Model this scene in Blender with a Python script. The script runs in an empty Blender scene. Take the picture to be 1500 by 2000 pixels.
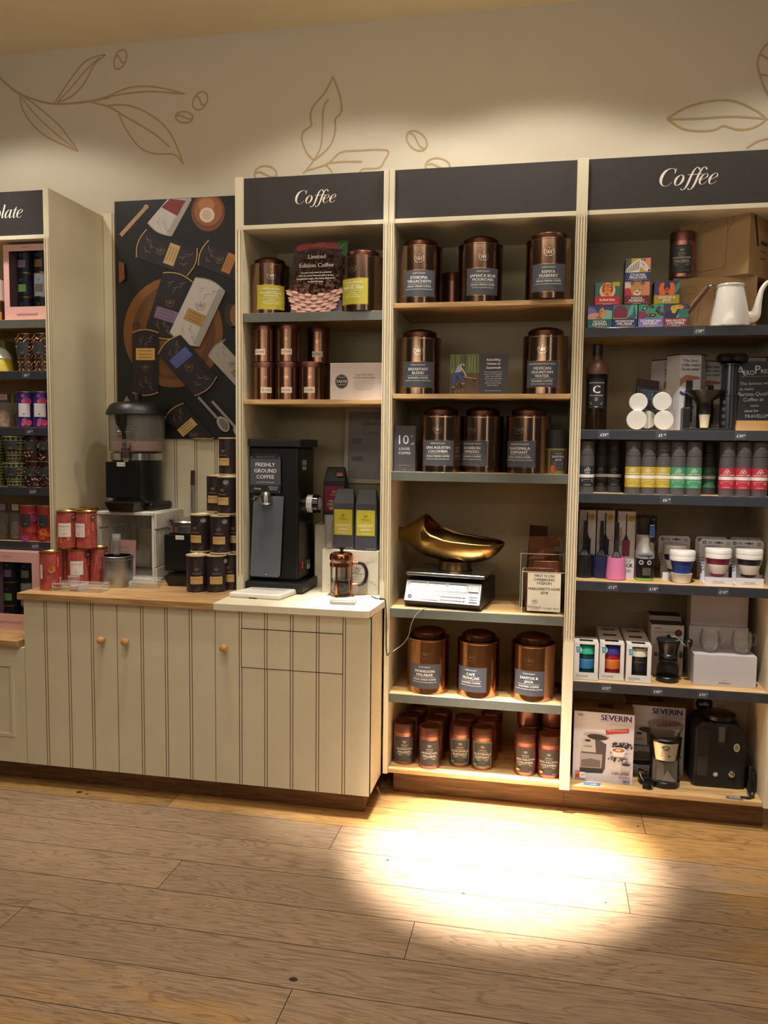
import bpy, math, random
from mathutils import Vector, Matrix
random.seed(7)
D=bpy.data; SC=bpy.context.scene; COL=SC.collection; PI=math.pi
sin,cos=math.sin,math.cos
# ---------------------------------------------------------------- camera
YAW,PIT,ROL,FPX,CD,CH=0.1976517510368689,0.08237814877323374,0.01140611281317834,1589.1335,3.1993940877,1.45
CAM=Vector((0,-CD,CH))
FW=Vector((-sin(YAW)*cos(PIT),cos(YAW)*cos(PIT),-sin(PIT)))
R0=Vector((cos(YAW),sin(YAW),0)); U0=R0.cross(FW)
RT=R0*cos(ROL)+U0*sin(ROL); UP=U0*cos(ROL)-R0*sin(ROL)
cd=D.cameras.new('camera'); co=D.objects.new('camera',cd); COL.objects.link(co); SC.camera=co
cd.sensor_fit='VERTICAL'; cd.sensor_height=36; cd.sensor_width=27; cd.lens=36*FPX/2000
cd.clip_start=.05
M=Matrix((RT,UP,-FW)).transposed().to_4x4(); M.translation=CAM; co.matrix_world=M
SC.view_settings.view_transform='Standard'; SC.view_settings.look='None'
SC.view_settings.exposure=0.0; SC.view_settings.gamma=1; SC.view_settings.use_curve_mapping=False
# ---------------------------------------------------------------- world
W=D.worlds.new('world'); SC.world=W; W.use_nodes=True
bg=W.node_tree.nodes['Background']; bg.inputs[0].default_value=(1.0,.86,.70,1); bg.inputs[1].default_value=.05
# ---------------------------------------------------------------- lamps (ceiling track spots and added fill lights)
def spot(x,y,z,tx,ty,tz,power,deg,blend=.5,col=(1,.80,.55),rad=.035):
    l=D.lights.new('ceiling_spot','SPOT'); l.energy=power; l.spot_size=math.radians(deg); l.spot_blend=blend; l.color=col; l.shadow_soft_size=rad
    o=D.objects.new('ceiling_spot',l); COL.objects.link(o); o.location=(x,y,z)
    o.rotation_euler=(Vector((tx,ty,tz))-Vector((x,y,z))).to_track_quat('-Z','Y').to_euler()
def area(x,y,z,tx,ty,tz,power,sx,sy,col=(1,.86,.70)):
    l=D.lights.new('fill_light','AREA'); l.energy=power; l.shape='RECTANGLE'; l.size=sx; l.size_y=sy; l.color=col
    o=D.objects.new('fill_light',l); COL.objects.link(o); o.location=(x,y,z)
    o.rotation_euler=(Vector((tx,ty,tz))-Vector((x,y,z))).to_track_quat('-Z','Y').to_euler()
ZC=3.30
spot(-.45,-.50,3.26,-.13,-.38,0,5900,21.5,1,(1,.92,.82),.04)      # hot pool on the floor
spot(-.62,-.30,3.26,-.66,-.12,.8,640,20,1,(1,.93,.83),.04)      # beam on pilaster and worktop end
spot(-2.35,-.32,3.26,-2.30,-.10,1.2,120,46,1,(1,.92,.82),.04)   # beam on the chocolate unit
spot(-1.35,-.55,3.26,-1.45,-.10,.9,95,44,1,(1,.92,.82),.04)     # beam on the oak worktop
spot(.35,-1.05,3.26,.46,.02,.75,330,34,1,(1,.94,.88),.04)        # beam on the right-hand unit
for x,p in ((-2.5,32),(-.82,30),(-.10,44),(.95,24)):
    spot(x,-.30,3.27,x,-.30,0,p,130,.22,(1,.93,.82),.08)        # wide spill, scallops on the wall
spot(-.30,-.80,3.26,-.36,.02,.7,260,17,.8,(1,.90,.75),.03)       # beam on the scales and low caddies
spot(-.56,-1.05,3.26,-.63,0,2.15,75,15,1,(1,.93,.82),.03)      # beam on the head of the middle pilaster
area(-1.0,-2.6,2.0,-1.0,-2.2,3.2,24,2.2,1.2,(1,.86,.68))  # added fill aimed upwards to brighten the ceiling
spot(-.9,-1.5,3.26,-.9,-1.55,0,135,110,1,(1,.90,.76),.3)         # added wide soft fill to lift the floor brightness
area(-.4,-3.0,3.2,-.4,-1.4,0,22,3.5,.5)  # added soft overhead fill, no fitting modelled
area(-1.6,-5.5,2.3,-.6,0,1.2,8,1.6,1.6,(1,.92,.82))  # added weak frontal fill from behind the camera
area(2.3,-4.6,2.2,0,0,1.2,7,.5,2.0,(1,.93,.85))  # added tall narrow fill, behind the camera to the right
# ---------------------------------------------------------------- materials
def lin(h):
    h=h.lstrip('#'); v=[int(h[i:i+2],16)/255 for i in (0,2,4)]
    return tuple((c/12.92 if c<=.04045 else ((c+.055)/1.055)**2.4) for c in v)+(1,)
MC={}
def m(c,rough=.55,metal=0,noise=.0,name=None,bump=0,coat=0,scale=30,stretch=None,aniso=0):
    k=(c,rough,metal,noise,bump,coat,scale,stretch)
    if k in MC: return MC[k]
    a=D.materials.new(name or 'paint'); a.use_nodes=True; n=a.node_tree; b=n.nodes['Principled BSDF']
    b.inputs['Base Color'].default_value=lin(c); b.inputs['Roughness'].default_value=rough; b.inputs['Metallic'].default_value=metal
    if coat: b.inputs['Coat Weight'].default_value=coat; b.inputs['Coat Roughness'].default_value=.08
    if noise or bump:
        tc=n.nodes.new('ShaderNodeTexCoord'); mp=n.nodes.new('ShaderNodeMapping'); nz=n.nodes.new('ShaderNodeTexNoise')
        n.links.new(tc.outputs['Object'],mp.inputs[0]); n.links.new(mp.outputs[0],nz.inputs['Vector'])
        if stretch: mp.inputs['Scale'].default_value=stretch
        nz.inputs['Scale'].default_value=scale; nz.inputs['Detail'].default_value=4
        if noise:
            r=n.nodes.new('ShaderNodeValToRGB'); L=lin(c)
            r.color_ramp.elements[0].position=.3; r.color_ramp.elements[1].position=.7
            r.color_ramp.elements[0].color=tuple(max(0,v*(1-noise)) for v in L[:3])+(1,)
            r.color_ramp.elements[1].color=tuple(min(1,v*(1+noise)) for v in L[:3])+(1,)
            n.links.new(nz.outputs[0],r.inputs[0]); n.links.new(r.outputs[0],b.inputs['Base Color'])
        if bump:
            bp=n.nodes.new('ShaderNodeBump'); bp.inputs['Strength'].default_value=bump; bp.inputs['Distance'].default_value=.002
            n.links.new(nz.outputs[0],bp.inputs['Height']); n.links.new(bp.outputs[0],b.inputs['Normal'])
    MC[k]=a; return a
def glass(c='#ffffff',rough=.02,ior=1.45,name='clear_glass',thin=True,haze=0,refl=.38):
    k=('glass',c,rough,ior,thin,haze,refl)
    if k in MC: return MC[k]
    a=D.materials.new(name); a.use_nodes=True; n=a.node_tree; b=n.nodes['Principled BSDF']
    if thin:
        out=n.nodes['Material Output']; t=n.nodes.new('ShaderNodeBsdfTransparent'); g=n.nodes.new('ShaderNodeBsdfGlossy'); mx=n.nodes.new('ShaderNodeMixShader'); f=n.nodes.new('ShaderNodeLayerWeight')
        f.inputs[0].default_value=.22; t.inputs[0].default_value=lin(c); g.inputs['Roughness'].default_value=rough+.03
        fm_=n.nodes.new('ShaderNodeMath'); fm_.operation='MULTIPLY'; fm_.inputs[1].default_value=refl; n.links.new(f.outputs['Fresnel'],fm_.inputs[0]); n.links.new(fm_.outputs[0],mx.inputs[0]); n.links.new(t.outputs[0],mx.inputs[1]); n.links.new(g.outputs[0],mx.inputs[2]); n.links.new(mx.outputs[0],out.inputs[0])
        if haze:
            hz=n.nodes.new('ShaderNodeMixShader'); df=n.nodes.new('ShaderNodeBsdfDiffuse'); df.inputs[0].default_value=(.85,.84,.82,1); hz.inputs[0].default_value=haze
            n.links.new(mx.outputs[0],hz.inputs[1]); n.links.new(df.outputs[0],hz.inputs[2]); n.links.new(hz.outputs[0],out.inputs[0])
    else:
        b.inputs['Base Color'].default_value=lin(c); b.inputs['Transmission Weight'].default_value=1; b.inputs['Roughness'].default_value=rough; b.inputs['IOR'].default_value=ior
    MC[k]=a; return a
def wood(name,c1,c2,scale=6,stretch=(1,12,12),rough=.45):
    k=('wood',name)
    if k in MC: return MC[k]
    a=D.materials.new(name); a.use_nodes=True; n=a.node_tree; b=n.nodes['Principled BSDF']; b.inputs['Roughness'].default_value=rough
    tc=n.nodes.new('ShaderNodeTexCoord'); mp=n.nodes.new('ShaderNodeMapping'); mp.inputs['Scale'].default_value=stretch
    nz=n.nodes.new('ShaderNodeTexNoise'); nz.inputs['Scale'].default_value=scale; nz.inputs['Detail'].default_value=8; nz.inputs['Distortion'].default_value=.6
    r=n.nodes.new('ShaderNodeValToRGB'); r.color_ramp.elements[0].position=.32; r.color_ramp.elements[1].position=.68
    r.color_ramp.elements[0].color=lin(c1); r.color_ramp.elements[1].color=lin(c2)
    n.links.new(tc.outputs['Object'],mp.inputs[0]); n.links.new(mp.outputs[0],nz.inputs['Vector']); n.links.new(nz.outputs[0],r.inputs[0]); n.links.new(r.outputs[0],b.inputs['Base Color'])
    bp=n.nodes.new('ShaderNodeBump'); bp.inputs['Strength'].default_value=.15; bp.inputs['Distance'].default_value=.001; n.links.new(nz.outputs[0],bp.inputs['Height']); n.links.new(bp.outputs[0],b.inputs['Normal'])
    MC[k]=a; return a
CREAM=m('#d7cfb4',.42,0,.03,'cream_paint',.03,0,8)
GROOVE=m('#7d5c38',.7,0,.2,'waxed_groove',0,0,20)
OAK=wood('oak_board','#b08a5a','#d3b07a')
OAKD=wood('dark_oak','#4e341b','#7c5630')
OAKT=wood('oak_worktop','#97714a','#c59f6c')
STRIP=m('#5f625b',.25,0,.05,'grey_price_strip',0,.4)
STRIPB=m('#35373d',.25,0,.05,'slate_price_strip',0,.5)
BLACKP=m('#2b2726',.6,0,.12,'charcoal_board',.1,0,60)
COPPER=m('#ab8468',.17,1,.04,'polished_copper',0,0,9)
BRONZE=m('#8f7562',.16,1,.04,'bronze_tin',0,0,9)
COPD=m('#573a2e',.36,1,.05,'brown_copper',0,0,9)
COPR=m('#946c58',.24,1,.04,'rose_copper',0,0,9)
BRASS=m('#a98a50',.22,1,.10,'aged_brass',.03,0,12)
STEEL=m('#b8b8b8',.25,1,0,'steel')
STEELB=m('#a9adb2',.36,1,.06,'brushed_steel',0,0,6,(1,1,14))
BLK=m('#0f0f10',.35,0,0,'black_plastic')
BLKG=m('#0b0b0c',.15,0,0,'gloss_black',0,.6)
WHITE=m('#e9e6e0',.5,0,0,'white_card')
ENAM=m('#f1efec',.18,0,0,'white_enamel',0,.6)
CARD=m('#a58760',.8,0,.06,'cardboard',.1,0,14)
CLEAR=glass(); ACRY=glass('#fdfefe',.03,1.49,'clear_acrylic')
# ---------------------------------------------------------------- mesh builder
class MB:
    def __init__(s): s.v=[]; s.f=[]; s.mi=[]; s.sm=[]; s.mats=[]
    def mat(s,a):
        if a not in s.mats: s.mats.append(a)
        return s.mats.index(a)
    def face(s,idx,a,smooth=False): s.f.append(idx); s.mi.append(s.mat(a)); s.sm.append(smooth)
    def add(s,vs,fs,a,smooth=False,xf=None):
        o=len(s.v)
        for v in vs: s.v.append(tuple(xf@Vector(v)) if xf else tuple(v))
        for f in fs: s.face([o+i for i in f],a,smooth)
        return s
    def box(s,x0,x1,y0,y1,z0,z1,a,xf=None):
        vs=[(x,y,z) for z in (z0,z1) for y in (y0,y1) for x in (x0,x1)]
        return s.add(vs,[(0,2,3,1),(4,5,7,6),(0,1,5,4),(2,6,7,3),(0,4,6,2),(1,3,7,5)],a,False,xf)
    def lathe(s,prof,a,n=40,cx=0,cy=0,xf=None,mats=None,sx=1,sy=1):
        vs=[];fs=[]
        for r,z in prof:
            for i in range(n): t=2*PI*i/n; vs.append((cx+sx*r*cos(t),cy+sy*r*sin(t),z))
        o=len(s.v)
        for v in vs: s.v.append(tuple(xf@Vector(v)) if xf else v)
        for k in range(len(prof)-1):
            aa=mats[k] if mats else a
            for i in range(n):
                j=(i+1)%n; s.face([o+k*n+i,o+k*n+j,o+(k+1)*n+j,o+(k+1)*n+i],aa,True)
        if prof[0][0]>1e-5: s.face([o+i for i in range(n)][::-1],mats[0] if mats else a)
        if prof[-1][0]>1e-5: s.face([o+(len(prof)-1)*n+i for i in range(n)],mats[-1] if mats else a)
        return s
    def tube(s,path,r,a,n=8,cap=True):
        P=[Vector(p) for p in path]; rs=r if isinstance(r,(list,tuple)) else [r]*len(P); o=len(s.v); up=None
        for i,p in enumerate(P):
            t=(P[min(i+1,len(P)-1)]-P[max(i-1,0)]).normalized()
            if up is None: up=Vector((0,0,1)) if abs(t.z)<.9 else Vector((1,0,0))
            b=t.cross(up).normalized(); up=b.cross(t).normalized()
            for k in range(n): q=2*PI*k/n; s.v.append(tuple(p+(b*cos(q)+up*sin(q))*rs[i]))
        for i in range(len(P)-1):
            for k in range(n): j=(k+1)%n; s.face([o+i*n+k,o+i*n+j,o+(i+1)*n+j,o+(i+1)*n+k],a,True)
        if cap: s.face([o+k for k in range(n)][::-1],a); s.face([o+(len(P)-1)*n+k for k in range(n)],a)
        return s
    def prism(s,poly,y0,y1,a,xf=None,axis='y'):   # polygon in (u,v), extruded
        n=len(poly); g={'y':lambda u,v,w:(u,w,v),'x':lambda u,v,w:(w,u,v),'z':lambda u,v,w:(u,v,w)}[axis]
        vs=[g(u,v,y0) for u,v in poly]+[g(u,v,y1) for u,v in poly]
        fs=[tuple(range(n))[::-1],tuple(range(n,2*n))]+[(i,(i+1)%n,n+(i+1)%n,n+i) for i in range(n)]
        return s.add(vs,fs,a,False,xf)
    def profile(s,pts,z0,z1,mats,xf=None):       # open profile of (x,y) points extruded up
        vs=[];fs=[]
        for i in range(len(pts)-1):
            (xa,ya),(xb,yb)=pts[i],pts[i+1]; s.add([(xa,ya,z0),(xb,yb,z0),(xb,yb,z1),(xa,ya,z1)],[(0,1,2,3)],mats[i],False,xf)
        return s
    def build(s,name,parent=None,bev=0,seg=2,sharp=35,loc=None):
        me=D.meshes.new(name); me.from_pydata(s.v,[],s.f)
        for a in s.mats: me.materials.append(a)
        me.polygons.foreach_set('material_index',s.mi); me.polygons.foreach_set('use_smooth',s.sm)
        me.update()
        if any(s.sm): me.set_sharp_from_angle(angle=math.radians(sharp))
        o=D.objects.new(name,me); COL.objects.link(o)
        if parent: o.parent=parent
        if loc: o.location=loc
        if bev:
            b=o.modifiers.new('bevel','BEVEL'); b.width=bev; b.segments=seg; b.limit_method='ANGLE'; b.angle_limit=math.radians(40)
        return o
def tag(o,label=None,cat=None,group=None,kind=None):
    if label: o['label']=label
    if cat: o['category']=cat
    if group: o['group']=group
    if kind: o['kind']=kind
    return o
def thing(name,label,cat,loc=(0,0,0),rz=0,group=None,rot=None):
    o=D.objects.new(name,None); COL.objects.link(o); o.empty_display_size=.05; o.location=loc; o.rotation_euler=rot or (0,0,rz)
    return tag(o,label,cat,group)
def dup(root,loc,rz,label,group=None):
    r=root.copy(); COL.objects.link(r); r.location=loc; r.rotation_euler=(0,0,rz); r['label']=label
    if group: r['group']=group
    for ch in list(root.children):
        c=ch.copy(); COL.objects.link(c); c.parent=r
        for g in ch.children: d=g.copy(); COL.objects.link(d); d.parent=c
    return r
def edges(b,x0,x1,y0,y1,z0,z1,a,t=.0012):
    for x in (x0,x1):
        for y in (y0,y1): b.box(x-t/2,x+t/2,y-t/2,y+t/2,z0,z1,a)
    for z in (z0,z1):
        for y in (y0,y1): b.box(x0,x1,y-t/2,y+t/2,z-t/2,z+t/2,a)
        for x in (x0,x1): b.box(x-t/2,x+t/2,y0,y1,z-t/2,z+t/2,a)
# world points seen at a photo pixel, on a plane of known depth / height (used to measure the real layout)
def ray(px,py): return FW+RT*((px-750)/FPX)-UP*((py-1000)/FPX)
def atY(px,py,y): d=ray(px,py); return CAM+d*((y-CAM.y)/d.y)
def atZ(px,py,z): d=ray(px,py); return CAM+d*((z-CAM.z)/d.z)
def face_cam(x,y): return math.atan2(-x,y+CD)
# ---------------------------------------------------------------- flat artwork and lettering
TX={}
def txt(s):
    if s in TX: return TX[s]
    c=D.curves.new('t','FONT'); c.body=s; c.resolution_u=2; o=D.objects.new('t',c); COL.objects.link(o)
    dg=bpy.context.evaluated_depsgraph_get(); me=D.meshes.new_from_object(o.evaluated_get(dg))
    vs=[(v.co.x,v.co.y) for v in me.vertices]; fs=[tuple(p.vertices) for p in me.polygons]
    D.objects.remove(o); D.curves.remove(c); D.meshes.remove(me)
    x0=min(v[0] for v in vs); x1=max(v[0] for v in vs)
    TX[s]=(vs,fs,x0,x1); return TX[s]
def ns(c,rough=.6,metal=0): return m(c,rough,metal,0,'print_ink') if isinstance(c,str) else c
class Art:
    def __init__(s,step=.00008): s.it=[]; s.step=step
    def r(s,x0,y0,x1,y1,c,n=1):
        vs=[];fs=[]
        for i in range(n+1):
            x=x0+(x1-x0)*i/n; vs+=[(x,y0),(x,y1)]
        for i in range(n): fs.append((2*i,2*i+2,2*i+3,2*i+1))
        s.it.append((ns(c),vs,fs)); return s
    def p(s,pts,c):
        a=sum(pts[i][0]*pts[(i+1)%len(pts)][1]-pts[(i+1)%len(pts)][0]*pts[i][1] for i in range(len(pts)))
        if a<0: pts=pts[::-1]
        s.it.append((ns(c),list(pts),[tuple(range(len(pts)))])); return s
    def e(s,cx,cy,rx,ry,c,rot=0,n=28,a0=0,a1=2*PI):
        pts=[]
        full=abs(a1-a0)>6.28
        for i in range(n if full else n+1):
            t=a0+(a1-a0)*i/n; x,y=rx*cos(t),ry*sin(t); pts.append((cx+x*cos(rot)-y*sin(rot),cy+x*sin(rot)+y*cos(rot)))
        return s.p(pts,c)
    def l(s,pts,w,c):
        vs=[];fs=[]; n=len(pts); ws=w if isinstance(w,(list,tuple)) else [w]*n
        for i,(x,y) in enumerate(pts):
            a=pts[max(i-1,0)]; b=pts[min(i+1,n-1)]; dx,dy=b[0]-a[0],b[1]-a[1]; L=math.hypot(dx,dy) or 1
            nx,ny=-dy/L*ws[i]/2,dx/L*ws[i]/2; vs+=[(x-nx,y-ny),(x+nx,y+ny)]
        for i in range(n-1): fs.append((2*i,2*i+2,2*i+3,2*i+1))
        s.it.append((ns(c),vs,fs)); return s
    def ring(s,cx,cy,rx,ry,w,c,rot=0,n=28):
        pts=[]
        for i in range(n+1):
            t=2*PI*i/n; x,y=rx*cos(t),ry*sin(t); pts.append((cx+x*cos(rot)-y*sin(rot),cy+x*sin(rot)+y*cos(rot)))
        return s.l(pts,w,c)
    def t(s,txtstr,x,y,h,c,al='C',w=None,sh=0,rot=0,bold=0):
        vs,fs,x0,x1=txt(txtstr); k=h/.73; kx=k; W_=(x1-x0)*k
        if w and W_>w: kx=k*w/W_; W_=w
        ox={'C':-W_/2,'L':0,'R':-W_}[al]
        for b in ((0,) if not bold else (-bold*h,bold*h)):
            out=[]
            for (a,d) in vs:
                u=(a-x0)*kx+ox+b; v=d*k; u+=sh*v
                if rot: u,v=u*cos(rot)-v*sin(rot),u*sin(rot)+v*cos(rot)
                out.append((x+u,y+v))
            s.it.append((ns(c),out,fs))
        return s
    def bars(s,x,y,w,h,n,c,al='C'):                   # lines of print too small to read
        for i in range(n):
            ww=w*(.75+.25*random.random()); yy=y-i*h*2
            xa=x-ww/2 if al=='C' else x; s.r(xa,yy-h/2,xa+ww,yy+h/2,c)
        return s
    def crest(s,cx,cy,z,c,wide=.13):                    # W inside a wreath
        a=z*wide
        for o in (-.22,.12):
            s.l([(cx+(o-.2)*z,cy+.3*z),(cx+(o-.06)*z,cy-.25*z),(cx+(o+.1)*z,cy+.25*z)],[a*.5,a*1.3,a*.4],c)
            s.l([(cx+(o+.05)*z,cy+.12*z),(cx+(o+.12)*z,cy-.25*z),(cx+(o+.3)*z,cy+.3*z)],[a*.5,a*1.1,a*.3],c)
        for sg in (-1,1):
            s.l([(cx+sg*z*.62*cos(t),cy+z*.6*sin(t)) for t in [-1.35+.25*i for i in range(9)]],a*.35,c)
            for i in range(5):
                t=-1.1+.4*i; s.e(cx+sg*z*.68*cos(t),cy+z*.66*sin(t),z*.09,z*.045,c,rot=sg*(t+.6),n=8)
        s.e(cx,cy+.52*z,z*.07,z*.09,c,n=8); s.l([(cx-.2*z,cy-.6*z),(cx,cy-.72*z),(cx+.05*z,cy-.5*z),(cx+.22*z,cy-.62*z)],a*.5,c)
        return s
    def build(s,name,parent,fn,base=.0004,step=None):
        step=step or s.step; b=MB()
        for i,(c,vs,fs) in enumerate(s.it):
            b.add([fn(u,v,base+i*step) for u,v in vs],fs,c)
        return b.build(name,parent)
def flat(y=0,x=0,z=0): return lambda u,v,d:(x+u,y-d,z+v)
def right(xx): return lambda u,v,d:(xx+d,u,v)
def leftf(xx): return lambda u,v,d:(xx-d,-u,v)
def topf(zz): return lambda u,v,d:(u,v,zz+d)
def cyl(r,a0=0): return lambda u,v,d:((r+d)*sin(a0+u/r),-(r+d)*cos(a0+u/r),v)
# swelling-stroke italic letters for the fascia signs
GL={
'C':([[(.60,.50,.012),(.585,.62,.05),(.53,.69,.02),(.42,.725,.014),(.28,.69,.04),(.15,.57,.095),(.09,.37,.125),(.12,.17,.10),(.23,.03,.04),(.36,-.01,.014),(.49,.03,.014),(.58,.16,.012)],[(.61,.72,.02),(.60,.50,.02)]],.64),
'o':([[(.24,.44,.012),(.13,.36,.06),(.07,.22,.095),(.10,.06,.06),(.19,-.005,.014),(.31,.07,.06),(.37,.22,.095),(.34,.38,.06),(.24,.44,.012)]],.43),
'f':([[(.50,.60,.03),(.485,.65,.065),(.43,.71,.025),(.35,.70,.03),(.28,.58,.06),(.23,.35,.085),(.20,.10,.085),(.15,-.10,.06),(.07,-.20,.018),(.0,-.19,.03),(-.03,-.14,.06)],[(.08,.425,.02),(.40,.425,.02)]],.29),
'e':([[(.11,.19,.02),(.24,.24,.016),(.34,.33,.05),(.31,.42,.02),(.24,.44,.014),(.13,.36,.05),(.07,.21,.095),(.10,.05,.06),(.19,-.005,.016),(.28,.02,.014),(.37,.12,.012)]],.39),
'l':([[(.05,.70,.012),(.15,.72,.03),(.14,.66,.08),(.12,.40,.085),(.11,.12,.085),(.14,.01,.03),(.24,.10,.012)]],.23),
'a':([[(.34,.41,.014),(.25,.44,.016),(.13,.34,.06),(.07,.17,.09),(.12,.01,.04),(.21,.05,.016),(.32,.24,.014)],[(.38,.44,.07),(.35,.25,.085),(.34,.08,.08),(.38,.0,.03),(.47,.10,.012)]],.45),
't':([[(.22,.60,.014),(.17,.42,.07),(.14,.2,.085),(.14,.05,.07),(.19,-.005,.02),(.29,.10,.012)],[(.05,.425,.02),(.31,.425,.02)]],.28),
'h':([[(.05,.70,.012),(.15,.72,.03),(.13,.5,.085),(.10,0,.085)],[(.11,.2,.012),(.25,.42,.02),(.36,.42,.05),(.37,.25,.085),(.34,.06,.08),(.39,.0,.02),(.47,.1,.012)]],.46),
'c':([[(.34,.33,.03),(.32,.40,.05),(.24,.44,.014),(.13,.36,.05),(.07,.21,.095),(.10,.05,.06),(.19,-.005,.016),(.28,.02,.014),(.36,.12,.012)]],.38)}
def smooth(pts,k=6):
    out=[]; n=len(pts)
    for i in range(n-1):
        p=[pts[max(i-1,0)],pts[i],pts[i+1],pts[min(i+2,n-1)]]
        for j in range(k):
            t=j/k; out.append(tuple(.5*((2*b)+(-a+c)*t+(2*a-5*b+4*c-d)*t*t+(-a+3*b-3*c+d)*t**3) for a,b,c,d in zip(*p)))
    out.append(tuple(pts[-1])); return out
def script(art,s,x,y,h,c,al='C',shear=.27):
    tot=sum(GL[g][1] for g in s); k=h/.72; cx=x-(tot*k/2 if al=='C' else (tot*k if al=='R' else 0))
    for g in s:
        for st in GL[g][0]:
            q=smooth(st) if len(st)>2 else st
            art.l([(cx+(a+shear*b)*k,y+b*k) for a,b,w in q],[max(w,.012)*k for a,b,w in q],c)
        cx+=GL[g][1]*k
# ================================================================ SETTING
WY=.44                                                 # back wall
def mural():
    A=Art(); c=m('#ab9268',.7,0,.05,'mural_line')
    def L(pts,w=4.2,k=7):
        q=smooth([(a,b) for a,b in pts],k); P=[atY(a,b,WY) for a,b in q]; A.l([(v.x,v.z) for v in P],w/FPX*3.0,c)
    def bean(cx,cy,rx,ry,rot,bend=.25):
        pts=[(cx+rx*cos(t)*cos(rot)-ry*sin(t)*sin(rot),cy+rx*cos(t)*sin(rot)+ry*sin(t)*cos(rot)) for t in [2*PI*i/14 for i in range(15)]]
        L(pts,4,3)
        L([(cx+ (rx*s)*cos(rot)-(ry*bend*sin(s*3))*sin(rot),cy+(rx*s)*sin(rot)+(ry*bend*sin(s*3))*cos(rot)) for s in (-.95,-.5,0,.5,.95)],4,4)
    # sprig on the left (drawn on the wall's own plane)
    L([(-14,140),(4,156),(30,178),(60,192),(97,202),(140,202),(180,197),(215,190)],5.5)
    L([(106,202),(122,178),(145,145),(170,118),(205,107),(185,125),(165,162),(140,188),(112,200)],4)
    L([(112,200),(140,170),(165,140),(195,112)],3.4)
    L([(180,197),(210,188),(250,172),(290,169),(330,175),(361,184)],4)
    L([(215,188),(255,182),(300,179),(355,183)],4)
    L([(180,200),(215,210),(245,228),(280,248),(310,268),(331,287)],4.5)
    L([(210,206),(250,206),(290,222),(325,250),(345,285),(358,321)],4)
    L([(232,222),(245,250),(270,285),(300,300),(340,302),(358,321)],3.4)
    L([(39,184),(60,198),(90,222),(120,250),(153,295)],4)
    L([(39,184),(45,215),(70,250),(100,272),(153,296)],4)
    L([(42,190),(70,225),(110,262),(150,293)],3.2)
    bean(235,116,11,20,.35); bean(391,197,13,19,.5); bean(360,229,17,11,.1)
    # upright leaf over the middle unit
    L([(650,150),(660,175),(667,205),(665,222),(655,233),(655,255),(645,285),(615,313)],4.5)
    L([(650,150),(635,180),(612,208),(606,228),(608,245),(592,258),(590,275),(600,300),(613,313)],4.5)
    L([(642,194),(632,210),(630,245),(627,285),(612,315),(592,340)],4)
    L([(600,333),(640,320),(665,298),(700,294),(756,294),(750,315),(740,328),(710,330),(702,338)],4)
    L([(640,319),(670,316),(707,316)],4); L([(636,322),(644,330),(650,338)],4)
    bean(519,341,22,17,.05); bean(814,275,23,16,.75); bean(855,325,24,16,.08)
    # leaf at the right edge
    L([(1303,232),(1340,210),(1390,197),(1430,197),(1465,210),(1495,232),(1470,250),(1440,253),(1413,246),(1395,254),(1360,256),(1330,250),(1303,232)],4.2)
    L([(1303,233),(1360,232),(1430,228),(1496,232),(1530,236)],4)
    L([(1530,75),(1500,85),(1484,105),(1480,130),(1490,165),(1505,195)],4); L([(1484,105),(1510,122)],4); L([(1482,145),(1510,150)],4)
    L([(1458,290),(1480,276),(1515,268)],4)
    return A
b=MB(); WALLM=m('#c5bcaa',.85,0,.02,'wall_paint',.05,0,5)
b.box(-4.2,2.6,WY,WY+.1,0,ZC,WALLM)
A=mural()
for i,(c,vs,fs) in enumerate(A.it): b.add([(u,WY-.0006-i*.00004,v) for u,v in vs],fs,c)
tag(b.build('wall_back'),kind='structure')
b=MB(); b.box(-4.2,2.6,-4.6,WY+.1,ZC,ZC+.1,m('#e2d0ae',.9,0,.02,'ceiling_paint',0,0,3)); tag(b.build('ceiling'),kind='structure')
# floor of wide oak boards
fm=D.materials.new('worn_oak_floor'); fm.use_nodes=True; n=fm.node_tree; bs=n.nodes['Principled BSDF']; N=n.nodes.new; K=n.links.new
tc=N('ShaderNodeTexCoord'); gi=N('ShaderNodeNewGeometry'); ad=N('ShaderNodeVectorMath'); ad.operation='ADD'
mul=N('ShaderNodeVectorMath'); mul.operation='SCALE'; mul.inputs['Scale'].default_value=17.0
cmb=N('ShaderNodeCombineXYZ')
for i in range(3): K(gi.outputs['Random Per Island'],cmb.inputs[i])
K(cmb.outputs[0],mul.inputs[0]); K(tc.outputs['Object'],ad.inputs[0]); K(mul.outputs[0],ad.inputs[1])
mp=N('ShaderNodeMapping'); mp.inputs['Scale'].default_value=(1.0,9,9); K(ad.outputs[0],mp.inputs[0])
nz=N('ShaderNodeTexNoise'); nz.inputs['Scale'].default_value=1.5; nz.inputs['Detail'].default_value=3; nz.inputs['Distortion'].default_value=.8; K(mp.outputs[0],nz.inputs['Vector'])
wv=N('ShaderNodeMath'); wv.operation='MULTIPLY'; wv.inputs[1].default_value=26; K(nz.outputs[0],wv.inputs[0])
fr=N('ShaderNodeMath'); fr.operation='PINGPONG'; fr.inputs[1].default_value=1; K(wv.outputs[0],fr.inputs[0])
gr=N('ShaderNodeValToRGB'); gr.color_ramp.elements[0].position=.0; gr.color_ramp.elements[0].color=(.52,.49,.46,1); gr.color_ramp.elements[1].position=.42; gr.color_ramp.elements[1].color=(1,1,1,1); K(fr.outputs[0],gr.inputs[0])
fine=N('ShaderNodeTexNoise'); fine.inputs['Scale'].default_value=14; fine.inputs['Detail'].default_value=9; mp2=N('ShaderNodeMapping'); mp2.inputs['Scale'].default_value=(1,14,14); K(ad.outputs[0],mp2.inputs[0]); K(mp2.outputs[0],fine.inputs['Vector'])
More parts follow.
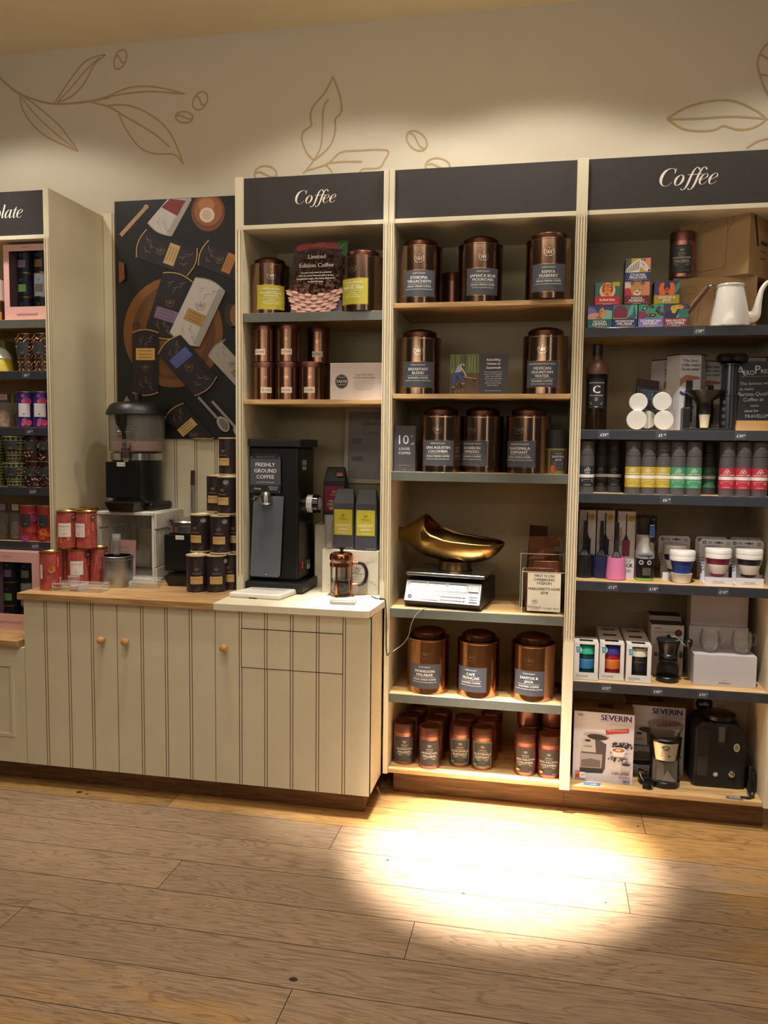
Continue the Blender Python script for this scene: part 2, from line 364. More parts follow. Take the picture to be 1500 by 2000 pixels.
fg=N('ShaderNodeMapRange'); fg.inputs[1].default_value=.3; fg.inputs[2].default_value=.7; fg.inputs[3].default_value=.78; fg.inputs[4].default_value=1.16; K(fine.outputs[0],fg.inputs[0])
# wear: grey traffic film over honey oak; the boards by the units and the side keep their colour
sx=N('ShaderNodeSeparateXYZ'); K(tc.outputs['Object'],sx.inputs[0])
wn=N('ShaderNodeTexNoise'); wn.inputs['Scale'].default_value=3.2; wn.inputs['Detail'].default_value=7; wn.inputs['Roughness'].default_value=.7; mp3=N('ShaderNodeMapping'); mp3.inputs['Scale'].default_value=(1,3.4,1); K(tc.outputs['Object'],mp3.inputs[0]); K(mp3.outputs[0],wn.inputs['Vector'])
def rng(src,a,bb,c,d):
    q=N('ShaderNodeMapRange'); q.interpolation_type='SMOOTHSTEP'; q.inputs[1].default_value=a; q.inputs[2].default_value=bb; q.inputs[3].default_value=c; q.inputs[4].default_value=d; K(src,q.inputs[0]); return q.outputs[0]
def mth(op,a,bb):
    q=N('ShaderNodeMath'); q.operation=op
    for i,z in enumerate((a,bb)):
        if isinstance(z,(int,float)): q.inputs[i].default_value=z
        else: K(z,q.inputs[i])
    return q.outputs[0]
t1=rng(sx.outputs['Y'],-.34,-.22,0,1); t2=rng(sx.outputs['X'],.40,.70,0,.6); t3=rng(sx.outputs['Y'],-1.15,-1.45,0,.5)
hon=mth('ADD',mth('MAXIMUM',t1,mth('MAXIMUM',t2,t3)),mth('MULTIPLY',mth('SUBTRACT',wn.outputs[0],.53),1.9))
hon=rng(hon,.1,.75,0,1)
cm=N('ShaderNodeMix'); cm.data_type='RGBA'; cm.inputs['A'].default_value=lin('#9c8369'); cm.inputs['B'].default_value=lin('#ab8450'); K(hon,cm.inputs['Factor'])
m1=N('ShaderNodeMix'); m1.data_type='RGBA'; m1.blend_type='MULTIPLY'; m1.inputs['Factor'].default_value=.72; K(cm.outputs['Result'],m1.inputs['A']); K(gr.outputs[0],m1.inputs['B'])
vr=N('ShaderNodeMapRange'); vr.inputs[3].default_value=.84; vr.inputs[4].default_value=1.12; K(gi.outputs['Random Per Island'],vr.inputs[0])
sc=N('ShaderNodeVectorMath'); sc.operation='SCALE'; K(m1.outputs['Result'],sc.inputs[0]); K(mth('MULTIPLY',vr.outputs[0],fg.outputs[0]),sc.inputs['Scale'])
K(sc.outputs[0],bs.inputs['Base Color']); bs.inputs['Roughness'].default_value=.42
bp=N('ShaderNodeBump'); bp.inputs['Strength'].default_value=.25; bp.inputs['Distance'].default_value=.001; K(fine.outputs[0],bp.inputs['Height']); K(bp.outputs[0],bs.inputs['Normal'])
b=MB(); GAP=m('#20170e',.9,0,0,'board_gap'); b.box(-4.2,2.6,-4.6,WY,-.06,-.003,GAP)
J={0:[-1.457,.9],1:[-.732,1.3],2:[.291],3:[-1.21,1.0],4:[-.36],5:[-1.565,.75],6:[-.63],-1:[-1.9,.4],-2:[-1,.8]}
for k in range(-3,24):
    ya=-.104-.1868*k; yb=ya-.1868
    js=[-4.2]+sorted(J.get(k,[-2.6+.83*((k*37)%7)/3,.2+.3*((k*13)%5)]))+[2.6]
    for xa,xb in zip(js[:-1],js[1:]):
        g=.0011; x0,x1,y0,y1=xa+g,xb-g,max(yb+g,-4.6),min(ya-g,WY)
        if y1<=y0: continue
        b.add([(x0,y0,0),(x1,y0,0),(x1,y1,0),(x0,y1,0)],[(0,1,2,3)],fm)
KN=m('#2a1a10',.8,0,0,'knot')
for px,py,r in ((573,1913,.009),(757,1680,.004),(1246,1614,.004),(905,1745,.004),(155,1547,.010),(170,1551,.005),(1183,1763,.003)):
    p=atZ(px,py,0); b.add([(p.x+r*1.4*cos(t),p.y+r*sin(t),.0004) for t in [i*PI/6 for i in range(12)]],[tuple(range(12))],KN)
tag(b.build('floor'),kind='structure')
# ================================================================ FIXTURES
def pilaster(parent,x0,x1,ztop,zflute_top,zflute_bot,z0,y=0):
    """painted face strip: plain head, three flutes below it, plain foot"""
    b=MB(); w=x1-x0
    b.box(x0,x1,y-.006,y+.018,zflute_top+.02,ztop,CREAM)
    b.box(x0,x1,y-.006,y+.018,z0,zflute_bot-.01,CREAM)
    n=2; pts=[(x0,y-.006)]; ms=[]
    g=w*.14
    for i in range(n):
        c=x0+w*(i+.5)/n+ (0.0)
        pts+=[(c-g,y-.006),(c-g*.3,y-.002),(c+g*.3,y-.002),(c+g,y-.006)]; ms+=[CREAM,CREAM,GROOVE,CREAM]
    pts.append((x1,y-.006)); ms.append(CREAM)
    za,zb=zflute_bot-.01,zflute_top+.02
    b.profile(pts,za,zb,ms); b.box(x0,x1,y,y+.018,za,zb,CREAM)
    # tapered flute ends
    for i in range(n):
        c=x0+w*(i+.5)/n
        for z,s in ((zb,-1),(za,1)):
            b.add([(c-g,y-.0061,z),(c+g,y-.0061,z),(c,y-.0061,z+s*.02)],[(0,1,2)] if s>0 else [(0,2,1)],CREAM)
    return b.build('pilaster',parent)
def tall_unit(label,x0,x1,shelves,zbase,text=None,tx=0,ybase=0,left=None,right_=None,tags={},skip_bottom=None,pins=True,wl=.02,wr=.02,fb=.13,pr=True,name='display_shelving_unit',th=.105,scx=.5):
    """x0,x1: clear inner width."""
    U=thing(name,label,'shelving unit',((x0+x1)/2,0,0)); cx=(x0+x1)/2
    for sd,xa,xb in (('l',x0-wl,x0),('r',x1,x1+wr)):
        b=MB(); b.box(xa-cx,xb-cx,0.018,WY-.004,zbase,2.518,CREAM)
        if pins and sd=='l':
            for yy in (.06,.33):
                z=zbase+.2
                while z<2.3:
                    b.add([(xb-cx+.0004,yy+.0022*cos(t),z+.0022*sin(t)) for t in [i*PI/3 for i in range(6)]],[tuple(range(6))],m('#7a705a',.6)); z+=.05
        if pins and sd=='r':
            z=zbase+.2
            while z<2.3:
                b.add([(xa-cx-.0004,.06+.0022*cos(t),z+.0022*sin(t)) for t in [i*PI/3 for i in range(6)]][::-1],[tuple(range(6))],m('#7a705a',.6)); z+=.05
        b.build('side_panel',U)
        pilaster(U,xa-cx,xb-cx,2.518,2.30,{'l':fb,'r':fb}[sd] if not isinstance(fb,tuple) else fb[sd=='r'],zbase)
    MB().box(x0-cx,x1-cx,WY-.012,WY-.003,zbase,2.33,m('#b3a98c',.7,0,.02,'cream_in_shade')).build('back_panel',U)  # same cream paint as the unit, darkened here to suggest interior shadow
    MB().box(x0-cx,x1-cx,.004,WY-.012,2.313,2.330,CREAM).build('cornice_board',U,bev=.001)
    bo=MB().box(x0-cx+.001,x1-cx-.001,.012,.026,2.331,2.517,BLACKP).build('sign_board',U)
    if text:
        A=Art(); script(A,text,tx-cx,2.407,th,m('#efe6dc',.5),'C'); A.build('sign_lettering',bo,flat(.012),base=.0004,step=.00003)
    for i,(z,st) in enumerate(shelves):
        t=.018
        s=MB().box(x0-cx+.001,x1-cx-.001,.004,WY-.012,z-t,z,OAK).build('shelf',U,bev=.0008)
        if st:
            q=MB(); q.box(x0-cx+.001,x1-cx-.001,-.003,.0035,z-.036,z-.001,st); q.add([(x0-cx+.001,-.003,z-.001),(x1-cx-.001,-.003,z-.001),(x1-cx-.001,.0,z+.001),(x0-cx+.001,.0,z+.001)],[(0,1,2,3)],st)
            so=q.build('price_strip',s,bev=.0006)
            for (zz,px,tt,sub) in tags.get(i,[]):
                A=Art(); A.r(px-.02-cx,z-.033,px+.02-cx,z-.003,m('#41444d',.35)); A.t(tt,px-.002-cx,z-.024,.011,m('#e8e8ea',.5),'C'); A.t(sub,px-cx+.0135,z-.0185,.0055,m('#e8e8ea',.5),'C')
                k=A.build('price_label',U,flat(-.003),base=.0006)
    return U
S_=STRIP; B_=STRIPB
U2=tall_unit('middle tall cream shelving unit under the blank charcoal fascia, holding copper caddies and scales',-.613,.079,[(2.006,None),(1.652,None),(1.344,S_),(.791,S_),(.438,S_),(.12,None)],.10,fb=.70)
U3=tall_unit('right-hand tall cream shelving unit with slate price strips and coffee gadgets',.119,.832,[(1.898,B_),(1.516,B_),(1.274,B_),(.935,B_),(.539,B_),(.118,None)],.10,text='Coffee',tx=.467,fb=.70,th=.061,
 tags={0:[(0,.531,'£38','00')],1:[(0,.205,'£30','00'),(0,.412,'£5','00'),(0,.69,'£30','00')],2:[(0,.437,'£6','50')],3:[(0,.255,'£12','00'),(0,.405,'£18','00'),(0,.655,'£10','00')],4:[(0,.245,'£15','00'),(0,.435,'£40','00'),(0,.60,'£35','00')]})
U1=tall_unit('left-hand cream coffee shelving unit rising above the worktop behind the black grinder',-1.238,-.655,[(1.978,S_),(1.63,None)],.826,text='Coffee',tx=-.942,fb=.9,wl=.030,th=.051)
U0=tall_unit('tall cream chocolate shelving unit at the far left edge',-2.85,-2.132,[(2.0-.028,S_),(1.752,B_),(1.508,B_),(1.246,B_),(1.005,B_)],.622,text='Chocolate',tx=-2.390,fb=.9,wr=.026,th=.056,
 tags={1:[(0,-2.235,'£8','50')],2:[(0,-2.225,'£9','50')],3:[(0,-2.215,'£12','00')],4:[(0,-2.21,'£12','00')]})
# plinths under the two right-hand units
def plinth(label,x0,x1,y0,y1,h):
    return tag(MB().box(x0,x1,y0,y1,0,h,OAKD).build('plinth',bev=.001),label,'plinth')
plinth('dark oak plinth below the middle tall unit',-.60,.098,.06,.40,.0995)
plinth('dark oak plinth below the right-hand tall unit',.0985,.85,.06,.40,.0995)
MB_=MB
# ---------------- beadboard
def bead(b,x0,x1,y,z0,z1,th,centres,xf=None,gw=.0034,gap=.0070):
    """tongue-and-groove face looking towards -y: pairs of waxed grooves"""
    pts=[(x0,y)]; ms=[]
    for c in centres:
        for o in (-gap/2-gw/2,gap/2+gw/2):
            a=c+o; pts+=[(a-gw/2,y),(a-gw/4,y+.0018),(a+gw/4,y+.0018),(a+gw/2,y)]; ms+=[CREAM,GROOVE,GROOVE,GROOVE]
    pts.append((x1,y)); ms.append(CREAM); b.profile(pts,z0,z1,ms,xf)
    b.box(x0,x1,y+.0035,y+th,z0,z1,CREAM,xf)
    for xx in (x0,x1): b.add([(xx,y,z0),(xx,y+.004,z0),(xx,y+.004,z1),(xx,y,z1)],[(0,1,2,3)],CREAM,False,xf)
    b.add([(x0,y,z0),(x1,y,z0),(x1,y+.004,z0),(x0,y+.004,z0)],[(0,3,2,1)],CREAM,False,xf)
# alcove boarding behind the dispensers
b=MB(); bead(b,-2.104,-1.27,WY-.014,.826,2.53,.013,[-2.104+.052+.1025*i for i in range(8)])
tag(b.build('wall_panelling'),'cream grooved boarding in the alcove behind the poster and dispensers','panelling')
# base cabinets
CT=.824
def knob(parent,x,z,y):
    b=MB(); xf=Matrix.Translation((x,y,z))@Matrix.Rotation(PI/2,4,'X')
    b.lathe([(.008,0),(.0075,.008),(.0085,.012),(.0135,.017),(.0160,.024),(.0145,.031),(.009,.0355),(0,.037)],wood('knob_beech','#a87743','#c99862',20,(1,1,1)),20,xf=xf); b.build('knob',parent)
C1=thing('base_cabinet','cream two-door grooved base cabinet under the oak worktop','cabinet',(-1.69,0,0)); ox=1.69
b=MB(); b.box(-2.115+ox,-1.27+ox,-.203,WY-.02,.098,.795,CREAM); b.build('carcass',C1)
MB().box(-2.112+ox,-1.271+ox,-.16,.40,0,.0975,OAKD).build('plinth',C1)
for x0,x1,cs,kx in ((-2.116,-1.6965,[-2.017,-1.911,-1.806],-1.754),(-1.6925,-1.2725,[-1.585,-1.480,-1.375],-1.648)):
    b=MB(); bead(b,x0+ox,x1+ox,-.225,.094,.792,.021,[c+ox for c in cs]); d=b.build('door',C1); knob(d,kx+ox,.648,-.225)
C2=thing('base_cabinet','cream grooved base cabinet with a drawer under the painted worktop, right end','cabinet',(-.955,0,0)); ox=.955
b=MB(); b.box(-1.27+ox,-.645+ox,-.203,-.004,.098,.795,CREAM); b.box(-1.27+ox,-.678+ox,-.004,WY-.02,.098,.795,CREAM); b.build('carcass',C2)
b=MB(); b.box(-1.2695+ox,-.675+ox,-.16,.30,0,.0975,OAKD); b.build('plinth',C2)
b=MB(); bead(b,-1.2695+ox,-.642+ox,-.225,.094,.792,.021,[c+ox for c in (-1.165,-1.060,-.955,-.850,-.745)]); d=b.build('front_panel',C2); knob(d,-1.227+ox,.648,-.225)
b=MB(); xa,xb,za,zb=-1.1595+ox,-.7515+ox,.572,.7245
for q in ((xa-.003,xb+.003,za-.003,za),(xa-.003,xb+.003,zb,zb+.003),(xa-.003,xa,za,zb),(xb,xb+.003,za,zb)): b.box(q[0],q[1],-.2256,-.2249,q[2],q[3],m('#19130d',.9,0,0,'drawer_gap'))
b.build('drawer_gap',d)
b=MB(); bead(b,xa,xb,-.2262,za,zb,.001+.003,[c+ox for c in (-1.060,-.955,-.850)]); b.build('drawer_front',C2)
# right end: pencil-round corner strip
MB().box(-.6455+ox,-.642+ox,-.2245,-.002,.094,.792,CREAM).build('end_panel',C2)
WT1=MB().box(-2.135,-1.272,-.243,WY-.015,.796,CT,OAKT).build('worktop',bev=.002)
tag(WT1,'long oak worktop carrying the red tins and hot chocolate dispensers','worktop')
b=MB(); b.prism([(-1.2715,-.243),(-.664,-.243),(-.644,-.236),(-.629,-.008),(-.6565,-.008),(-.6565,WY-.015),(-1.2715,WY-.015)],.796,CT,m('#ddd5bb',.4,0,.02,'painted_worktop'),axis='z')
tag(b.build('worktop',bev=.002),'cream painted worktop carrying the grinder and cafetiere','worktop')
# low bench at the far left
C0=thing('base_cabinet','cream low cabinet with framed panel door at the far left','cabinet',(-2.5,0,0)); ox=2.5
b=MB(); b.box(-2.9+ox,-2.1185+ox,-.203,WY-.02,.098,.592,CREAM); b.build('carcass',C0); MB().box(-2.9+ox,-2.1135+ox,-.16,.40,0,.0975,OAKD).build('plinth',C0)
b=MB(); b.box(-2.62+ox,-2.119+ox,-.225,-.2035,.094,.590,CREAM)
for q in ((-2.6,-2.172,.505,.520),(-2.6,-2.172,.205,.22),(-2.187,-2.172,.22,.505)): b.box(q[0]+ox,q[1]+ox,-.230,-.225,q[2],q[3],CREAM)
for q in ((-2.6,-2.187,.5015,.505),(-2.191,-2.187,.22,.5015)): b.box(q[0]+ox,q[1]+ox,-.2262,-.225,q[2],q[3],GROOVE)
b.build('door',C0,bev=.0015)
tag(MB().box(-2.9,-2.1065-.03,-.243,WY-.015,.593,.621,OAKT).build('worktop',bev=.002),'lower oak bench top at the far left with the pink gift box','worktop')
# ---------------- poster
PO=thing('poster','large dark poster photo of tins, bowl and spoons above the dispensers','poster',(-1.66,WY-.03,2.0))
tl=atY(231,395,WY-.03); tr=atY(463,382,WY-.03); bl=atY(256,853,WY-.03)
PX0,PX1,PZ0,PZ1=-2.035,-1.275,1.468,2.577
MB().box(PX0+1.66,PX1+1.66,0,.012,PZ0-2,PZ1-2,m('#131215',.45,0,0,'poster_black')).build('board',PO)
A=Art(.00004)
def Q(u,v):                        # photo measurements of the print, in crop pixels
    p=atY(210+u*.27,360+v*.27,WY-.03); return (p.x,p.z)
def clip(pts): return [(min(max(x,PX0+.001),PX1-.001),min(max(z,PZ0+.001),PZ1-.001)) for x,z in pts]
def pp(pts,c): A.p(clip([Q(*a) for a in pts]),c)
def pe(cx,cy,rx,ry,c,rot=0):
    A.p(clip([Q(cx+rx*cos(t)*cos(rot)-ry*sin(t)*sin(rot),cy+rx*cos(t)*sin(rot)+ry*sin(t)*cos(rot)) for t in [2*PI*i/32 for i in range(32)]]),c)
def pl(pts,w,c):
    A.l(clip([Q(*a) for a in pts]),w*.27/FPX*3.75,c)
def ptin(cx,cy,w,h,ang,body,lab,rim='#b59b56',ly=.1,lw=.72,lh=.2,leaf='#6f5f66',flip=1):
    ca,sa=cos(ang),sin(ang); T=lambda u,v:(cx+u*ca-v*sa,cy+u*sa+v*ca)
    arc=lambda z,s,k=8:[T(-w/2+w*i/k,z+s*w*.12*sin(PI*i/k)) for i in range(k+1)]
    pp(arc(-h/2,-1)+arc(h/2,1)[::-1],body)
    pp([T(w*.28,-h/2),T(w/2,-h/2),T(w/2,h/2),T(w*.28,h/2)],'#17131a' if body!='#b9b2ae' else '#9b9592')
    for s in (-1,1):
        for k,(u,v) in enumerate(((-.25,.36),(.12,.4),(-.05,.3))):
            a0=T(u*w,s*v*h); a1=T((u+.18)*w,s*(v+.06)*h); a2=T((u+.05)*w,s*(v-.07)*h); pl([a2,((a0[0]+a1[0])/2,(a0[1]+a1[1])/2),a0],4,leaf); pl([a0,a1],4,leaf)
    pl(arc(-h/2,-1),7,rim); pl(arc(h/2,1),7,rim)
    pp([T(-lw*w/2,ly*h-lh*h/2),T(lw*w/2,ly*h-lh*h/2),T(lw*w/2,ly*h+lh*h/2),T(-lw*w/2,ly*h+lh*h/2)],lab)
    for k in (-.28,0,.28): pl([T(-lw*w*.33,ly*h+k*lh*h),T(lw*w*.33,ly*h+k*lh*h)],4,'#5c4a3a')
    c=T(0,(ly-flip*.22)*h); q=Q(*c)
    if cy>250: A.crest(q[0],q[1],w*.27/FPX*3.75*.22,'#7d6652' if body!='#b9b2ae' else '#8d7f76')
pe(475,1070,360,400,'#7a4d22'); pe(480,1070,300,345,'#5d3a1c'); pe(465,1090,250,300,'#6b4520'); pe(640,1150,40,40,'#4b2c16',0); pe(210,1020,30,30,'#4b2c16')
pl([(95,370),(285,160)],30,'#a98966'); pe(280,163,18,18,'#a98966')
pe(728,200,122,140,'#6c3c22'); pe(728,190,100,110,'#8b5634'); pe(715,150,60,50,'#a87048'); pe(720,222,54,54,'#cfbca8'); pe(720,222,36,36,'#bda690')
ptin(450,195,200,300,.5,'#b9b2ae','#7a2a2c','#8d8d8d',-.2,.65,.42,'#8d8890')
ptin(430,495,215,390,-1.22,'#241c22','#b59a6c'); ptin(850,560,200,330,-1.18,'#241c22','#a9703c')
ptin(448,880,225,430,.3,'#1d171c','#77607e',ly=.16); ptin(655,925,240,440,.44,'#b9b2ae','#a07c46','#6d6d6d',.1,.6,.2,'#84828e')
ptin(280,1290,190,430,.0,'#241a20','#cda55c','#b59b56',-.14,flip=-1); ptin(585,1310,215,400,-.72,'#241c26','#4c5b9c','#b59b56',-.18,flip=-1)
ptin(595,1770,190,330,-.72,'#231b22','#c2a263','#b59b56',-.05,flip=-1); ptin(910,1300,180,320,-.75,'#aaa49f','#8b8252','#777777',.22,.6,.2,'#84828e')
pe(905,950,50,85,'#3a2a24'); pe(935,950,40,78,'#8a5c44'); pp([(92,560),(130,575),(135,690),(95,720)],'#7d4c30'); pp([(120,1580),(150,1530),(180,1580)],'#8d8378')
pl([(665,1540),(800,1690)],20,'#8f8780'); pe(845,1735,38,62,'#a09a92',-.6); pe(850,1738,26,48,'#6d675f',-.6); pl([(765,1570),(935,1760)],20,'#8f8780'); pe(955,1790,30,50,'#a09a92',-.6)
A.build('print',PO,lambda u,v,d:(u+1.66,-d,v-2.0),base=.0005)
# ================================================================ COPPER CADDIES
def cprint_(R,lines,bg_='#4a4e58',ink='#e6e4e2',w=.128,h=.100,z0=.026):
    A=Art(.0002); u=w/2
    for q in ((-u-.003,z0-.003,u+.003,z0),(-u-.003,z0+h,u+.003,z0+h+.003),(-u-.003,z0,-u,z0+h),(u,z0,u+.003,z0+h)): A.r(*q,m('#c98c62',.22,1),12 if q[2]-q[0]>.02 else 1)
    A.r(-u,z0,u,z0+h,m(bg_,.45),14)
    for s in (-1,1):
        for t in (0,1): A.e(s*(u+.002),z0+t*h,.003,.003,m('#e0b48c',.2,1),n=8)
    z=z0+h-.0185; big=[l for l in lines if l[0]=='B']
    for k,s in lines:
        if k=='s': A.t(s,0,z+.004,.0058,ink,w=w*.8); z-=.0085
        if k=='B': A.t(s,0,z-.0065,.0112,ink,w=w*.86,bold=.03); z-=.0148
        if k=='-': A.r(-w*.34,z+.0025,w*.34,z+.0034,ink,6); z-=.0075
        if k=='m': A.t(s,0,z-.0015,.0072,ink,w=w*.72,bold=.02); z-=.0105
        if k=='n': A.t(s,0,z-.001,.0046,ink,w=w*.84); z-=.008
    return A
RC=.0875; HC=.222
CB=MB(); CB.lathe([(RC-.003,0),(RC,.002),(RC,.218),(RC+.0012,.2195),(RC+.0012,.2245),(RC-.001,.2255),(RC-.004,.2255),(RC-.005,.216),(.068,.215),(.0665,.215)],BRONZE,56)
_pb=CB.build('body'); CADDY_ME=_pb.data; D.objects.remove(_pb)
CB=MB(); CB.lathe([(.0665,.2152),(.067,.2225),(.0685,.2235),(.0685,.244),(.067,.2475),(.063,.250),(.048,.257),(.024,.262),(0,.2635)],COPD,48)
_pb=CB.build('lid'); LID_ME=_pb.data; D.objects.remove(_pb)
CADDY_W=CADDY_ME.copy(); CADDY_W.materials[0]=COPPER
def caddy(x,y,z,label,lines=None,tw=0,yellow=False,warm=False,group=None,name='tea_caddy'):
    fc=face_cam(x,y)+tw; T=thing('coffee_caddy',label,'canister',(x,y,z),fc,group)
    for nm,me in (('body',CADDY_W if warm else CADDY_ME),('lid',LID_ME)):
        o=D.objects.new(nm,me); COL.objects.link(o); o.parent=T
    if lines:
        A=cprint_(RC,lines,'#b3aa32' if yellow else '#4a4e58','#f0eee0' if yellow else '#e6e4e2',h=.104 if yellow else .1)
        A.crest(0,.170,.026,m('#d9c8b4',.18,1),.16); A.build('label',T,cyl(RC),base=.0006)
    return T
def cxy(xl,xr,z,y):      # centre from the two body edges in the photo
    a=atY(xl,900,y).x; b_=atY(xr,900,y).x; return (a+b_)/2
def cad_at(xl,xr,z,y,pz): # edges measured at photo row pz
    return (atY(xl,pz,y).x+atY(xr,pz,y).x)/2
G='coffee caddies on the middle unit'
SO=('m','SINGLE ORIGIN COFFEE'); BC=('m','BLENDED COFFEE')
for (xl,xr,z,y,pz,tw,ln,lab,wm) in (
 (779,864,2.006,.095,530,-.06,[('s','LIGHT ROAST'),('B','ETHIOPIA'),('B','YIRGACHEFFE'),('-',0),SO,('n','NOTES OF MILK CHOCOLATE & POMEGRANATE')],'bronze caddy labelled ETHIOPIA YIRGACHEFFE, left on the top shelf',0),
 (896,981,2.006,.095,530,.12,[('s','LIGHT ROAST'),('B','JAMAICA BLUE'),('B','MOUNTAIN'),('-',0),SO,('n','NOTES OF JASMINE & PEACH')],'bronze caddy labelled JAMAICA BLUE MOUNTAIN, centre of the top shelf',0),
 (1028,1116,2.006,.058,525,.0,[('s','LIGHT ROAST'),('B','KENYA'),('B','PEABERRY'),('-',0),SO,('n','NOTES OF CHERRY & GRAPEFRUIT')],'bronze caddy labelled KENYA PEABERRY jutting over the shelf edge',0),
 (776.5,863,1.652,.10,700,-.06,[('s','MEDIUM ROAST'),('B','BREAKFAST'),('B','BLEND'),('-',0),BC,('n','NOTES OF ALMOND & WHITE ROSE')],'bronze caddy labelled BREAKFAST BLEND beside the Guatemala card',0),
 (1021,1109,1.652,.10,700,-.12,[('s','DECAFFEINATED MEDIUM ROAST'),('B','MEXICAN'),('B','MOUNTAIN'),('B','WATER'),('-',0),BC,('n','NOTES OF HONEY & CREAM')],'bronze caddy labelled MEXICAN MOUNTAIN WATER, right of the Guatemala card',0),
 (821,900,1.344,.09,870,-.12,[('s','MEDIUM ROAST'),('B','SAN AGUSTIN'),('B','COLOMBIA'),('-',0),SO,('n','NOTES OF LEMON & HAZELNUT')],'bronze caddy labelled SAN AGUSTIN COLOMBIA beside the 10 off card',0),
 (903,981,1.344,.135,870,-.50,[('s','MEDIUM DARK ROAST'),('B','BOURBON'),('B','ESPRESSO'),('-',0),BC,('n','NOTES OF CEDAR & COCOA')],'bronze caddy labelled BOURBON ESPRESSO turned left, middle of the third shelf',0),
 (990,1074,1.344,.105,870,-.43,[('s','MEDIUM DARK ROAST'),('B','GUATEMALA'),('B','ELEPHANT'),('-',0),SO,('n','NOTES OF DARK CHOCOLATE & ORANGE')],'bronze caddy labelled GUATEMALA ELEPHANT, right of the Bourbon one',0),
 (795,878,.438,.098,1310,-.17,[('s','DARK ROAST'),('B','MONSOON'),('B','MALABAR'),('-',0),SO,('n','NOTES OF RED WINE & BRAZIL NUT')],'copper caddy labelled MONSOON MALABAR on the low shelf, left',1),
 (892,976,.438,.095,1310,-.34,[('s','DARK ROAST'),('B','CAFÉ'),('B','FRANÇAIS'),('-',0),BC,('n','NOTES OF COCOA & WALNUT')],'copper caddy labelled CAFÉ FRANÇAIS on the low shelf, centre',1),
 (996.5,1085,.438,.098,1315,-.17,[('s','DARK ROAST'),('B','SANTOS &'),('B','JAVA'),('-',0),BC,('n','NOTES OF BURNT CARAMEL & CEDAR')],'copper caddy labelled SANTOS & JAVA on the low shelf, right',1)):
    caddy(cad_at(xl,xr,z,y,pz),y,z,lab,ln,tw,False,wm,G)
G1='limited edition caddies on the left coffee unit'
caddy(cad_at(490.6,564,0,.13,560),.13,1.978,'bronze caddy with yellow LIMITED EDITION INDONESIA SUMATRA label, left',[('m','LIMITED EDITION'),('n','DARK ROAST'),('m','INDONESIA SUMATRA'),('m','MANDHELING'),('-',0),('n','NOTES OF'),('n','BITTERSWEET CHOCOLATE'),('n','SINGLE ORIGIN COFFEE')],.07,True,0,G1).scale=(.94,.94,.94)
caddy(cad_at(671,747,0,.065,560),.065,1.978,'bronze caddy with yellow PERU EL OSO label jutting over the shelf edge',[('m','LIMITED EDITION'),('n','MEDIUM DARK ROAST'),('B','PERU EL OSO'),('-',0),('n','NOTES OF'),('n','MALT & HONEY'),('n','SINGLE ORIGIN COFFEE')],-.5,True,0,G1).scale=(.96,.96,.96)
# ---------------- small tins
def tinmesh(r,h,lh,bm,lm,rim=0):
    b=MB(); b.lathe([(r-.002,0),(r,.0015),(r,h-lh)],bm,36); bo=b.build('body').data
    b=MB(); b.lathe([(r+.0006,h-lh-.001),(r+.0006,h-.004),(r-.001,h-.001),(r-.006,h),(r-.009,h-.002),(0,h-.002)],lm,36); li=b.build('lid').data
    for o in list(COL.objects)[-2:]: D.objects.remove(o)
    return bo,li
def put(T,me,name):
    o=D.objects.new(name,me); COL.objects.link(o); o.parent=T; return o
COPT=m('#a87a6c',.35,1,.05,'rose_copper_body',0,0,9); COPL=m('#7d564c',.42,1,.06,'dull_copper_lid',0,0,9)
ST=tinmesh(.0455,.172,.036,COPT,COPL)
def small_tin(x,y,z,label,txts=None,edge='#3c3560',tw=0,dot=None,group=None,nm='coffee_tin'):
    T=thing(nm,label,'tin',(x,y,z),face_cam(x,y)+tw,group); put(T,ST[0],'body'); put(T,ST[1],'lid')
    if txts:
        A=Art(.0002); u=.040; A.r(-u,.014,u,.118,edge,10); A.r(-u+.003,.017,u-.003,.115,m('#3b3c40',.5),10)
        A.crest(0,.100,.010,'#d8d4cc'); A.t('Whittard',0,.084,.005,'#d8d4cc'); A.t(txts[0],0,.077,.0028,'#d8d4cc',w=.04)
        A.t(txts[1],0,.066,.0085,'#e8e6e2',w=.072); A.t(txts[2],0,.054,.0085,'#e8e6e2',w=.072); A.r(-.03,.0505,.03,.0512,'#d8d4cc',4)
        A.bars(0,.046,.056,.0016,2,'#9a988f'); A.bars(.02,.022,.014,.0016,1,'#9a988f')
        if dot: A.e(-.028,.026,.008,.005,dot,n=10)
        A.build('label',T,cyl(.047),base=.0005)
    return T
MM=('DARK ROAST','MONSOON','MALABAR'); GE=('MEDIUM DARK ROAST','GUATEMALA','ELEPHANT'); SA=('MEDIUM ROAST','SAN AGUSTIN','COLOMBIA')
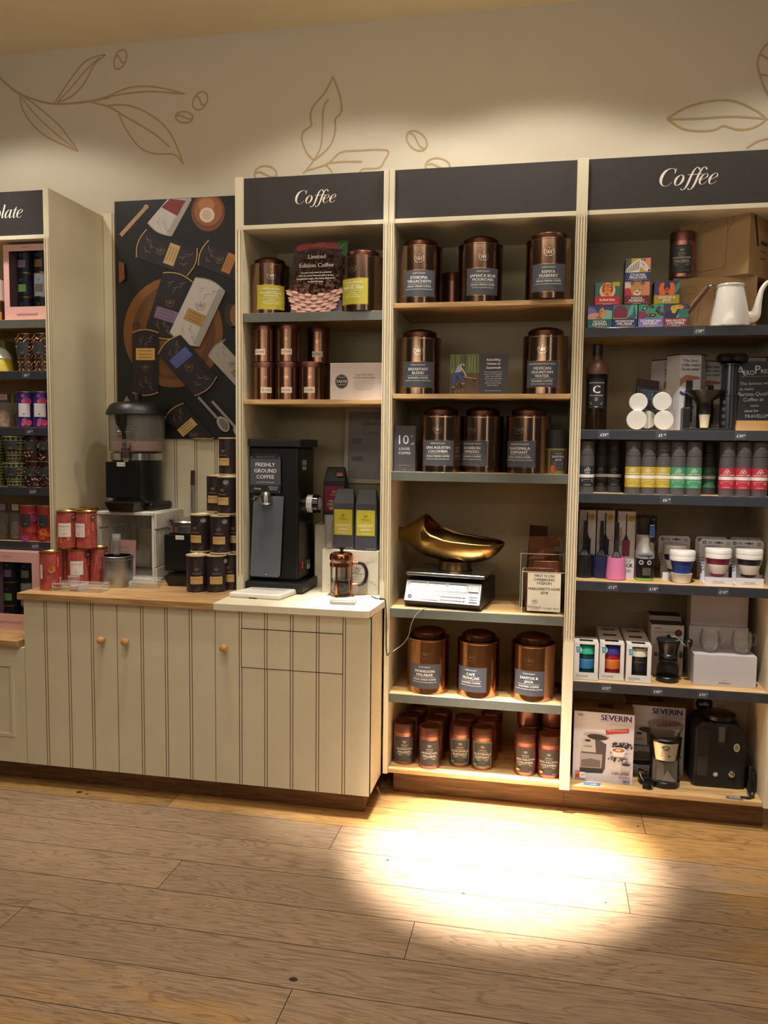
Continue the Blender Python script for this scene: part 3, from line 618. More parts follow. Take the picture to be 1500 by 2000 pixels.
for (xl,xr,pb,tt,ed,dot,kind,pos) in ((763,808,1494,MM,'#3a3360',None,'MONSOON MALABAR','left'),(813,857.4,1503,MM,'#3a3360',None,'MONSOON MALABAR','right'),
  (874,917.6,1498.6,GE,'#7fa294','#5f8a7c','GUATEMALA ELEPHANT','left'),(918,962,1505,GE,'#7fa294','#5f8a7c','GUATEMALA ELEPHANT','right'),
  (1002,1048,1516,SA,'#8c3350','#c2b040','SAN AGUSTIN COLOMBIA','left'),(1048,1094,1521.6,SA,'#8c3350','#c2b040','SAN AGUSTIN COLOMBIA','right')):
    p=atZ((xl+xr)/2,pb,.12); x,y=p.x,p.y+.047
    small_tin(x,y,.12,f'{pos} front rose-copper tin labelled {kind} on the bottom shelf',tt,ed,0,dot,'small coffee tins on the bottom shelf')
    for k in (1,2):
        if kind[0]=='G' and k==2 and pos=='left': continue
        small_tin(x+.012*k-(.02 if pos=='left' and kind[0]=='M' else 0)*0,y+.0985*k,.12,f'rose-copper tin {"directly" if k==1 else "two back"} behind {pos} front {kind} tin',None,group='small coffee tins on the bottom shelf')
for x,pos in ((-.052,'left'),(.045,'right')):
    small_tin(x,.195,.2925,f'rose-copper tin on the upper layer behind the {pos} SAN AGUSTIN tin',None,group='small coffee tins on the bottom shelf')
p=atY(1330,545,.14); q=small_tin(p.x,.14,p.z,'copper tin labelled MONSOON MALABAR standing on the lower cardboard box',MM,'#2d2a38'); TINZ=p.z
# tins behind the caddies on the top shelf
for k,(x,y) in enumerate(((-.42,.32),(-.325,.33))):
    T=small_tin(x,y,2.006,f'{"left" if k==0 else "right"} shaded copper tin in the gap between Ethiopia and Jamaica caddies',None,group='shaded tins behind the top caddies')
# My Coffee tins
CT_=tinmesh(.0475,.155,.022,COPR,COPL)
def my_tin(x,y,z,label,lab=True,tw=0):
    T=thing('coffee_tin',label,'tin',(x,y,z),face_cam(x,y)+tw,'My Coffee storage tins'); put(T,CT_[0],'body'); put(T,CT_[1],'lid')
    if lab:
        A=Art(.0002); A.r(-.024,.027,.024,.053,m('#c98c62',.22,1),6); A.r(-.0225,.0285,.0225,.0515,'#d8ccb4',6); A.t('My Coffee',0,.037,.007,'#3b342c',w=.038); A.crest(0,.093,.014,m('#c4a088',.2,1)); A.build('label',T,cyl(.0475),base=.0005)
yb=.07
for xl,xr,yy,zz,lab,tw in ((495.5,538.4,yb,1.63,'bottom of the left stack of My Coffee copper tins',.15),(539.6,586,yb,1.63,'bottom of the second stack of My Coffee copper tins',-.15),(586,632.7,yb,1.63,'single front My Coffee copper tin right of the two stacks',-.25)):
    x=cad_at(xl,xr,0,yy,740); my_tin(x,yy,zz,lab,True,tw)
for xl,xr,yy,lab,tw in ((495.5,538.4,yb,'top of the left stack of My Coffee copper tins',-.45),(539.6,586,yb,'top of the second stack of My Coffee copper tins',-.15),(599.7,646,.175,'top of the rear right stack of My Coffee copper tins',-.15)):
    x=cad_at(xl,xr,0,yy,665); my_tin(x,yy,1.7856,lab,True,tw)
x=cad_at(599.7,646,0,.175,665); my_tin(x,.175,1.63,'bottom of the rear right stack of copper tins, mostly hidden',False)
x2=cad_at(580,620,0,.20,665)
# cards
def card(name,label,cat,x,y,z,w,h,t,art,rz=0,tilt=0,mat_=None,group=None,tk='print'):
    T=thing(name,label,cat,(x,y,z),0,group,(tilt,0,rz)); MB().box(-w/2,w/2,0,t,0,h,mat_ or WHITE).build('panel',T,bev=.0006)
    art.build(tk,T,flat(0,-w/2,0),base=.0003); return T
# taste guarantee block
w,h=.215,.150; A=Art(); A.r(.002,.002,w-.002,h-.002,'#d6cccb'); A.e(.048,.075,.027,.029,'#2c2d33'); A.t('TASTE',.048,.070,.0115,'#e8e4e2',w=.046,bold=.03); A.t('Whittard',.048,.090,.005,'#e8e4e2'); A.t('GUARANTEE',.048,.060,.0045,'#e8e4e2',w=.03); A.ring(.048,.075,.024,.026,.0008,'#b8b4b2')
A.t('THE WHITTARD',.142,.098,.0075,'#55565e',w=.09); A.t('TASTE GUARANTEE',.142,.086,.0075,'#55565e',w=.095)
for i,s in enumerate(('Our Taste Guarantee means that if','something isn’t to your taste, you can','bring the rest with the receipt for a','full refund or exchange. So there’s no','excuse not to be adventurous.')): A.t(s,.142,.074-i*.008,.0042,'#75757c',w=.1)
A.e(.007,.072,.0015,.0015,'#55555a',n=8); A.e(.208,.072,.0015,.0015,'#55555a',n=8)
a=atY(646,779,.06); card('acrylic_sign','frosted block sign about the taste guarantee beside the My Coffee tins','sign',a.x+w/2,.05,1.63,w,h,.02,A,0,0,m('#d8d2cf',.12,0,0,'acrylic_block',0,.4))
# Guatemala card
w,h=.232,.160; A=Art(); A.r(.002,.002,w-.002,h-.002,'#43424c'); A.r(.002,.002,.115,h-.002,'#5d4a34'); A.r(.002,.085,.115,h-.002,'#6d7a4a')
for i in range(26): xx=.004+.109*random.random(); A.l([(xx,.085+.02*random.random()),(xx+.004*random.uniform(-1,1),.155)],.0022,random.choice(['#8d9a5a','#4f5e34','#a2a878','#3d4628']))
for i in range(30): A.e(.006+.1*random.random(),.004+.07*random.random(),.005,.003,random.choice(['#7d5230','#3f2c1c','#8a5e3c','#2f2218']),n=7,rot=random.random()*3)
A.p([(.02,.088),(.034,.115),(.05,.112),(.052,.095),(.03,.084)],'#a8a4b8'); A.l([(.045,.108),(.06,.085),(.066,.072)],.006,'#a8a4b8'); A.e(.05,.116,.009,.005,'#d8d4d0'); A.e(.05,.113,.005,.006,'#6b4a38')
A.l([(.024,.088),(.018,.06),(.016,.036)],.011,'#2f4f9a'); A.l([(.028,.086),(.045,.068),(.05,.045)],.011,'#2f4f9a'); A.l([(.056,.07),(.108,.062)],.003,'#b09a7c'); A.e(.016,.03,.007,.004,'#8a7a5a'); A.e(.054,.043,.008,.004,'#8a7a5a')
for i,s in enumerate(('Rebuilding','Homes in','Guatemala')): A.t(s,.172,.132-i*.0155,.0098,'#efece8',w=.085,sh=.25,bold=.03)
for i,s in enumerate(('We’re donating 20p for','every unit of Guatemalan','coffee* sold to EFICO,','with the aim of building','two new houses to','rehome victims of the','Fuego eruption.')): A.t(s,.172,.086-i*.0085,.0052,'#dcdadc',w=.09)
A.bars(.172,.016,.08,.001,2,'#9a98a0')
a=atY(877.8,768,.06); card('acrylic_sign','card reading Rebuilding Homes in Guatemala between two bronze caddies','sign',a.x+w/2,.06,1.652,w,h,.014,A,.0,0,ACRY)
# 10% off
w,h=.088,.185; A=Art(); A.r(.001,.002,w-.001,h-.002,'#45454d'); A.t('10',.040,.110,.038,'#efeef0',w=.056); A.t('%',.072,.138,.008,'#efeef0'); A.t('off',.075,.108,.008,'#efeef0'); A.t('LOOSE',.043,.086,.0105,'#efeef0',w=.052); A.t('COFFEE',.043,.069,.0105,'#efeef0',w=.058); A.t('When you buy 500g or more',.043,.024,.003,'#bdbcc2',w=.066)
A.e(.043,.178,.0015,.0015,'#cccccc',n=8); A.e(.043,.008,.0015,.0015,'#cccccc',n=8)
a=atY(767,921,.035); card('acrylic_sign','narrow dark card offering 10% off loose coffee, left of the third shelf','sign',a.x+w/2+.004,.035,1.344,w,h,.010,A,.06,0,ACRY)
# canister left and right on that shelf
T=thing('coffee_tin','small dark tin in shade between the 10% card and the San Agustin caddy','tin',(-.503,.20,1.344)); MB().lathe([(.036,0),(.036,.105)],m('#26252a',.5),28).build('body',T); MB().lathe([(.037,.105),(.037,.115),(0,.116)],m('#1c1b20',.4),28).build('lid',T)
x,y=.030,.10; T=thing('coffee_tin','olive tin with dark lid labelled Santos & Java, right end of the third shelf','tin',(x,y,1.344),face_cam(x,y)+.15)
MB().lathe([(.044,0),(.045,.002),(.045,.100)],m('#83783f',.42,.3,.05,'olive_tin'),36).build('body',T); MB().lathe([(.042,.1005),(.044,.101),(.044,.17),(.041,.173),(0,.173)],m('#2c2826',.4,.4),36).build('lid',T)
A=Art(.0002); A.r(-.028,.012,.036,.092,'#37353a',8); A.t('DARK ROAST',.004,.078,.003,'#cfccc8',w=.035); A.t('SANTOS &',.004,.064,.008,'#dcdad6',w=.052); A.t('JAVA',.004,.052,.008,'#dcdad6'); A.r(-.02,.047,.028,.0478,'#cfccc8'); A.bars(.004,.042,.04,.0016,2,'#8d8b88'); A.e(-.016,.022,.009,.012,'#b5532e'); A.e(-.009,.02,.006,.009,'#7a3822'); A.build('label',T,cyl(.045),base=.0005)
# limited edition leaning picture card
w,h=.262,.345
T=thing('picture_card','leaning card reading Limited Edition Coffee with a basket of beans','sign',(0,0,0)); pb_=atY(615,606,.05); T.location=(pb_.x,.085,1.979); T.rotation_euler=(-.15,0,-.03)
W2=.232; H2=.312
MB().box(-W2/2,W2/2,0,.003,0,H2,WHITE).build('board',T)
A=Art(.00006); A.r(-W2/2,0,W2/2,H2,'#3a2a2a'); A.r(-W2/2,0,W2/2,.06,'#8f86a0')
for i in range(5): A.r(-W2/2,.012*i,W2/2,.012*i+.0015,'#6d6580')
A.r(-W2/2,H2*.80,W2/2,H2,'#4f3a3c'); 
for cx,cy,rx,ry,c in ((-.06,.287,.045,.02,'#9c4644'),(0,.290,.04,.018,'#b35550'),(.045,.287,.035,.02,'#9c4644'),(-.02,.278,.05,.012,'#843a3a')): A.e(cx,cy,rx,ry,c)
A.p([(.07,H2-.001),(.115,H2-.001),(.115,.24),(.085,.26)],'#3f6a3a'); A.l([(.075,.27),(.105,.30)],.003,'#78a062'); A.e(.0,.268,.1,.012,'#33262a')
A.e(.0,.15,.108,.115,'#33211a')
for i in range(430):
    t=random.random()*2*PI; q=random.random()**.5; cx,cy=.103*q*cos(t),.16+.108*q*sin(t)
    if cy<.068: continue
    if cy<.10 and abs(cx)>.095: continue
    k=random.choice(['#6b4230','#7d4e38','#4f2f22','#8d5a42','#5c3826']) if cy<.14 else random.choice(['#4b3026','#3d261e','#5a3a2e'])
    ro=random.random()*3; A.e(cx,cy,.0072,.0048,k,rot=ro,n=8); A.l([(cx-.005*cos(ro),cy-.005*sin(ro)),(cx+.005*cos(ro),cy+.005*sin(ro))],.0010,'#22140f')
A.p([(-.113,.098),(-.09,.085),(-.06,.073),(-.02,.066),(.03,.066),(.07,.075),(.1,.09),(.113,.10),(.10,.04),(.075,.006),(-.07,.006),(-.10,.04)],'#8a5a52')
for row in range(6):
    z_=.086-.0155*row; wd=.112-.006*row
    for k in range(9):
        x_=-wd+2*wd*k/8; sag=-.022*cos(x_/wd*PI/2)
        if (k+row)%2: A.e(x_,z_+sag+.004,.0155,.0058,'#e3b9ac',rot=x_*3,n=10)
        else: A.e(x_,z_+sag,.0135,.0048,'#cf9f92',rot=x_*3,n=10)
for i in range(2): A.t(('Limited','Edition Coffee')[i],.004,.218-.036*i,.0185,'#d9cfc8',w=(.105,.19)[i],bold=.035)
for i,s in enumerate(('Let your taste buds on a journey','with our exotic limited edition beans,','exceptional origins. But hurry they won’t','be here for long.')): A.t(s,.004,.157-.0125*i,.0072,'#e6dcd6',w=(.14,.155,.165,.075)[i],bold=.03)
A.build('print',T,flat(0),base=.0003)
# ================================================================ WORKTOP, RIGHT PART
# coffee grinder
gx0,gx1,gy0,gy1=-1.239,-1.020,.066,.297
T=thing('coffee_grinder','tall black shop coffee grinder with FRESHLY GROUND COFFEE sign on the painted worktop','grinder',((gx0+gx1)/2,gy0,CT))
hw=(gx1-gx0)/2
MB().box(-hw,hw,0,.231,.045,.612,BLK).build('body',T,bev=.010)
MB().box(-hw-.022,hw+.013,-.014,.245,.612,.645,m('#1b1b1d',.38,0,.05,'lid_black')).build('top_cap',T,bev=.004)
b=MB(); b.box(-hw-.03,hw+.035,-.05,.245,.006,.046,BLK); b.build('base',T,bev=.006)
b=MB(); b.lathe([(.006,0),(.006,.006),(.004,.0065),(0,.0065)],BLK,12,cx=-hw,cy=-.03); b.lathe([(.006,0),(.006,.006)],BLK,12,cx=hw+.015,cy=-.03); b.build('foot',T)
b=MB(); b.box(-.094,.028,-.012,.0,.458,.582,BLK); b.build('sign_mount',T,bev=.004)
A=Art(); u0,u1=-.099,.036; A.r(u0,.418,u1,.575,'#17171a'); A.t('OPERATING INSTRUCTIONS',(u0+u1)/2,.5675,.0045,'#8d8d92',w=.09)
A.r(u0,.452,u1,.562,m('#4b4e58',.4))
for i,s in enumerate(('FRESHLY','GROUND','COFFEE')): A.t(s,(u0+u1)/2,.530-.0255*i,.0165,'#eeeef0',w=(.092,.098,.086)[i],bold=.02)
A.t('to suit your brewing style',(u0+u1)/2,.4615,.0055,'#dadade',w=.098); A.t('ditting',-.066,.433,.009,'#c8c8cc',w=.042); A.bars(.004,.446,.045,.0018,5,'#8a8a90')
for x_ in (u0+.007,u1-.007):
    for z_ in (.568,.424): A.e(x_,z_,.0025,.0025,'#8a8a8a',n=8)
A.build('sign_plate',T,flat(-.013),base=.001)
b=MB(); b.prism([(-.094,.395),(.042,.395),(.030,.07),(.018,.062),(-.092,.062),(-.098,.07),(-.083,.405),(.048,.405)][0:0] or [(-.083,.405),(.050,.405),(.034,.072),(.026,.062),(-.094,.062),(-.100,.070)],-.016,-.012,m('#77818e',.38,.6,.04,'bag_plate_steel')); p_=b.build('bag_plate',T,bev=.0015)
b=MB(); xf=Matrix.Translation((-.028,-.016,.078))@Matrix.Rotation(PI/2,4,'X'); b.lathe([(.006,0),(.006,.002),(.003,.0025),(0,.0025)],STEEL,12,xf=xf); b.build('screw',p_)
b=MB(); b.lathe([(.021,.372),(.026,.38),(.024,.41),(.018,.425),(0,.425)],STEEL,24,cx=-.022,cy=-.030); b.build('spout',T)
b=MB(); b.tube([(-.022,-.03,.40),(-.038,-.05,.408),(-.058,-.062,.398)],[.006,.006,.006],BLK); b.lathe([(0,0),(.010,.004),(.012,.010),(.010,.016),(0,.02)],BLKG,16,cx=-.062,cy=-.064); 
for i in range(len(b.v)-80,len(b.v)): b.v[i]=(b.v[i][0],b.v[i][1],b.v[i][2]+.385)
b.build('lever',T)
xf=Matrix.Translation((hw,.075,.372))@Matrix.Rotation(PI/2,4,'Y')
b=MB(); b.lathe([(.041,0),(.041,.018),(.036,.020),(.036,.021)],BLKG,32,xf=xf); b.lathe([(.038,.021),(.038,.046)],m('#d8d8d8',.3,0,0,'white_scale'),32,xf=xf); b.lathe([(.040,.046),(.039,.07),(.030,.072),(.028,.07)],BLKG,32,xf=xf); b.lathe([(.027,.070),(.027,.073),(.018,.0735),(0,.0735)],m('#e2e2e2',.35,0,0,'white_scale2'),32,xf=xf)
for k in range(12):
    t=2*PI*k/12; q=Matrix.Translation((hw,.075,.372))@Matrix.Rotation(PI/2,4,'Y')@Matrix.Rotation(t,4,'Z'); b.box(.0378,.0386,-.0008,.0008,.024,.034,BLK,q)
b.build('grind_dial',T)
A=Art(); A.r(.055,.515,.108,.557,'#d6d6d4'); A.t('ditting',.081,.528,.014,'#2a2a2c',w=.046,bold=.04); A.bars(.08,.551,.04,.002,2,'#8a8a8a'); A.build('maker_label',T,right(hw),base=.0006)
b=MB(); b.box(hw,hw+.006,.038,.052,.095,.125,m('#b3271e',.3,0,0,'red_switch')); b.build('power_switch',T,bev=.0015)
A=Art(); A.r(.125,.08,.17,.118,'#cfd8cf'); A.r(.127,.100,.168,.116,'#3c8a62'); A.bars(.147,.096,.036,.002,3,'#8a9a8a'); A.build('rating_label',T,right(hw),base=.0006)
# white tray
a=atZ(516,1166,CT); T=thing('drip_tray','white plastic tray on the painted worktop in front of the grinder','tray',(-1.136,-.035,CT),-.06)
b=MB(); b.prism([(-.120,-.085),(.105,-.085),(.120,.085),(-.075,.085)],0,.022,m('#e6e2da',.35,0,0,'white_plastic'),axis='z')
T2=b.build('tray',T,bev=.008,seg=3); MB().prism([(-.07,.005),(.09,.005),(.09,.07),(-.055,.07)],.0221,.0228,m('#c4c2c0',.3,0,0,'tray_well'),axis='z').build('well',T2)
MB().box(-.03,.005,-.0858,-.0846,.0,.004,BLK).build('grip',T2)
# cafetiere
c=atZ(661,1168,CT); x,y=c.x,c.y+.048
T=thing('french_press','copper-framed glass cafetiere half full of coffee on the painted worktop','cafetiere',(x,y,CT),face_cam(x,y)+.1)
KOP=m('#d58b66',.14,1,.02,'bright_copper')
R_=.046; H_=.152
MB().lathe([(R_-.010,.012),(R_-.002,.017),(R_,.028),(R_,H_),(R_+.002,H_+.004),(R_+.0005,H_+.004),(R_-.0015,H_),(R_-.0015,.03),(R_-.012,.0135),(0,.0135)],CLEAR,40).build('glass_beaker',T)
MB().lathe([(0,.0142),(R_-.011,.0142),(R_-.0025,.032),(R_-.0025,.067),(0,.067)],m('#1b0d06',.06,0,0,'brewed_coffee',0,.5),36).build('coffee',T)
b=MB(); b.lathe([(R_+.0005,.126),(R_+.0025,.126),(R_+.0025,.142),(R_+.0005,.142)],KOP,40)
for k in range(4):
    t=PI/4+k*PI/2+.25; q=Matrix.Rotation(t,4,'Z')
    b.box(R_+.0004,R_+.0028,-.0045,.0045,.010,.128,KOP,q); b.tube([q@Vector((R_+.002,0,.012)),q@Vector((R_+.004,0,.005)),q@Vector((R_+.012,0,.003))],.0035,KOP,8); b.tube([q@Vector((R_+.002,0,.012)),q@Vector((R_-.012,0,.008)),q@Vector((0,0,.008))],.0025,KOP,6)
b.build('frame',T)
b=MB(); b.tube(smooth([(R_,0,.136,.005),(R_+.016,0,.137,.005),(R_+.045,0,.130,.0075),(R_+.058,0,.10,.0085),(R_+.056,0,.07,.0085),(R_+.04,0,.047,.008),(R_+.012,0,.043,.006)][0:0] or [(R_+.004,0,.136),(R_+.018,0,.137),(R_+.044,0,.130),(R_+.058,0,.102),(R_+.056,0,.072),(R_+.042,0,.050),(R_+.012,0,.044),(R_+.002,0,.044)],6),.0072,BLK,12); b.build('handle',T)
b=MB(); b.tube([(R_,0,.136),(R_+.02,0,.137)],.0085,KOP,12); b.tube([(R_,0,.044),(R_+.02,0,.045)],.0085,KOP,12); b.build('bracket',T)
MB().lathe([(R_+.003,H_),(R_+.004,H_+.006),(R_+.004,H_+.016),(R_-.001,H_+.026),(R_-.012,H_+.031),(.012,H_+.033),(.005,H_+.034),(0,H_+.034)],KOP,40).build('lid',T)
b=MB(); b.lathe([(.0028,.07),(.0028,H_+.052)],STEEL,10); b.lathe([(.005,H_+.034),(.008,H_+.042),(.016,H_+.048),(.017,H_+.052),(.010,H_+.055),(0,H_+.055)],BLK,20); b.lathe([(.041,.069),(.041,.073),(0,.074)],STEEL,28); b.build('plunger',T)
# acrylic price blocks
def block(label,x,y,z,w,d,h,rz,splits=0):
    T=thing('acrylic_block',label,'price block',(x,y,z),rz,'clear acrylic blocks')
    MB().box(-w/2,w/2,-d/2,d/2,0,h,glass('#fdfefe',.03,1.49,'acrylic_block_clear',True,.10,.7)).build('block',T,bev=.0012)
    b=MB(); EW=m('#dfe6e6',.2,0,0,'glint_edge'); edges(b,-w/2+.001,w/2-.001,-d/2+.001,d/2-.001,.001,h-.001,EW,.0012); edges(b,-w/2+.001,w/2-.001,-d/2+.001,d/2-.001,h/2-.001,h/2+.001,EW,.0012)  # pale bars stand in for light caught along the edges, plus the seam
    if splits: b.box(w*.05,w*.05+.001,-d/2+.002,d/2-.002,.001,h-.001,m('#c9cfcf',.2,0,0,'joint'))
    b.build('glint_and_seam',T)
block('small clear acrylic block on the worktop in front of the cafetiere',-.775,-.128,CT,.098,.052,.017,.04)
block('front clear acrylic block beside the little tasting cup',-1.915,-.125,CT,.215,.085,.032,.03,1)
block('rear clear acrylic block standing behind the front one',-1.70,.035,CT,.12,.12,.030,.25)
# gift boxes
def gbox(label,x,y,z,w,d,h,rz=0,art=None,cat='gift box',mt=None,name='gift_box',lidh=0):
    T=thing(name,label,cat,(x,y,z),rz); MB().box(-w/2,w/2,0,d,0,h,mt or WHITE).build('box',T,bev=.0012)
    if art: art.build('print',T,flat(0,0,0),base=.0004)
    return T
GB=m('#d9d2c0',.55,0,.03,'cream_carton')
A=Art()
def leafart(A,x,y,s,c,fl=1):
    A.l(smooth([(x,y),(x+fl*s*.3,y+s*.4),(x+fl*s*.9,y+s*.6)]),.0012,c)
    for t,q in ((.2,.25),(.5,.45),(.8,.55)):
        A.l(smooth([(x+fl*s*t,y+s*q),(x+fl*s*(t+.15),y+s*(q+.28)),(x+fl*s*(t+.32),y+s*(q+.3)),(x+fl*s*(t+.2),y+s*(q+.08)),(x+fl*s*t,y+s*q)]),.001,c)
for (x_,y_,s_,f_) in ((.04,.10,.07,1),(.12,.03,.05,-1),(-.10,.02,.06,1),(-.03,.15,.06,-1),(.02,.02,.05,1)): leafart(A,x_,y_,s_,'#b9b09a',f_)
A.crest(.03,.11,.022,'#4a4640'); A.t('Whittard',.035,.083,.011,'#4a4640'); A.t('CHELSEA 1886',.035,.075,.004,'#6a655c')
a=atZ(683,1153,CT); gbox('cream gift box with leaf drawings behind the cafetiere, under the hazelnut bags',-.800,.085,CT,.245,.14,.185,-.04,A,mt=GB)
A=Art(); leafart(A,-.02,.10,.09,'#a9a08c'); leafart(A,.03,.02,.08,'#a9a08c',-1)
gbox('cream gift box standing upright between grinder and cafetiere, under the salted caramel bag',-.935,.235,CT,.125,.13,.275,0,A,mt=GB)
# coffee bags
def bag(label,x,y,z,w,h,d,col,lc,ln,rz=0,lx=.0,rosy=False,grp='side gusset coffee bags'):
    T=thing('coffee_bag',label,'coffee bag',(x,y,z),rz,grp); c=m(col,.5,0,.08,'bag_foil',.1,0,18); b=MB()
    zt=h*.76
    vs=[(-w/2,0,0),(w/2,0,0),(w/2,d,0),(-w/2,d,0),(-w/2,0,zt*.5),(w/2,0,zt*.5),(w/2,d,zt*.5),(-w/2,d,zt*.5),(-w/2+.002,.002,zt),(w/2-.002,.002,zt),(w/2-.002,d-.004,zt),(-w/2+.002,d-.004,zt),(-w/2+.010,d*.42,h),(w/2-.010,d*.42,h),(w/2-.010,d*.58,h),(-w/2+.010,d*.58,h)]
    fs=[(3,2,1,0)]
    for k in (0,4,8): fs+=[(k,k+1,k+5,k+4),(k+1,k+2,k+6,k+5),(k+2,k+3,k+7,k+6),(k+3,k,k+4,k+7)]
    fs.append((12,13,14,15)); b.add(vs,fs,c); b.build('bag',T,bev=.003)
    A=Art(); u=w*.42; z0,z1=h*.24,h*.66
    if rosy: z0,z1=h*.22,h*.67
    A.r(-u+lx,z0,u+lx,z1,lc); cc=lx; ik='#3d3d2c' if not rosy else '#d8c4c0'
    A.crest(cc,z1-.024,.012,ik); A.t('Whittard',cc,z1-.042,.007,ik,w=u*1.2)
    zz=z1-.070
    for s in ln: A.t(s,cc,zz,.0098,'#f2f0e0',w=u*1.6); zz-=.0135
    A.r(cc-u*.7,zz+.0085,cc+u*.7,zz+.0093,'#f2f0e0'); A.bars(cc,zz+.003,u*1.3,.0018,2,'#e8e6cc'); A.bars(cc,z0+.013,u*1.1,.0016,2,'#d8d6b8')
    if rosy: A.r(u*.3,h*.87,u*.3+.026,h*.875+.008,'#c05a4a'); A.r(u*.3,h*.845,u*.3+.026,h*.855+.006,'#b88a6a')
    else: A.t('GROUND COFFEE',u*.6,.006,.0035,'#bdbdc4')
    A.build('label',T,flat(0),base=.0005); return T
bz=CT+.186
bag('left yellow-label HAZELNUT coffee bag on the cream gift box',-.835,.10,bz,.094,.255,.07,'#3f424d','#bdb32e',['HAZELNUT'],-.03)
bag('right yellow-label HAZELNUT coffee bag on the cream gift box',-.735,.085,bz,.094,.255,.07,'#3f424d','#bdb32e',['HAZELNUT'],-.03)
bag('black SALTED CARAMEL coffee bag with crimson label on the upright box',-.915,.25,CT+.276,.100,.250,.07,'#1d1b1f','#7c1b33',['SALTED','CARAMEL'],.0,.0,True)
# framed notice
T=thing('framed_notice','cream-framed loose coffee notice leaning in the back of the left unit','picture frame',(-.775,.375,1.275),0,None,(-.08,0,.0))
w,h=.26,.345; b=MB(); FRM=m('#b9b5a6',.5,0,.03,'frame_cream')
for q in ((-w/2,w/2,h-.02,h),(-w/2,w/2,0,.02),(-w/2,-w/2+.02,.02,h-.02),(w/2-.02,w/2,.02,h-.02)): b.box(q[0],q[1],0,.016,q[2],q[3],FRM)
b.build('frame',T,bev=.002); MB().box(-w/2+.018,w/2-.018,.008,.014,.018,h-.018,m('#8f8d90',.5,0,0,'notice_paper')).build('notice',T)
A=Art(); A.crest(.02,.296,.012,'#5a5860'); A.t('LOOSE COFFEE',.02,.262,.014,'#4c4a52',w=.16,bold=.02); A.t('15% off 250g and over',.015,.222,.010,'#4c4a52',w=.17,sh=.3); A.bars(-.095,.20,.05,.003,4,'#5f5d66','L'); A.bars(-.095,.12,.06,.0026,4,'#5f5d66','L'); A.build('print',T,flat(.008),base=.0004)
b=MB(); b.box(-.12,.12,.0,.045,0,.448,m('#8d8468',.7,0,.04,'rear_carton')); T=thing('carton','plain shaded carton behind the coffee bags carrying the framed notice','box',(-.775,.375,CT)); b.build('box',T,bev=.001)
# clear cup stack
CUPM=glass('#fefefe',.04,1.4,'cup_plastic',True,.10)
def cupstack(label,x,y,z,r,n,h1,col=CUPM,lift=.0072,group=None):
    for i in range(n):
        b=MB(); zz=0; b.lathe([(0,zz+.001),(r*.72,zz+.001),(r,zz+h1),(r*1.06,zz+h1),(r*1.06,zz+h1-.0012),(r*.98,zz+h1-.002)],col,22); o=b.build('plastic_cup',loc=(x,y,z+i*lift)); tag(o,label,'cup',group if n>1 else None)
    return o
cupstack('clear tasting cup in the tall stack left of the hazelnut bags',-.895,.10,bz,.021,16,.035,group='tall stack of tasting cups')
# white cable from the scales and black cable over the worktop end
def cable(label,pts,r,c): return tag(MB().tube(smooth(pts,8),r,c,8).build('cable'),label,'cable')
cable('thin black cable hanging over the right end of the painted worktop',[(-.70,.05,CT+.003),(-.665,-.005,CT+.004),(-.632,-.016,CT+.004),(-.6235,-.024,.80),(-.620,-.0245,.72),(-.621,-.022,.64),(-.617,-.020,.60),(-.609,-.012,.61)],.0022,BLK)
cable('thin pale cable dropping from the scales below the shelf',[(-.47,.035,.7935),(-.475,-.004,.7945),(-.50,-.012,.775),(-.522,-.008,.73),(-.535,.012,.68),(-.56,.02,.64),(-.598,-.004,.612)],.0016,m('#8f8b84',.5,0,0,'pale_cable'))
# ================================================================ WORKTOP, LEFT PART
RED=m('#ad5148',.42,.05,.24,'red_tin_print',0,0,45); GOLD=m('#c99a55',.28,1,.04,'gold_rim'); DKT=m('#2b2024',.42,.1,.10,'brown_tin_print',0,0,40); CREAMT=m('#cdbb94',.4,.3,.03,'pale_gold_rim')
def bigtin(r,h,bm,rm):
    b=MB(); b.lathe([(r-.001,.006),(r-.001,h-.006)],bm,36); me=b.build('body').data
    b=MB(); b.lathe([(r-.003,0),(r+.0008,.001),(r+.0008,.006),(r-.001,.0065)],rm,36); b.lathe([(r-.001,h-.0065),(r+.0012,h-.005),(r+.0012,h-.001),(r-.002,h),(r-.005,h-.003),(0,h-.003)],rm,36); m2=b.build('rim').data
    for o in list(COL.objects)[-2:]: D.objects.remove(o)
    return me,m2
RT_=bigtin(.0435,.162,RED,GOLD); BT_=bigtin(.0430,.162,DKT,CREAMT)
def redtin(x,y,z,label,rz=0,badge='£9',ba=.42,lab=True,la=-.25):
    T=thing('chocolate_tin',label,'tin',(x,y,z),face_cam(x,y)+rz,'red hot chocolate tins'); put(T,RT_[0],'body'); put(T,RT_[1],'rim'); r=.0435
    A=Art(.0002)
    for i in range(16): u=-.07+.14*random.random(); z0=.015+.1*random.random(); A.r(u,z0,u+.003+.006*random.random(),z0+.02+.03*random.random(),random.choice(['#c45a45','#a33c3c','#c06a48','#b75a5a']))
    if lab: u=la*r*1.9; A.r(u-.026,.052,u+.026,.112,'#d9cfc8',6); A.t('STRAWBERRY WHITE',u-.022,.096,.0045,'#8a4038',al='L',w=.042); A.bars(u-.022,.088,.036,.0012,2,'#b08a80','L'); A.crest(u,.066,.007,'#b04038')
    if badge: u=ba*r*1.6; A.e(u,.138,.0105,.0105,'#3b3b3e'); A.t(badge,u,.134,.008,'#dddddd')
    A.build('label',T,cyl(r-.001),base=.0006)
def tz(px,pb,z,r): p=atZ(px,pb,z); return p.x,p.y+r
r=.0455
x,y=-2.054,-.128; redtin(x,y,CT,'red tin turned sideways standing alone at the left worktop corner',.3,None,0,False)
r=.0435
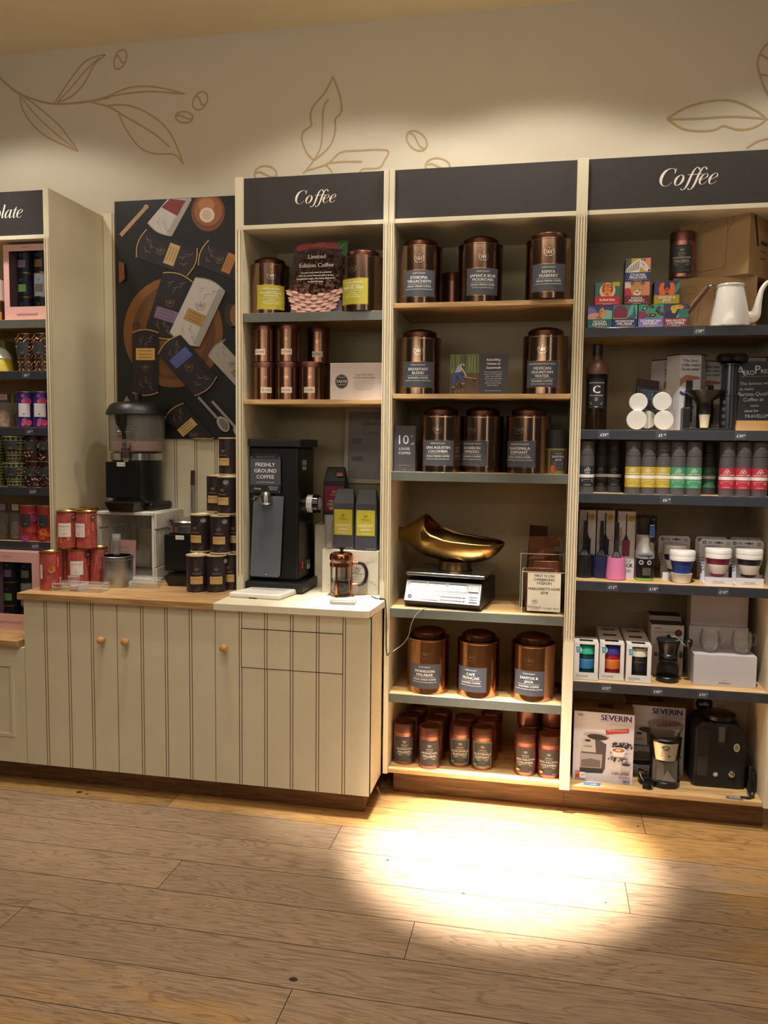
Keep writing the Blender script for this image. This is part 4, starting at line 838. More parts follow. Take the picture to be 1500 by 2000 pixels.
T=[o for o in COL.objects if o.type=='EMPTY'][-1]
A=Art(.0002); A.r(.012,.006,.05,.156,'#a81f2a',5); A.r(.028,.012,.038,.052,'#e2d8d4'); 
for i in range(10): A.r(.0295,.015+i*.0034,.0365,.0165+i*.0034,'#2a2a2a')
A.e(-.008,.09,.014,.016,'#b87a3a'); A.e(-.012,.094,.008,.010,'#a8562e'); A.r(-.055,.05,-.043,.11,'#d9cfc8'); A.build('barcode_side',T,cyl(r-.001),base=.0016)
r=.0455
base=[((126.6+158)/2+8,1146,-.0,'front of the red tin pile with a white label, behind the little cup',.15),]
pos=[(-1.993,-.015),(-2.058,.052),(-1.940,.056),(-2.052,.235),(-2.00,.135),(-2.058,.145)]
labs=['front middle tin of the lower row in the red pile','left tin of the lower row in the red pile','third tin of the lower row in the red pile, by the canister','rearmost tin of the lower row in the red pile, by the panel','lower tin in the middle of the red pile','second tin from the back of the red pile, lower row']
for i,(x,y) in enumerate(pos):
    if i==4: continue
    redtin(x,y,CT,labs[i],0,'£9' if i in (0,2,3) else None,.5 if i else .55,i in(0,1),-.1 if i==0 else .3)
# upper row: placed from their photographed edges
for (xl,xr,y,la,lb) in ((113,149.6,-.012,'left front tin of the upper row in the red pile',.0),(150.5,188,.0,'right front tin of the upper row in the red pile',-.25)):
    x=cad_at(xl,xr,0,y,1033); redtin(x,y,CT+.1625,la,0,'£9',.35,True,-.15+lb)
for (x,y,la) in ((-2.052,.085,'upper left tin, second from the front of the red pile'),(-2.056,.178,'upper left tin at the back of the red pile'),(-1.9,.2,'upper right tin at the back of the red pile')): 
    if la.startswith('upper right tin at the back') : continue
    redtin(x,y,CT+.1625,la,0,None,0,False)
LC=cupstack('little clear tasting cup of pink drink in front of the red tins',atZ(139,1155,CT).x,-.135,CT,.0245,1,.062)
MB().lathe([(.0,.003),(.0175,.003),(.0195,.02),(0,.02)],m('#d8a6a0',.4,0,0,'pink_milk'),20).build('drink',LC)
# steel canister with cup stack
cx_,cy_=-1.853,.125
cx_=cad_at(200,257.4,0,.17,1110); cy_=.17
# wooden crate
WW=wood('whitewashed_timber','#b9b6ac','#d6d3ca',9,(6,6,1.5),.7)
T=thing('crate','whitewashed slatted wooden crate on its side under the hot chocolate dispenser','crate',(0,0,CT))
kx0,kx1,ky0,ky1,kh=-1.998,-1.716,.144,.425,.312
b=MB(); b.box(kx0,kx1,ky0-.004,ky1,kh-.013,kh,WW); b.build('top_board',T,bev=.0015); b=MB(); b.box(kx0,kx1,ky0,ky1,0,.012,WW); b.build('bottom_board',T,bev=.0015)
for xs,xo in ((kx1-.012,kx1),(kx0,kx0+.012)):
    b=MB(); b.box(xs,xo,ky0,ky0+.024,.0125,kh-.0135,WW); b.box(xs,xo,ky1-.024,ky1,.0125,kh-.0135,WW); b.build('corner_post',T,bev=.001)
for sd in (0,1):
    xa,xb=((kx1+.0002,kx1+.010) if sd else (kx0+.0125,kx0+.020))
    for z0,z1 in ((.004,.062),(.066,.232),(.238,.308)): MB().box(xa,xb if not (sd and z0==.066) else xb-.004,ky0+.003,ky1,z0,z1,WW).build('slat',T,bev=.0015)
for z0,z1 in ((.02,.10),(.21,.29)): MB().box(kx0+.013,kx0+.12,ky1-.008,ky1-.001,z0,z1,WW).build('back_slat',T,bev=.001)
T=thing('canister','brushed steel canister holding clear cups in front of the crate','canister',(cx_,cy_,CT)); rr=(atY(257.4,1110,.17).x-atY(200,1110,.17).x)/2
cy_=.02; cx_=cad_at(202,257.4,0,.02,1110); rr=(atY(257.4,1110,.02).x-atY(202,1110,.02).x)/2-.002; T.location=(cx_,cy_,CT)
MB().lathe([(rr-.001,0),(rr,.002),(rr,.118),(rr+.002,.120),(rr+.002,.132),(rr-.001,.134),(rr-.008,.133)],STEELB,40).build('body',T); MB().lathe([(rr-.008,.1335),(0,.1335)],m('#5a5a5c',.3,.8,0,'steel_rim')).build('lid',T)
cupstack('clear tasting cup in the stack on top of the steel canister',cx_-.004,cy_,CT+.134,.0185,9,.034,group='tasting cups on the canister')
A=Art(); A.t('WHITE HOT',.0,.125,.0075,'#6a5a5c',w=.06); A.t('CHOCOLATE',.0,.108,.0075,'#6a5a5c',w=.06); A.bars(.01,.10,.06,.002,3,'#8a7a7a')
T=card('sign_card','pink leaning card behind the steel canister inside the crate mouth','sign',cad_at(214,264,0,.20,1090),.20,CT+.0125,.125,.165,.003,A,0,-.08,m('#cda9a6',.5,0,0,'pink_card')); 
for c in T.children:
    if c.name.startswith('print'): c.location=(.0625,0,0)
# dispensers
def dispenser(label,x,y,z,s=1.0,tank=True,rz=0):
    T=thing('drinks_dispenser',label,'drinks dispenser',(x,y,z),rz); T.scale=(s,s,s)
    b=MB(); b.lathe([(.105,.035),(.112,.05),(.112,.228)],BLK,44); b.build('base_housing',T)
    b=MB(); b.prism([(-.095,-.06),(.10,-.06),(.128,.105),(-.118,.105)],.0,.038,BLK,axis='z'); b.build('foot',T,bev=.012,seg=3)
    b=MB(); b.box(-.100,.055,-.1135,-.05,.06,.224,m('#0c0c0d',.32,0,0,'panel_black')); b.build('front_panel',T,bev=.003)
    b=MB(); vs=[(-.060,-.165,0),(.050,-.165,0),(.060,-.06,0),(-.070,-.06,0),(-.078,-.178,.046),(.068,-.178,.046),(.075,-.06,.046),(-.082,-.06,.046)]; b.add(vs,[(3,2,1,0),(4,5,6,7),(0,1,5,4),(1,2,6,5),(2,3,7,6),(3,0,4,7)],m('#171210',.35,0,0,'tray_black')); dt=b.build('drip_tray',T,bev=.004)
    b=MB()
    for k in range(7): b.box(-.070+.020*k,-.065+.020*k,-.170,-.065,.0462,.048,BLK)
    b.build('grille',dt)
    b=MB(); b.lathe([(.112,.2285),(.117,.231),(.117,.262),(.108,.265)],m('#b8b8b6',.22,1,.03,'polished_band'),44); b.build('steel_band',T)
    A=Art(.0002); A.r(-.045,.203,-.005,.222,'#d9d9d6'); A.t('WHITTARD',-.025,.209,.005,'#77777a',w=.034); A.build('maker_label',T,flat(-.1138),base=.0006)
    if tank:
        b=MB(); b.lathe([(.118,.270),(.124,.275),(.127,.44),(.124,.44),(.121,.277),(0,.272)],glass('#e6e4e0',.05,1.45,'smoky_clear_plastic',True,.09),44); b.build('tank',T)
        b=MB(); b.lathe([(0,.273),(.118,.274),(.1205,.279),(.1215,.317),(0,.317)],m('#dba5a2',.35,0,0,'pink_chocolate'),44); b.build('drink',T)
        b=MB(); b.lathe([(.013,.317),(.013,.437)],m('#8a8884',.2,.5,0,'paddle_shaft'),16); b.box(-.06,.06,-.003,.003,.33,.43,m('#8a8884',.2,.5,0,'paddle')); b.build('paddle',T)
        b=MB(); b.lathe([(.132,.436),(.137,.440),(.132,.455),(.118,.482),(.100,.492),(.060,.498),(.032,.500),(.026,.503),(.026,.530),(.022,.534),(0,.535)],m('#101010',.4,0,0,'lid_black2'),44); b.build('lid',T)
        b=MB(); b.lathe([(.010,.225),(.013,.240),(.013,.31)],m('#c8c8ca',.15,.8,0,'tap_metal'),16,cx=.017,cy=-.150); b.tube([(.017,-.12,.30),(.017,-.165,.30)],.012,STEEL,12); b.tube([(-.014,-.155,.355),(.050,-.155,.355)],.0095,STEEL,12); b.build('tap',T)
        b=MB(); b.tube([(.015,-.160,.325),(.012,-.160,.362),(.006,-.168,.395),(.004,-.172,.438)],[.008,.010,.024,.028],BLK,14); b.build('tap_handle',T)
        b=MB(); b.lathe([(.016,.242),(.02,.246),(.02,.285),(.016,.288)],glass('#cfc2c4',.05,1.45,'tap_plastic'),16,cx=.017,cy=-.150); b.build('spout_sleeve',T)
    else:
        b=MB(); b.lathe([(.118,.262),(.124,.267),(.124,.280),(.118,.287),(.08,.293),(.03,.295),(0,.295)],m('#a9a9aa',.2,1,.04,'chrome_lid'),44); b.build('lid',T)
    return T
dispenser('hot chocolate dispenser with clear tank of pink drink, on the white crate',atY(268,900,.285).x,.285,CT+.3125,1.0,True,.06)
dispenser('black dispenser base with chrome lid on the worktop behind the brown tins',atY(380,1080,.235).x,.235,CT,.98,False,.06)
# brown tins
def browntin(x,y,z,label,badge=True,ba=.4,la=0,lc='#bd9a62'):
    T=thing('chocolate_tin',label,'tin',(x,y,z),face_cam(x,y),'dark brown hot chocolate tins'); put(T,BT_[0],'body'); put(T,BT_[1],'rim'); r=.043; A=Art(.0002)
    for s in (-.05,-.01,.035):
        q=random.random()*.02; A.l([(s,.115+q),(s+.012,.14+q*.5)],.001,'#6a5650'); A.ring(s+.008,.118,.010,.004,.0008,'#6a5650',.8,12); A.l([(s,.012),(s+.02,.032)],.001,'#7a5c48'); A.ring(s+.012,.018,.010,.004,.0008,'#7a5c48',.5,12)
    u=la*r; A.r(u-.025,.042,u+.025,.074,lc,6); A.t('LUXURY HOT CHOCOLATE',u,.061,.0045,'#5a3e28',w=.042); A.bars(u,.055,.036,.0012,2,'#7a5c3c'); A.crest(u,.105,.012,'#a08a70'); A.t('Whittard',u,.084,.0065,'#a08a70',w=.03)
    if badge: u=ba*r*1.5; A.e(u,.137,.0095,.0095,'#c9cdd2'); A.e(u,.137,.0085,.0085,'#4a4e55'); A.t('£7',u,.133,.0075,'#eeeeee')
    A.build('label',T,cyl(r-.001),base=.0006)
BZ=CT
def bt(xl,xr,y,row,pz,label,**k): browntin(cad_at(xl,xr,0,y,pz),y,CT+.1625*row,label,**k)
bt(364.6,404,-.045,0,1123,'bottom left tin of the dark brown tin pyramid',ba=.75,la=-.02)
bt(403.8,440.5,-.025,0,1123,'bottom centre tin of the dark brown tin pyramid',ba=.6)
bt(433,470,.045,0,1120,'bottom right tin of the dark brown tin pyramid, by the pilaster',ba=.55,la=-.3)
bt(374,410,.035,1,1047,'second row left tin of the dark brown tin pyramid',ba=.15,la=-.55)
bt(411,450,.01,1,1047,'second row centre tin of the dark brown tin pyramid',ba=.25,la=-.15)
bt(446,482,.075,1,1047,'second row right tin of the dark brown tin pyramid, by the pilaster',ba=.1,la=-.45)
bt(388,424,.13,0,1120,'hidden lower tin behind the front of the brown pyramid',badge=False)
bt(418,455,.145,0,1120,'second hidden lower tin behind the brown pyramid',badge=False)
bt(395,431,.125,1,1040,'second row tin behind the left front one of the brown pyramid',badge=False)
bt(430,467,.165,1,1040,'second row tin behind the right front one of the brown pyramid',badge=False)
bt(405,441,.135,2,970,'third row left tin of the dark brown tin pyramid, set back',badge=False,la=-.35)
bt(426,463,.045,2,972,'third row front tin with price badge in the dark brown pyramid',ba=-.1,la=-.5)
bt(429.6,464,.14,3,900,'topmost tin of the dark brown tin pyramid below the poster corner',badge=False,la=-.55)
b=MB(); p0=atY(372,1008,.38); p1=atY(375,931,.39); b.tube([(p0.x,.38,CT+.0),(p1.x-.001,.395,p1.z-.04)],.006,STEEL,10); b.tube([(p1.x-.001,.395,p1.z-.04),(p1.x,.398,p1.z+.03)],.009,m('#3a221c',.5,0,0,'rod_handle'),10)
tag(b.build('whisk_rod'),'thin steel rod with a brown grip leaning on the boarding behind the second dispenser','utensil')
# ================================================================ MIDDLE UNIT: SCALES AND SCOOP
sz=.791
T=thing('weighing_scales','white and black retail weighing scales with bright keypad under the brass scoop','scales',(-.397,.085,sz),-.13)
w2=.160
b=MB(); b.prism([(-.05,.014),(-.045,.006),(.25,.006),(.25,.100),(.0,.100)][0:0] or [(-.062,.022),(-.050,.006),(.235,.006),(.235,.108),(-.008,.112),(-.022,.106)],-w2,w2,m('#1d1c24',.4,0,0,'scale_black'),axis='x')
b.build('housing',T,bev=.005)
b=MB()
for sx_ in (-.13,.13):
    for sy_ in (-.03,.2): b.lathe([(.012,0),(.012,.0065)],BLK,12,cx=sx_,cy=sy_)
b.build('foot',T)
# sloping key panel
F=Vector((0,-.0645,.022)); Gp=Vector((0,-.0235,.108)); up=(Gp-F); L_=up.length; upn=up.normalized(); nn=Vector((0,-upn.z,upn.y))
pan=lambda u,v,d:tuple(F+Vector((u,0,0))+upn*v+nn*d)
b=MB(); PW=m('#e2e4f2',.35,0,0,'panel_white')
b.add([pan(u,v,d) for d in (0,.006) for u,v in ((-w2+.004,.004),(w2-.004,.004),(w2-.004,L_-.004),(-w2+.004,L_-.004))],[(0,3,2,1),(4,5,6,7),(0,1,5,4),(1,2,6,5),(2,3,7,6),(3,0,4,7)],PW); kp=b.build('key_panel',T,bev=.002)
A=Art(); A.r(-.150,.048,.152,.088,'#a9adb8'); A.r(-.149,.010,.151,.045,'#b0b3bc'); A.r(-.148,.049,.150,.087,'#b4b8c2')
LIT=D.materials.new('lit_display'); LIT.use_nodes=True; lb=LIT.node_tree.nodes['Principled BSDF']; lb.inputs['Base Color'].default_value=lin('#e8f4e4'); lb.inputs['Emission Color'].default_value=lin('#dff0ee'); lb.inputs['Emission Strength'].default_value=1.1
LIG=LIT.copy(); LIG.node_tree.nodes['Principled BSDF'].inputs['Emission Color'].default_value=lin('#a8e89a')
for (a_,b_,mt,s) in ((-.138,-.072,LIG,'0.000'),(-.060,.012,LIT,'0.00'),(.024,.098,LIT,'')):
    A.r(a_-.001,.053,b_+.001,.084,'#55606a'); A.r(a_,.054,b_,.079,mt)
    if s: A.t(s,b_-.003,.059,.015,'#26322c',al='R',sh=.05)
    else: A.bars((a_+b_)/2,.076,.05,.0015,1,'#7a9ac0')
A.e(-.134,.022,.008,.008,'#2e323a'); A.e(-.134,.022,.004,.004,'#8a8e98'); A.bars(-.110,.037,.035,.0018,1,'#f0f0f4'); A.bars(-.11,.018,.025,.0018,1,'#f0f0f4')
for i in range(4):
    for j in range(4): A.r(-.085+.018*i,.013+.0078*j,-.072+.018*i,.019+.0078*j,'#f3f3f6')
for i in range(7):
    for j in range(2): A.e(.0+.015*i,.020+.014*j,.006,.004,'#e8e8ee',n=12)
for j in range(3): A.r(.112,.015+.010*j,.145,.021+.010*j,'#e4e4ea')
A.r(.106,.056,.148,.080,'#c4bcc0'); A.build('display',kp,pan,base=.0065)
b=MB(); b.box(-.158,.172,-.045,.235,.128,.143,m('#a5a5a8',.25,1,.04,'platform_steel')); b.build('platform',T,bev=.006,seg=3); b=MB(); b.box(-.06,.06,.04,.16,.108,.128,BLK); b.build('load_post',T)
# brass scoop
T=thing('scoop','big aged-brass weighing scoop with round handle resting on the scales','scoop',(-.368,.18,sz+.1435),-.13)
S=.000366; secs=[(225,343,67,67,180),(228,343,67,67,180),(350,348,67,67,180),(362,350,72,72,180),(480,356,160,163,180),(560,350,215,222,180),(584,345,228,231,179),(592,346,230,232,150),(612,350,235,240,128),(645,350,240,248,112),(690,343,243,265,100),(740,338,244,282,95),(820,350,242,290,91),(900,360,236,288,90),(1000,372,224,274,90),(1100,386,204,250,90),(1180,392,188,222,90),(1250,397,168,182,90),(1310,402,135,128,90),(1350,405,96,76,90),(1374,407,56,36,90),(1385,408,18,10,90)]
b=MB(); n=36; cxp=890
for (px,zc,w_,h_,ph) in secs:
    for i in range(n+1):
        t=math.radians(ph)*(2*i/n-1); b.v.append(((px-cxp)*S*1.13,w_*S*sin(t),(652-zc)*S-h_*S*cos(t)+.030))
for k in range(len(secs)-1):
    for i in range(n): b.face([k*(n+1)+i,(k+1)*(n+1)+i,(k+1)*(n+1)+i+1,k*(n+1)+i+1],BRASS,True)
o=b.build('bowl',T,sharp=50); o.rotation_euler=(.11,0,0); sm=o.modifiers.new('thickness','SOLIDIFY'); sm.thickness=.003; sm.offset=-1
rim=[]
for (px,zc,w_,h_,ph) in secs[6:]: t=math.radians(ph); rim.append(((px-cxp)*S*1.13,-w_*S*sin(t),(652-zc)*S-h_*S*cos(t)+.030))
rim2=[(x,-y,z) for x,y,z in rim][::-1]
MB().tube(rim+rim2,.0028,BRASS,8).build('rolled_rim',T).rotation_euler=(.11,0,0)
b=MB(); xf=Matrix.Translation(((225-cxp)*S*1.13,0,(652-343)*S+.030))@Matrix.Rotation(-PI/2,4,'Y'); b.lathe([(.0255,-.012),(.026,0),(.0225,.004),(0,.005)],BRASS,28,xf=xf); xf=Matrix.Translation(((350-cxp)*S*1.13,0,(652-348)*S+.030))@Matrix.Rotation(PI/2,4,'Y'); b.lathe([(.0255,-.004),(.0265,0),(.0255,.004)],BRASS,28,xf=xf); b.build('handle_cap',T).rotation_euler=(.11,0,0)
MB().lathe([(.071,0),(.073,.002),(.069,.020),(.069,.037),(0,.037)],m('#8a7550',.3,1,.08,'dull_brass_foot'),40,cx=0).build('pedestal',T)
# tea sample boxes
def acbox(name,label,x,y,z,w,d,h,rz=0,art=None,t=.003):
    T=thing(name,label,'box',(x,y,z),rz); b=MB(); b.box(-w/2,w/2,0,d,0,t,ACRY); b.box(-w/2,w/2,0,t,t,h,ACRY); b.box(-w/2,w/2,d-t,d,t,h,ACRY); b.box(-w/2,-w/2+t,t,d-t,t,h,ACRY); b.box(w/2-t,w/2,t,d-t,t,h,ACRY); b.build('box',T); b=MB(); edges(b,-w/2+.001,w/2-.001,.001,d-.001,.001,h-.001,m('#cfc8b4',.3,0,0,'edge_light'),.0022); b.build('box_edge',T)
    return T
x0=atZ(1024,1198,sz); x1=atZ(1100,1203,sz); tw_=.168; ty=.028
T=acbox('acrylic_box','clear box of tea pouches labelled FIRST FLUSH DARJEELING on the scales shelf',-.003,ty,sz,tw_,.10,.168)
A=Art(); A.r(-.062,.012,.066,.164,'#d9d2bd')
for i,(s,z_,h_) in enumerate((('FIRST FLUSH',.148,.0105),('DARJEELING',.133,.0105),('FTGFOP1',.118,.0105),('MARGARET’S HOPE',.096,.0105),('2018',.081,.0105))): A.t(s,.003,z_,h_,'#2b2822',w=(.088,.086,.062,.122,.032)[i],bold=.03)
A.crest(-.033,.052,.017,'#6a6660'); A.t('Whittard',-.035,.023,.0125,'#4a4640',w=.052); A.bars(-.035,.0175,.04,.0015,1,'#6a6660'); A.t('Net Weight : 100 Gm',.030,.023,.0052,'#2b2822',w=.062,bold=.03); A.build('label',T,flat(0),base=.0006)
T2=acbox('acrylic_box','taller clear box of copper pouches standing behind the Darjeeling box',-.012,ty+.115,sz,.172,.15,.225)
PCH=m('#8a5840',.35,.75,.10,'copper_foil',.3,0,25)
def pouch(label,x,y,z,w,h,rx,rz,c=PCH):
    T=thing('tea_pouch',label,'pouch',(x,y,z),rz,'copper foil tea pouches',(rx,0,rz)); b=MB()
    ring=[];nz_=6
    for k in range(nz_+1):
        v=k/nz_; th=.012*sin(PI*min(v*1.15,1))+.0008; ring.append([(-w/2,0,v*h),(0,-th,v*h+.002*sin(k*2)),(w/2,0,v*h),(0,th,v*h)])
    vs=[p for r in ring for p in r]; fs=[(3,2,1,0)]+[(4*k+i,4*k+(i+1)%4,4*k+4+(i+1)%4,4*k+4+i) for k in range(nz_) for i in range(4)]+[(4*nz_,4*nz_+1,4*nz_+2,4*nz_+3)]
    b.add(vs,fs,c); b.build('pouch',T)
pouch('front copper tea pouch sticking out of the Darjeeling box',-.018,ty+.03,sz+.006,.115,.172,-.05,0)
pouch('second copper tea pouch in the Darjeeling box, tilted',.012,ty+.06,sz+.006,.11,.196,-.06,.12)
pouch('wide copper tea pouch standing highest in the taller box, right',-.005,ty+.16,sz+.006,.125,.285,-.02,.1)
pouch('dark copper tea pouch leaning left in the taller box',-.045,ty+.20,sz+.006,.085,.325,-.1,-.5,m('#4f3328',.4,.7,.12,'dark_copper_foil',.3,0,25))
T=thing('binder_clip','black binder clip on the right pouch in the taller box','clip',(.052,ty+.17,sz+.232)); b=MB(); b.prism([(-.012,0),(.012,0),(.004,.018),(-.004,.018)],-.015,.015,BLK,axis='x'); b.build('clamp',T)
MB().tube(smooth([(-.008,0,.016),(-.012,0,.035),(.0,0,.052),(.010,0,.04),(.006,0,.016)],5),.0012,STEEL,6).build('wire_arm',T)
# ================================================================ RIGHT UNIT, TOP SHELF
def animal(A,kind,w,h):
    z0=h*.42; W=w/2
    R=lambda a,b_,c,d,col:A.r(-W+a*w,b_*h,-W+c*w,d*h,col); E_=lambda a,b_,c,d,col,rot=0:A.e(-W+a*w,b_*h,c*w,d*h,col,rot,20); P_=lambda pts,col:A.p([(-W+a*w,b_*h) for a,b_ in pts],col); Ln=lambda pts,wd,col:A.l([(-W+a*w,b_*h) for a,b_ in pts],wd*w,col)
    if kind=='zebra':
        R(0,.38,1,1,'#a9a238'); R(0,.38,.22,1,'#4b5057'); R(.72,.38,1,1,'#d8855e'); P_([(0,.38),(0,.5),(.2,.74),(.45,.93),(.62,.97),(.76,.84),(.97,.52),(.9,.42),(.78,.46),(.6,.64),(.55,.38)],'#dcd6ca')
        for i in range(8): Ln([(.06+.065*i,.39+.018*i),(.04+.068*i,.50+.038*i),(.01+.072*i,.52+.055*i)],[.012*w,.03*w,.022*w] if False else .026,'#241f1e')
        for i in range(4): Ln([(.66+.06*i,.86-.08*i),(.60+.055*i,.76-.07*i)],.014,'#3a3230')
        E_(.72,.72,.02,.02,'#241f1e')
        E_(.93,.47,.04,.05,'#241f1e'); P_([(.6,.92),(.62,1),(.68,.9)],'#241f1e'); P_([(.7,.9),(.76,.99),(.77,.86)],'#241f1e')
    elif kind=='tiger':
        R(0,.38,1,1,'#2e6b60'); R(.7,.82,1,1,'#a9a238'); E_(.5,.62,.32,.36,'#e0b894'); E_(.5,.68,.24,.27,'#c9743c'); E_(.36,.92,.06,.07,'#b0602e'); E_(.66,.92,.06,.07,'#b0602e'); E_(.5,.5,.15,.12,'#e87f38'); P_([(.45,.5),(.55,.5),(.5,.43)],'#3a2018')
        for i in range(4): Ln([(.28,.6+.08*i),(.38,.62+.07*i)],.025,'#33201c'); Ln([(.72,.6+.08*i),(.62,.62+.07*i)],.025,'#33201c')
        E_(.41,.7,.035,.025,'#e8c46a'); E_(.59,.7,.035,.025,'#e8c46a'); Ln([(.44,.86),(.56,.86)],.02,'#33201c')
    elif kind=='cheetah':
        R(0,.38,1,1,'#d8876a'); R(0,.6,.35,1,'#d9c0ac'); E_(.12,.52,.2,.2,'#b5303c'); E_(.5,.68,.27,.32,'#b98a58'); E_(.3,.92,.09,.08,'#8a5c38'); E_(.72,.92,.09,.08,'#8a5c38'); E_(.5,.5,.15,.13,'#e0cdb4'); P_([(.44,.53),(.56,.53),(.5,.46)],'#2c1c18')
        for s in (-1,1): E_(.5+s*.13,.7,.035,.045,'#d8a83a'); Ln([(.5+s*.09,.68),(.5+s*.07,.5)],.018,'#4a2c1c')
    elif kind=='parrot':
        R(0,.38,1,1,'#343a62'); R(0,.38,.3,1,'#47405a'); P_([(.8,.38),(1,.7),(1,.95),(.85,.8)],'#3f8a78'); E_(.32,.62,.14,.3,'#dd6a2e'); E_(.68,.62,.14,.3,'#dd6a2e'); E_(.5,.72,.13,.24,'#3a3050'); E_(.5,.58,.1,.12,'#c75a32'); E_(.5,.6,.05,.05,'#7a4638'); R(0,.30,1,.385,'#a9962e')
    elif kind=='giraffe':
        R(0,.38,1,1,'#2a4484'); E_(.1,.62,.3,.3,'#7a68a8'); P_([(.5,.38),(1,.38),(1,.75),(.75,.8)],'#7fb8a4'); E_(.3,.42,.35,.25,'#c9a088'); P_([(.3,.38),(.45,.62),(.5,.82),(.62,.9),(.72,.75),(.84,.6),(.78,.55),(.64,.62),(.58,.38)],'#c98f5a')
        for a_,b_ in ((.48,.5),(.5,.62),(.42,.45),(.56,.72),(.53,.44)): E_(a_,b_,.03,.04,'#8a5230')
        Ln([(.57,.88),(.55,.99)],.02,'#8a5230'); Ln([(.63,.88),(.66,.99)],.02,'#8a5230')
    elif kind=='peacock':
        R(0,.38,1,1,'#3a7f78'); P_([(.5,.38),(1,.38),(1,1),(.75,1)],'#5fa898'); E_(.32,.62,.30,.36,'#7a2f4a'); R(0,.38,1,.42,'#c9a34a'); P_([(.55,.38),(.7,.5),(.82,.6),(.84,.8),(.9,.84),(.92,.7),(.98,.5),(.9,.38)],'#2d6470'); E_(.87,.84,.04,.04,'#2d6470'); Ln([(.87,.87),(.83,.96)],.015,'#24424c')
    elif kind=='butterfly':
        R(0,.38,1,1,'#3f9680'); R(0,.38,.3,.7,'#8f2f5c'); 
        for a_,b_,rr in ((.25,.82,.6),(.5,.92,-.5),(.78,.78,1.0),(.88,.6,-.4),(.42,.52,0),(.58,.52,0)):
            E_(a_,b_,.14,.07,'#1f1b22',rr); E_(a_,b_,.08,.035,'#c07a34' if b_<.55 else ('#b8b0a8' if a_<.4 else '#9a3440'),rr)
    else:
        R(0,.38,1,1,'#45405e'); P_([(.4,.38),(1,.38),(1,.75),(.7,.8)],'#2f7a6c'); P_([(.02,.38),(.1,.6),(.35,.8),(.6,.75),(.55,.38)],'#2b3358'); E_(.42,.8,.14,.13,'#c9b43a'); E_(.62,.86,.2,.09,'#c9b43a',-.1); E_(.66,.88,.1,.035,'#d8702e',-.1); E_(.82,.80,.05,.07,'#8a2c4a'); E_(.42,.72,.1,.14,'#c9b43a'); E_(.42,.84,.02,.02,'#1c1c1c'); P_([(.5,.4),(.62,.58),(.6,.42)],'#8fb8c4')
def cbox(kind,label,col,l1,l2,x,y,z,rz):
    w=.089; h=.084
    T=thing('coffee_box',label,'box',(x,y,z),rz,'little animal-print coffee boxes'); b=MB(); b.box(-w/2,w/2,0,w,0,h,m('#2a2c40',.5)); b.build('box',T,bev=.0008)
    A=Art(.00005); animal(A,kind,w,h); A.r(-w/2,0,w/2,h*.385,col); A.t(l1,0,h*(.23 if l2 else .17),.0092,'#efe8e0',w=w*.8,bold=.03)
    if l2: A.t(l2,0,h*.115,.0092,'#efe8e0',w=w*.7,bold=.03)
    A.r(-w*.42,h*.075,w*.42,h*.083,'#d8cfc8'); A.bars(0,h*.04,w*.4,.0012,1,'#c9c0b8'); A.build('print',T,lambda u,v,d:(min(max(u,-w/2),w/2),-d,min(max(v,0),h)),base=.0004)
    A=Art(); A.r(.002,.002,w-.002,h*.385,col); A.build('side_print',T,leftf(-w/2) if False else (lambda u,v,d:(-w/2-d,u,v)),base=.0004)
zA=1.898; yb=.012
def cb(kind,label,col,l1,l2,xl,xr,row,pz,y=yb,rz=.0):
    x=cad_at(xl,xr,0,y,pz); cbox(kind,label,col,l1,l2,x,y,zA+.0845*row,rz)
cb('giraffe','giraffe-print box labelled MOCHA DJIMMAH, left end of the lowest row','#23606a','MOCHA','DJIMMAH',1149,1194,0,618)
cb('peacock','peacock-print box labelled MONSOON MALABAR in the lowest row','#242e6a','MONSOON','MALABAR',1197,1244,0,618)
cb('butterfly','butterfly-print box labelled DOMINICAN REPUBLIC in the lowest row','#7a6cb4','DOMINICAN','REPUBLIC',1248,1294,0,618)
cb('toucan','toucan-print box labelled SAN AGUSTIN COLOMBIA, right end of the lowest row','#7a2440','SAN AGUSTIN','COLOMBIA',1296,1344,0,618)
cb('tiger','tiger-print box labelled SUMATRA, left of the second row','#b92a36','SUMATRA',None,1163.6,1209,1,574)
cb('cheetah','cheetah-print box labelled KENYA PEABERRY, middle of the second row','#6a2a30','KENYA','PEABERRY',1221,1267.4,1,574)
cb('parrot','orange-bird box labelled SANTOS & JAVA, right of the second row','#a9962e','SANTOS &','JAVA',1279,1326,1,574)
cb('zebra','zebra-print box labelled ETHIOPIA YIRGACHEFFE on top of the pile','#243c6e','ETHIOPIA','YIRGACHEFFE',1222.6,1270,2,528)
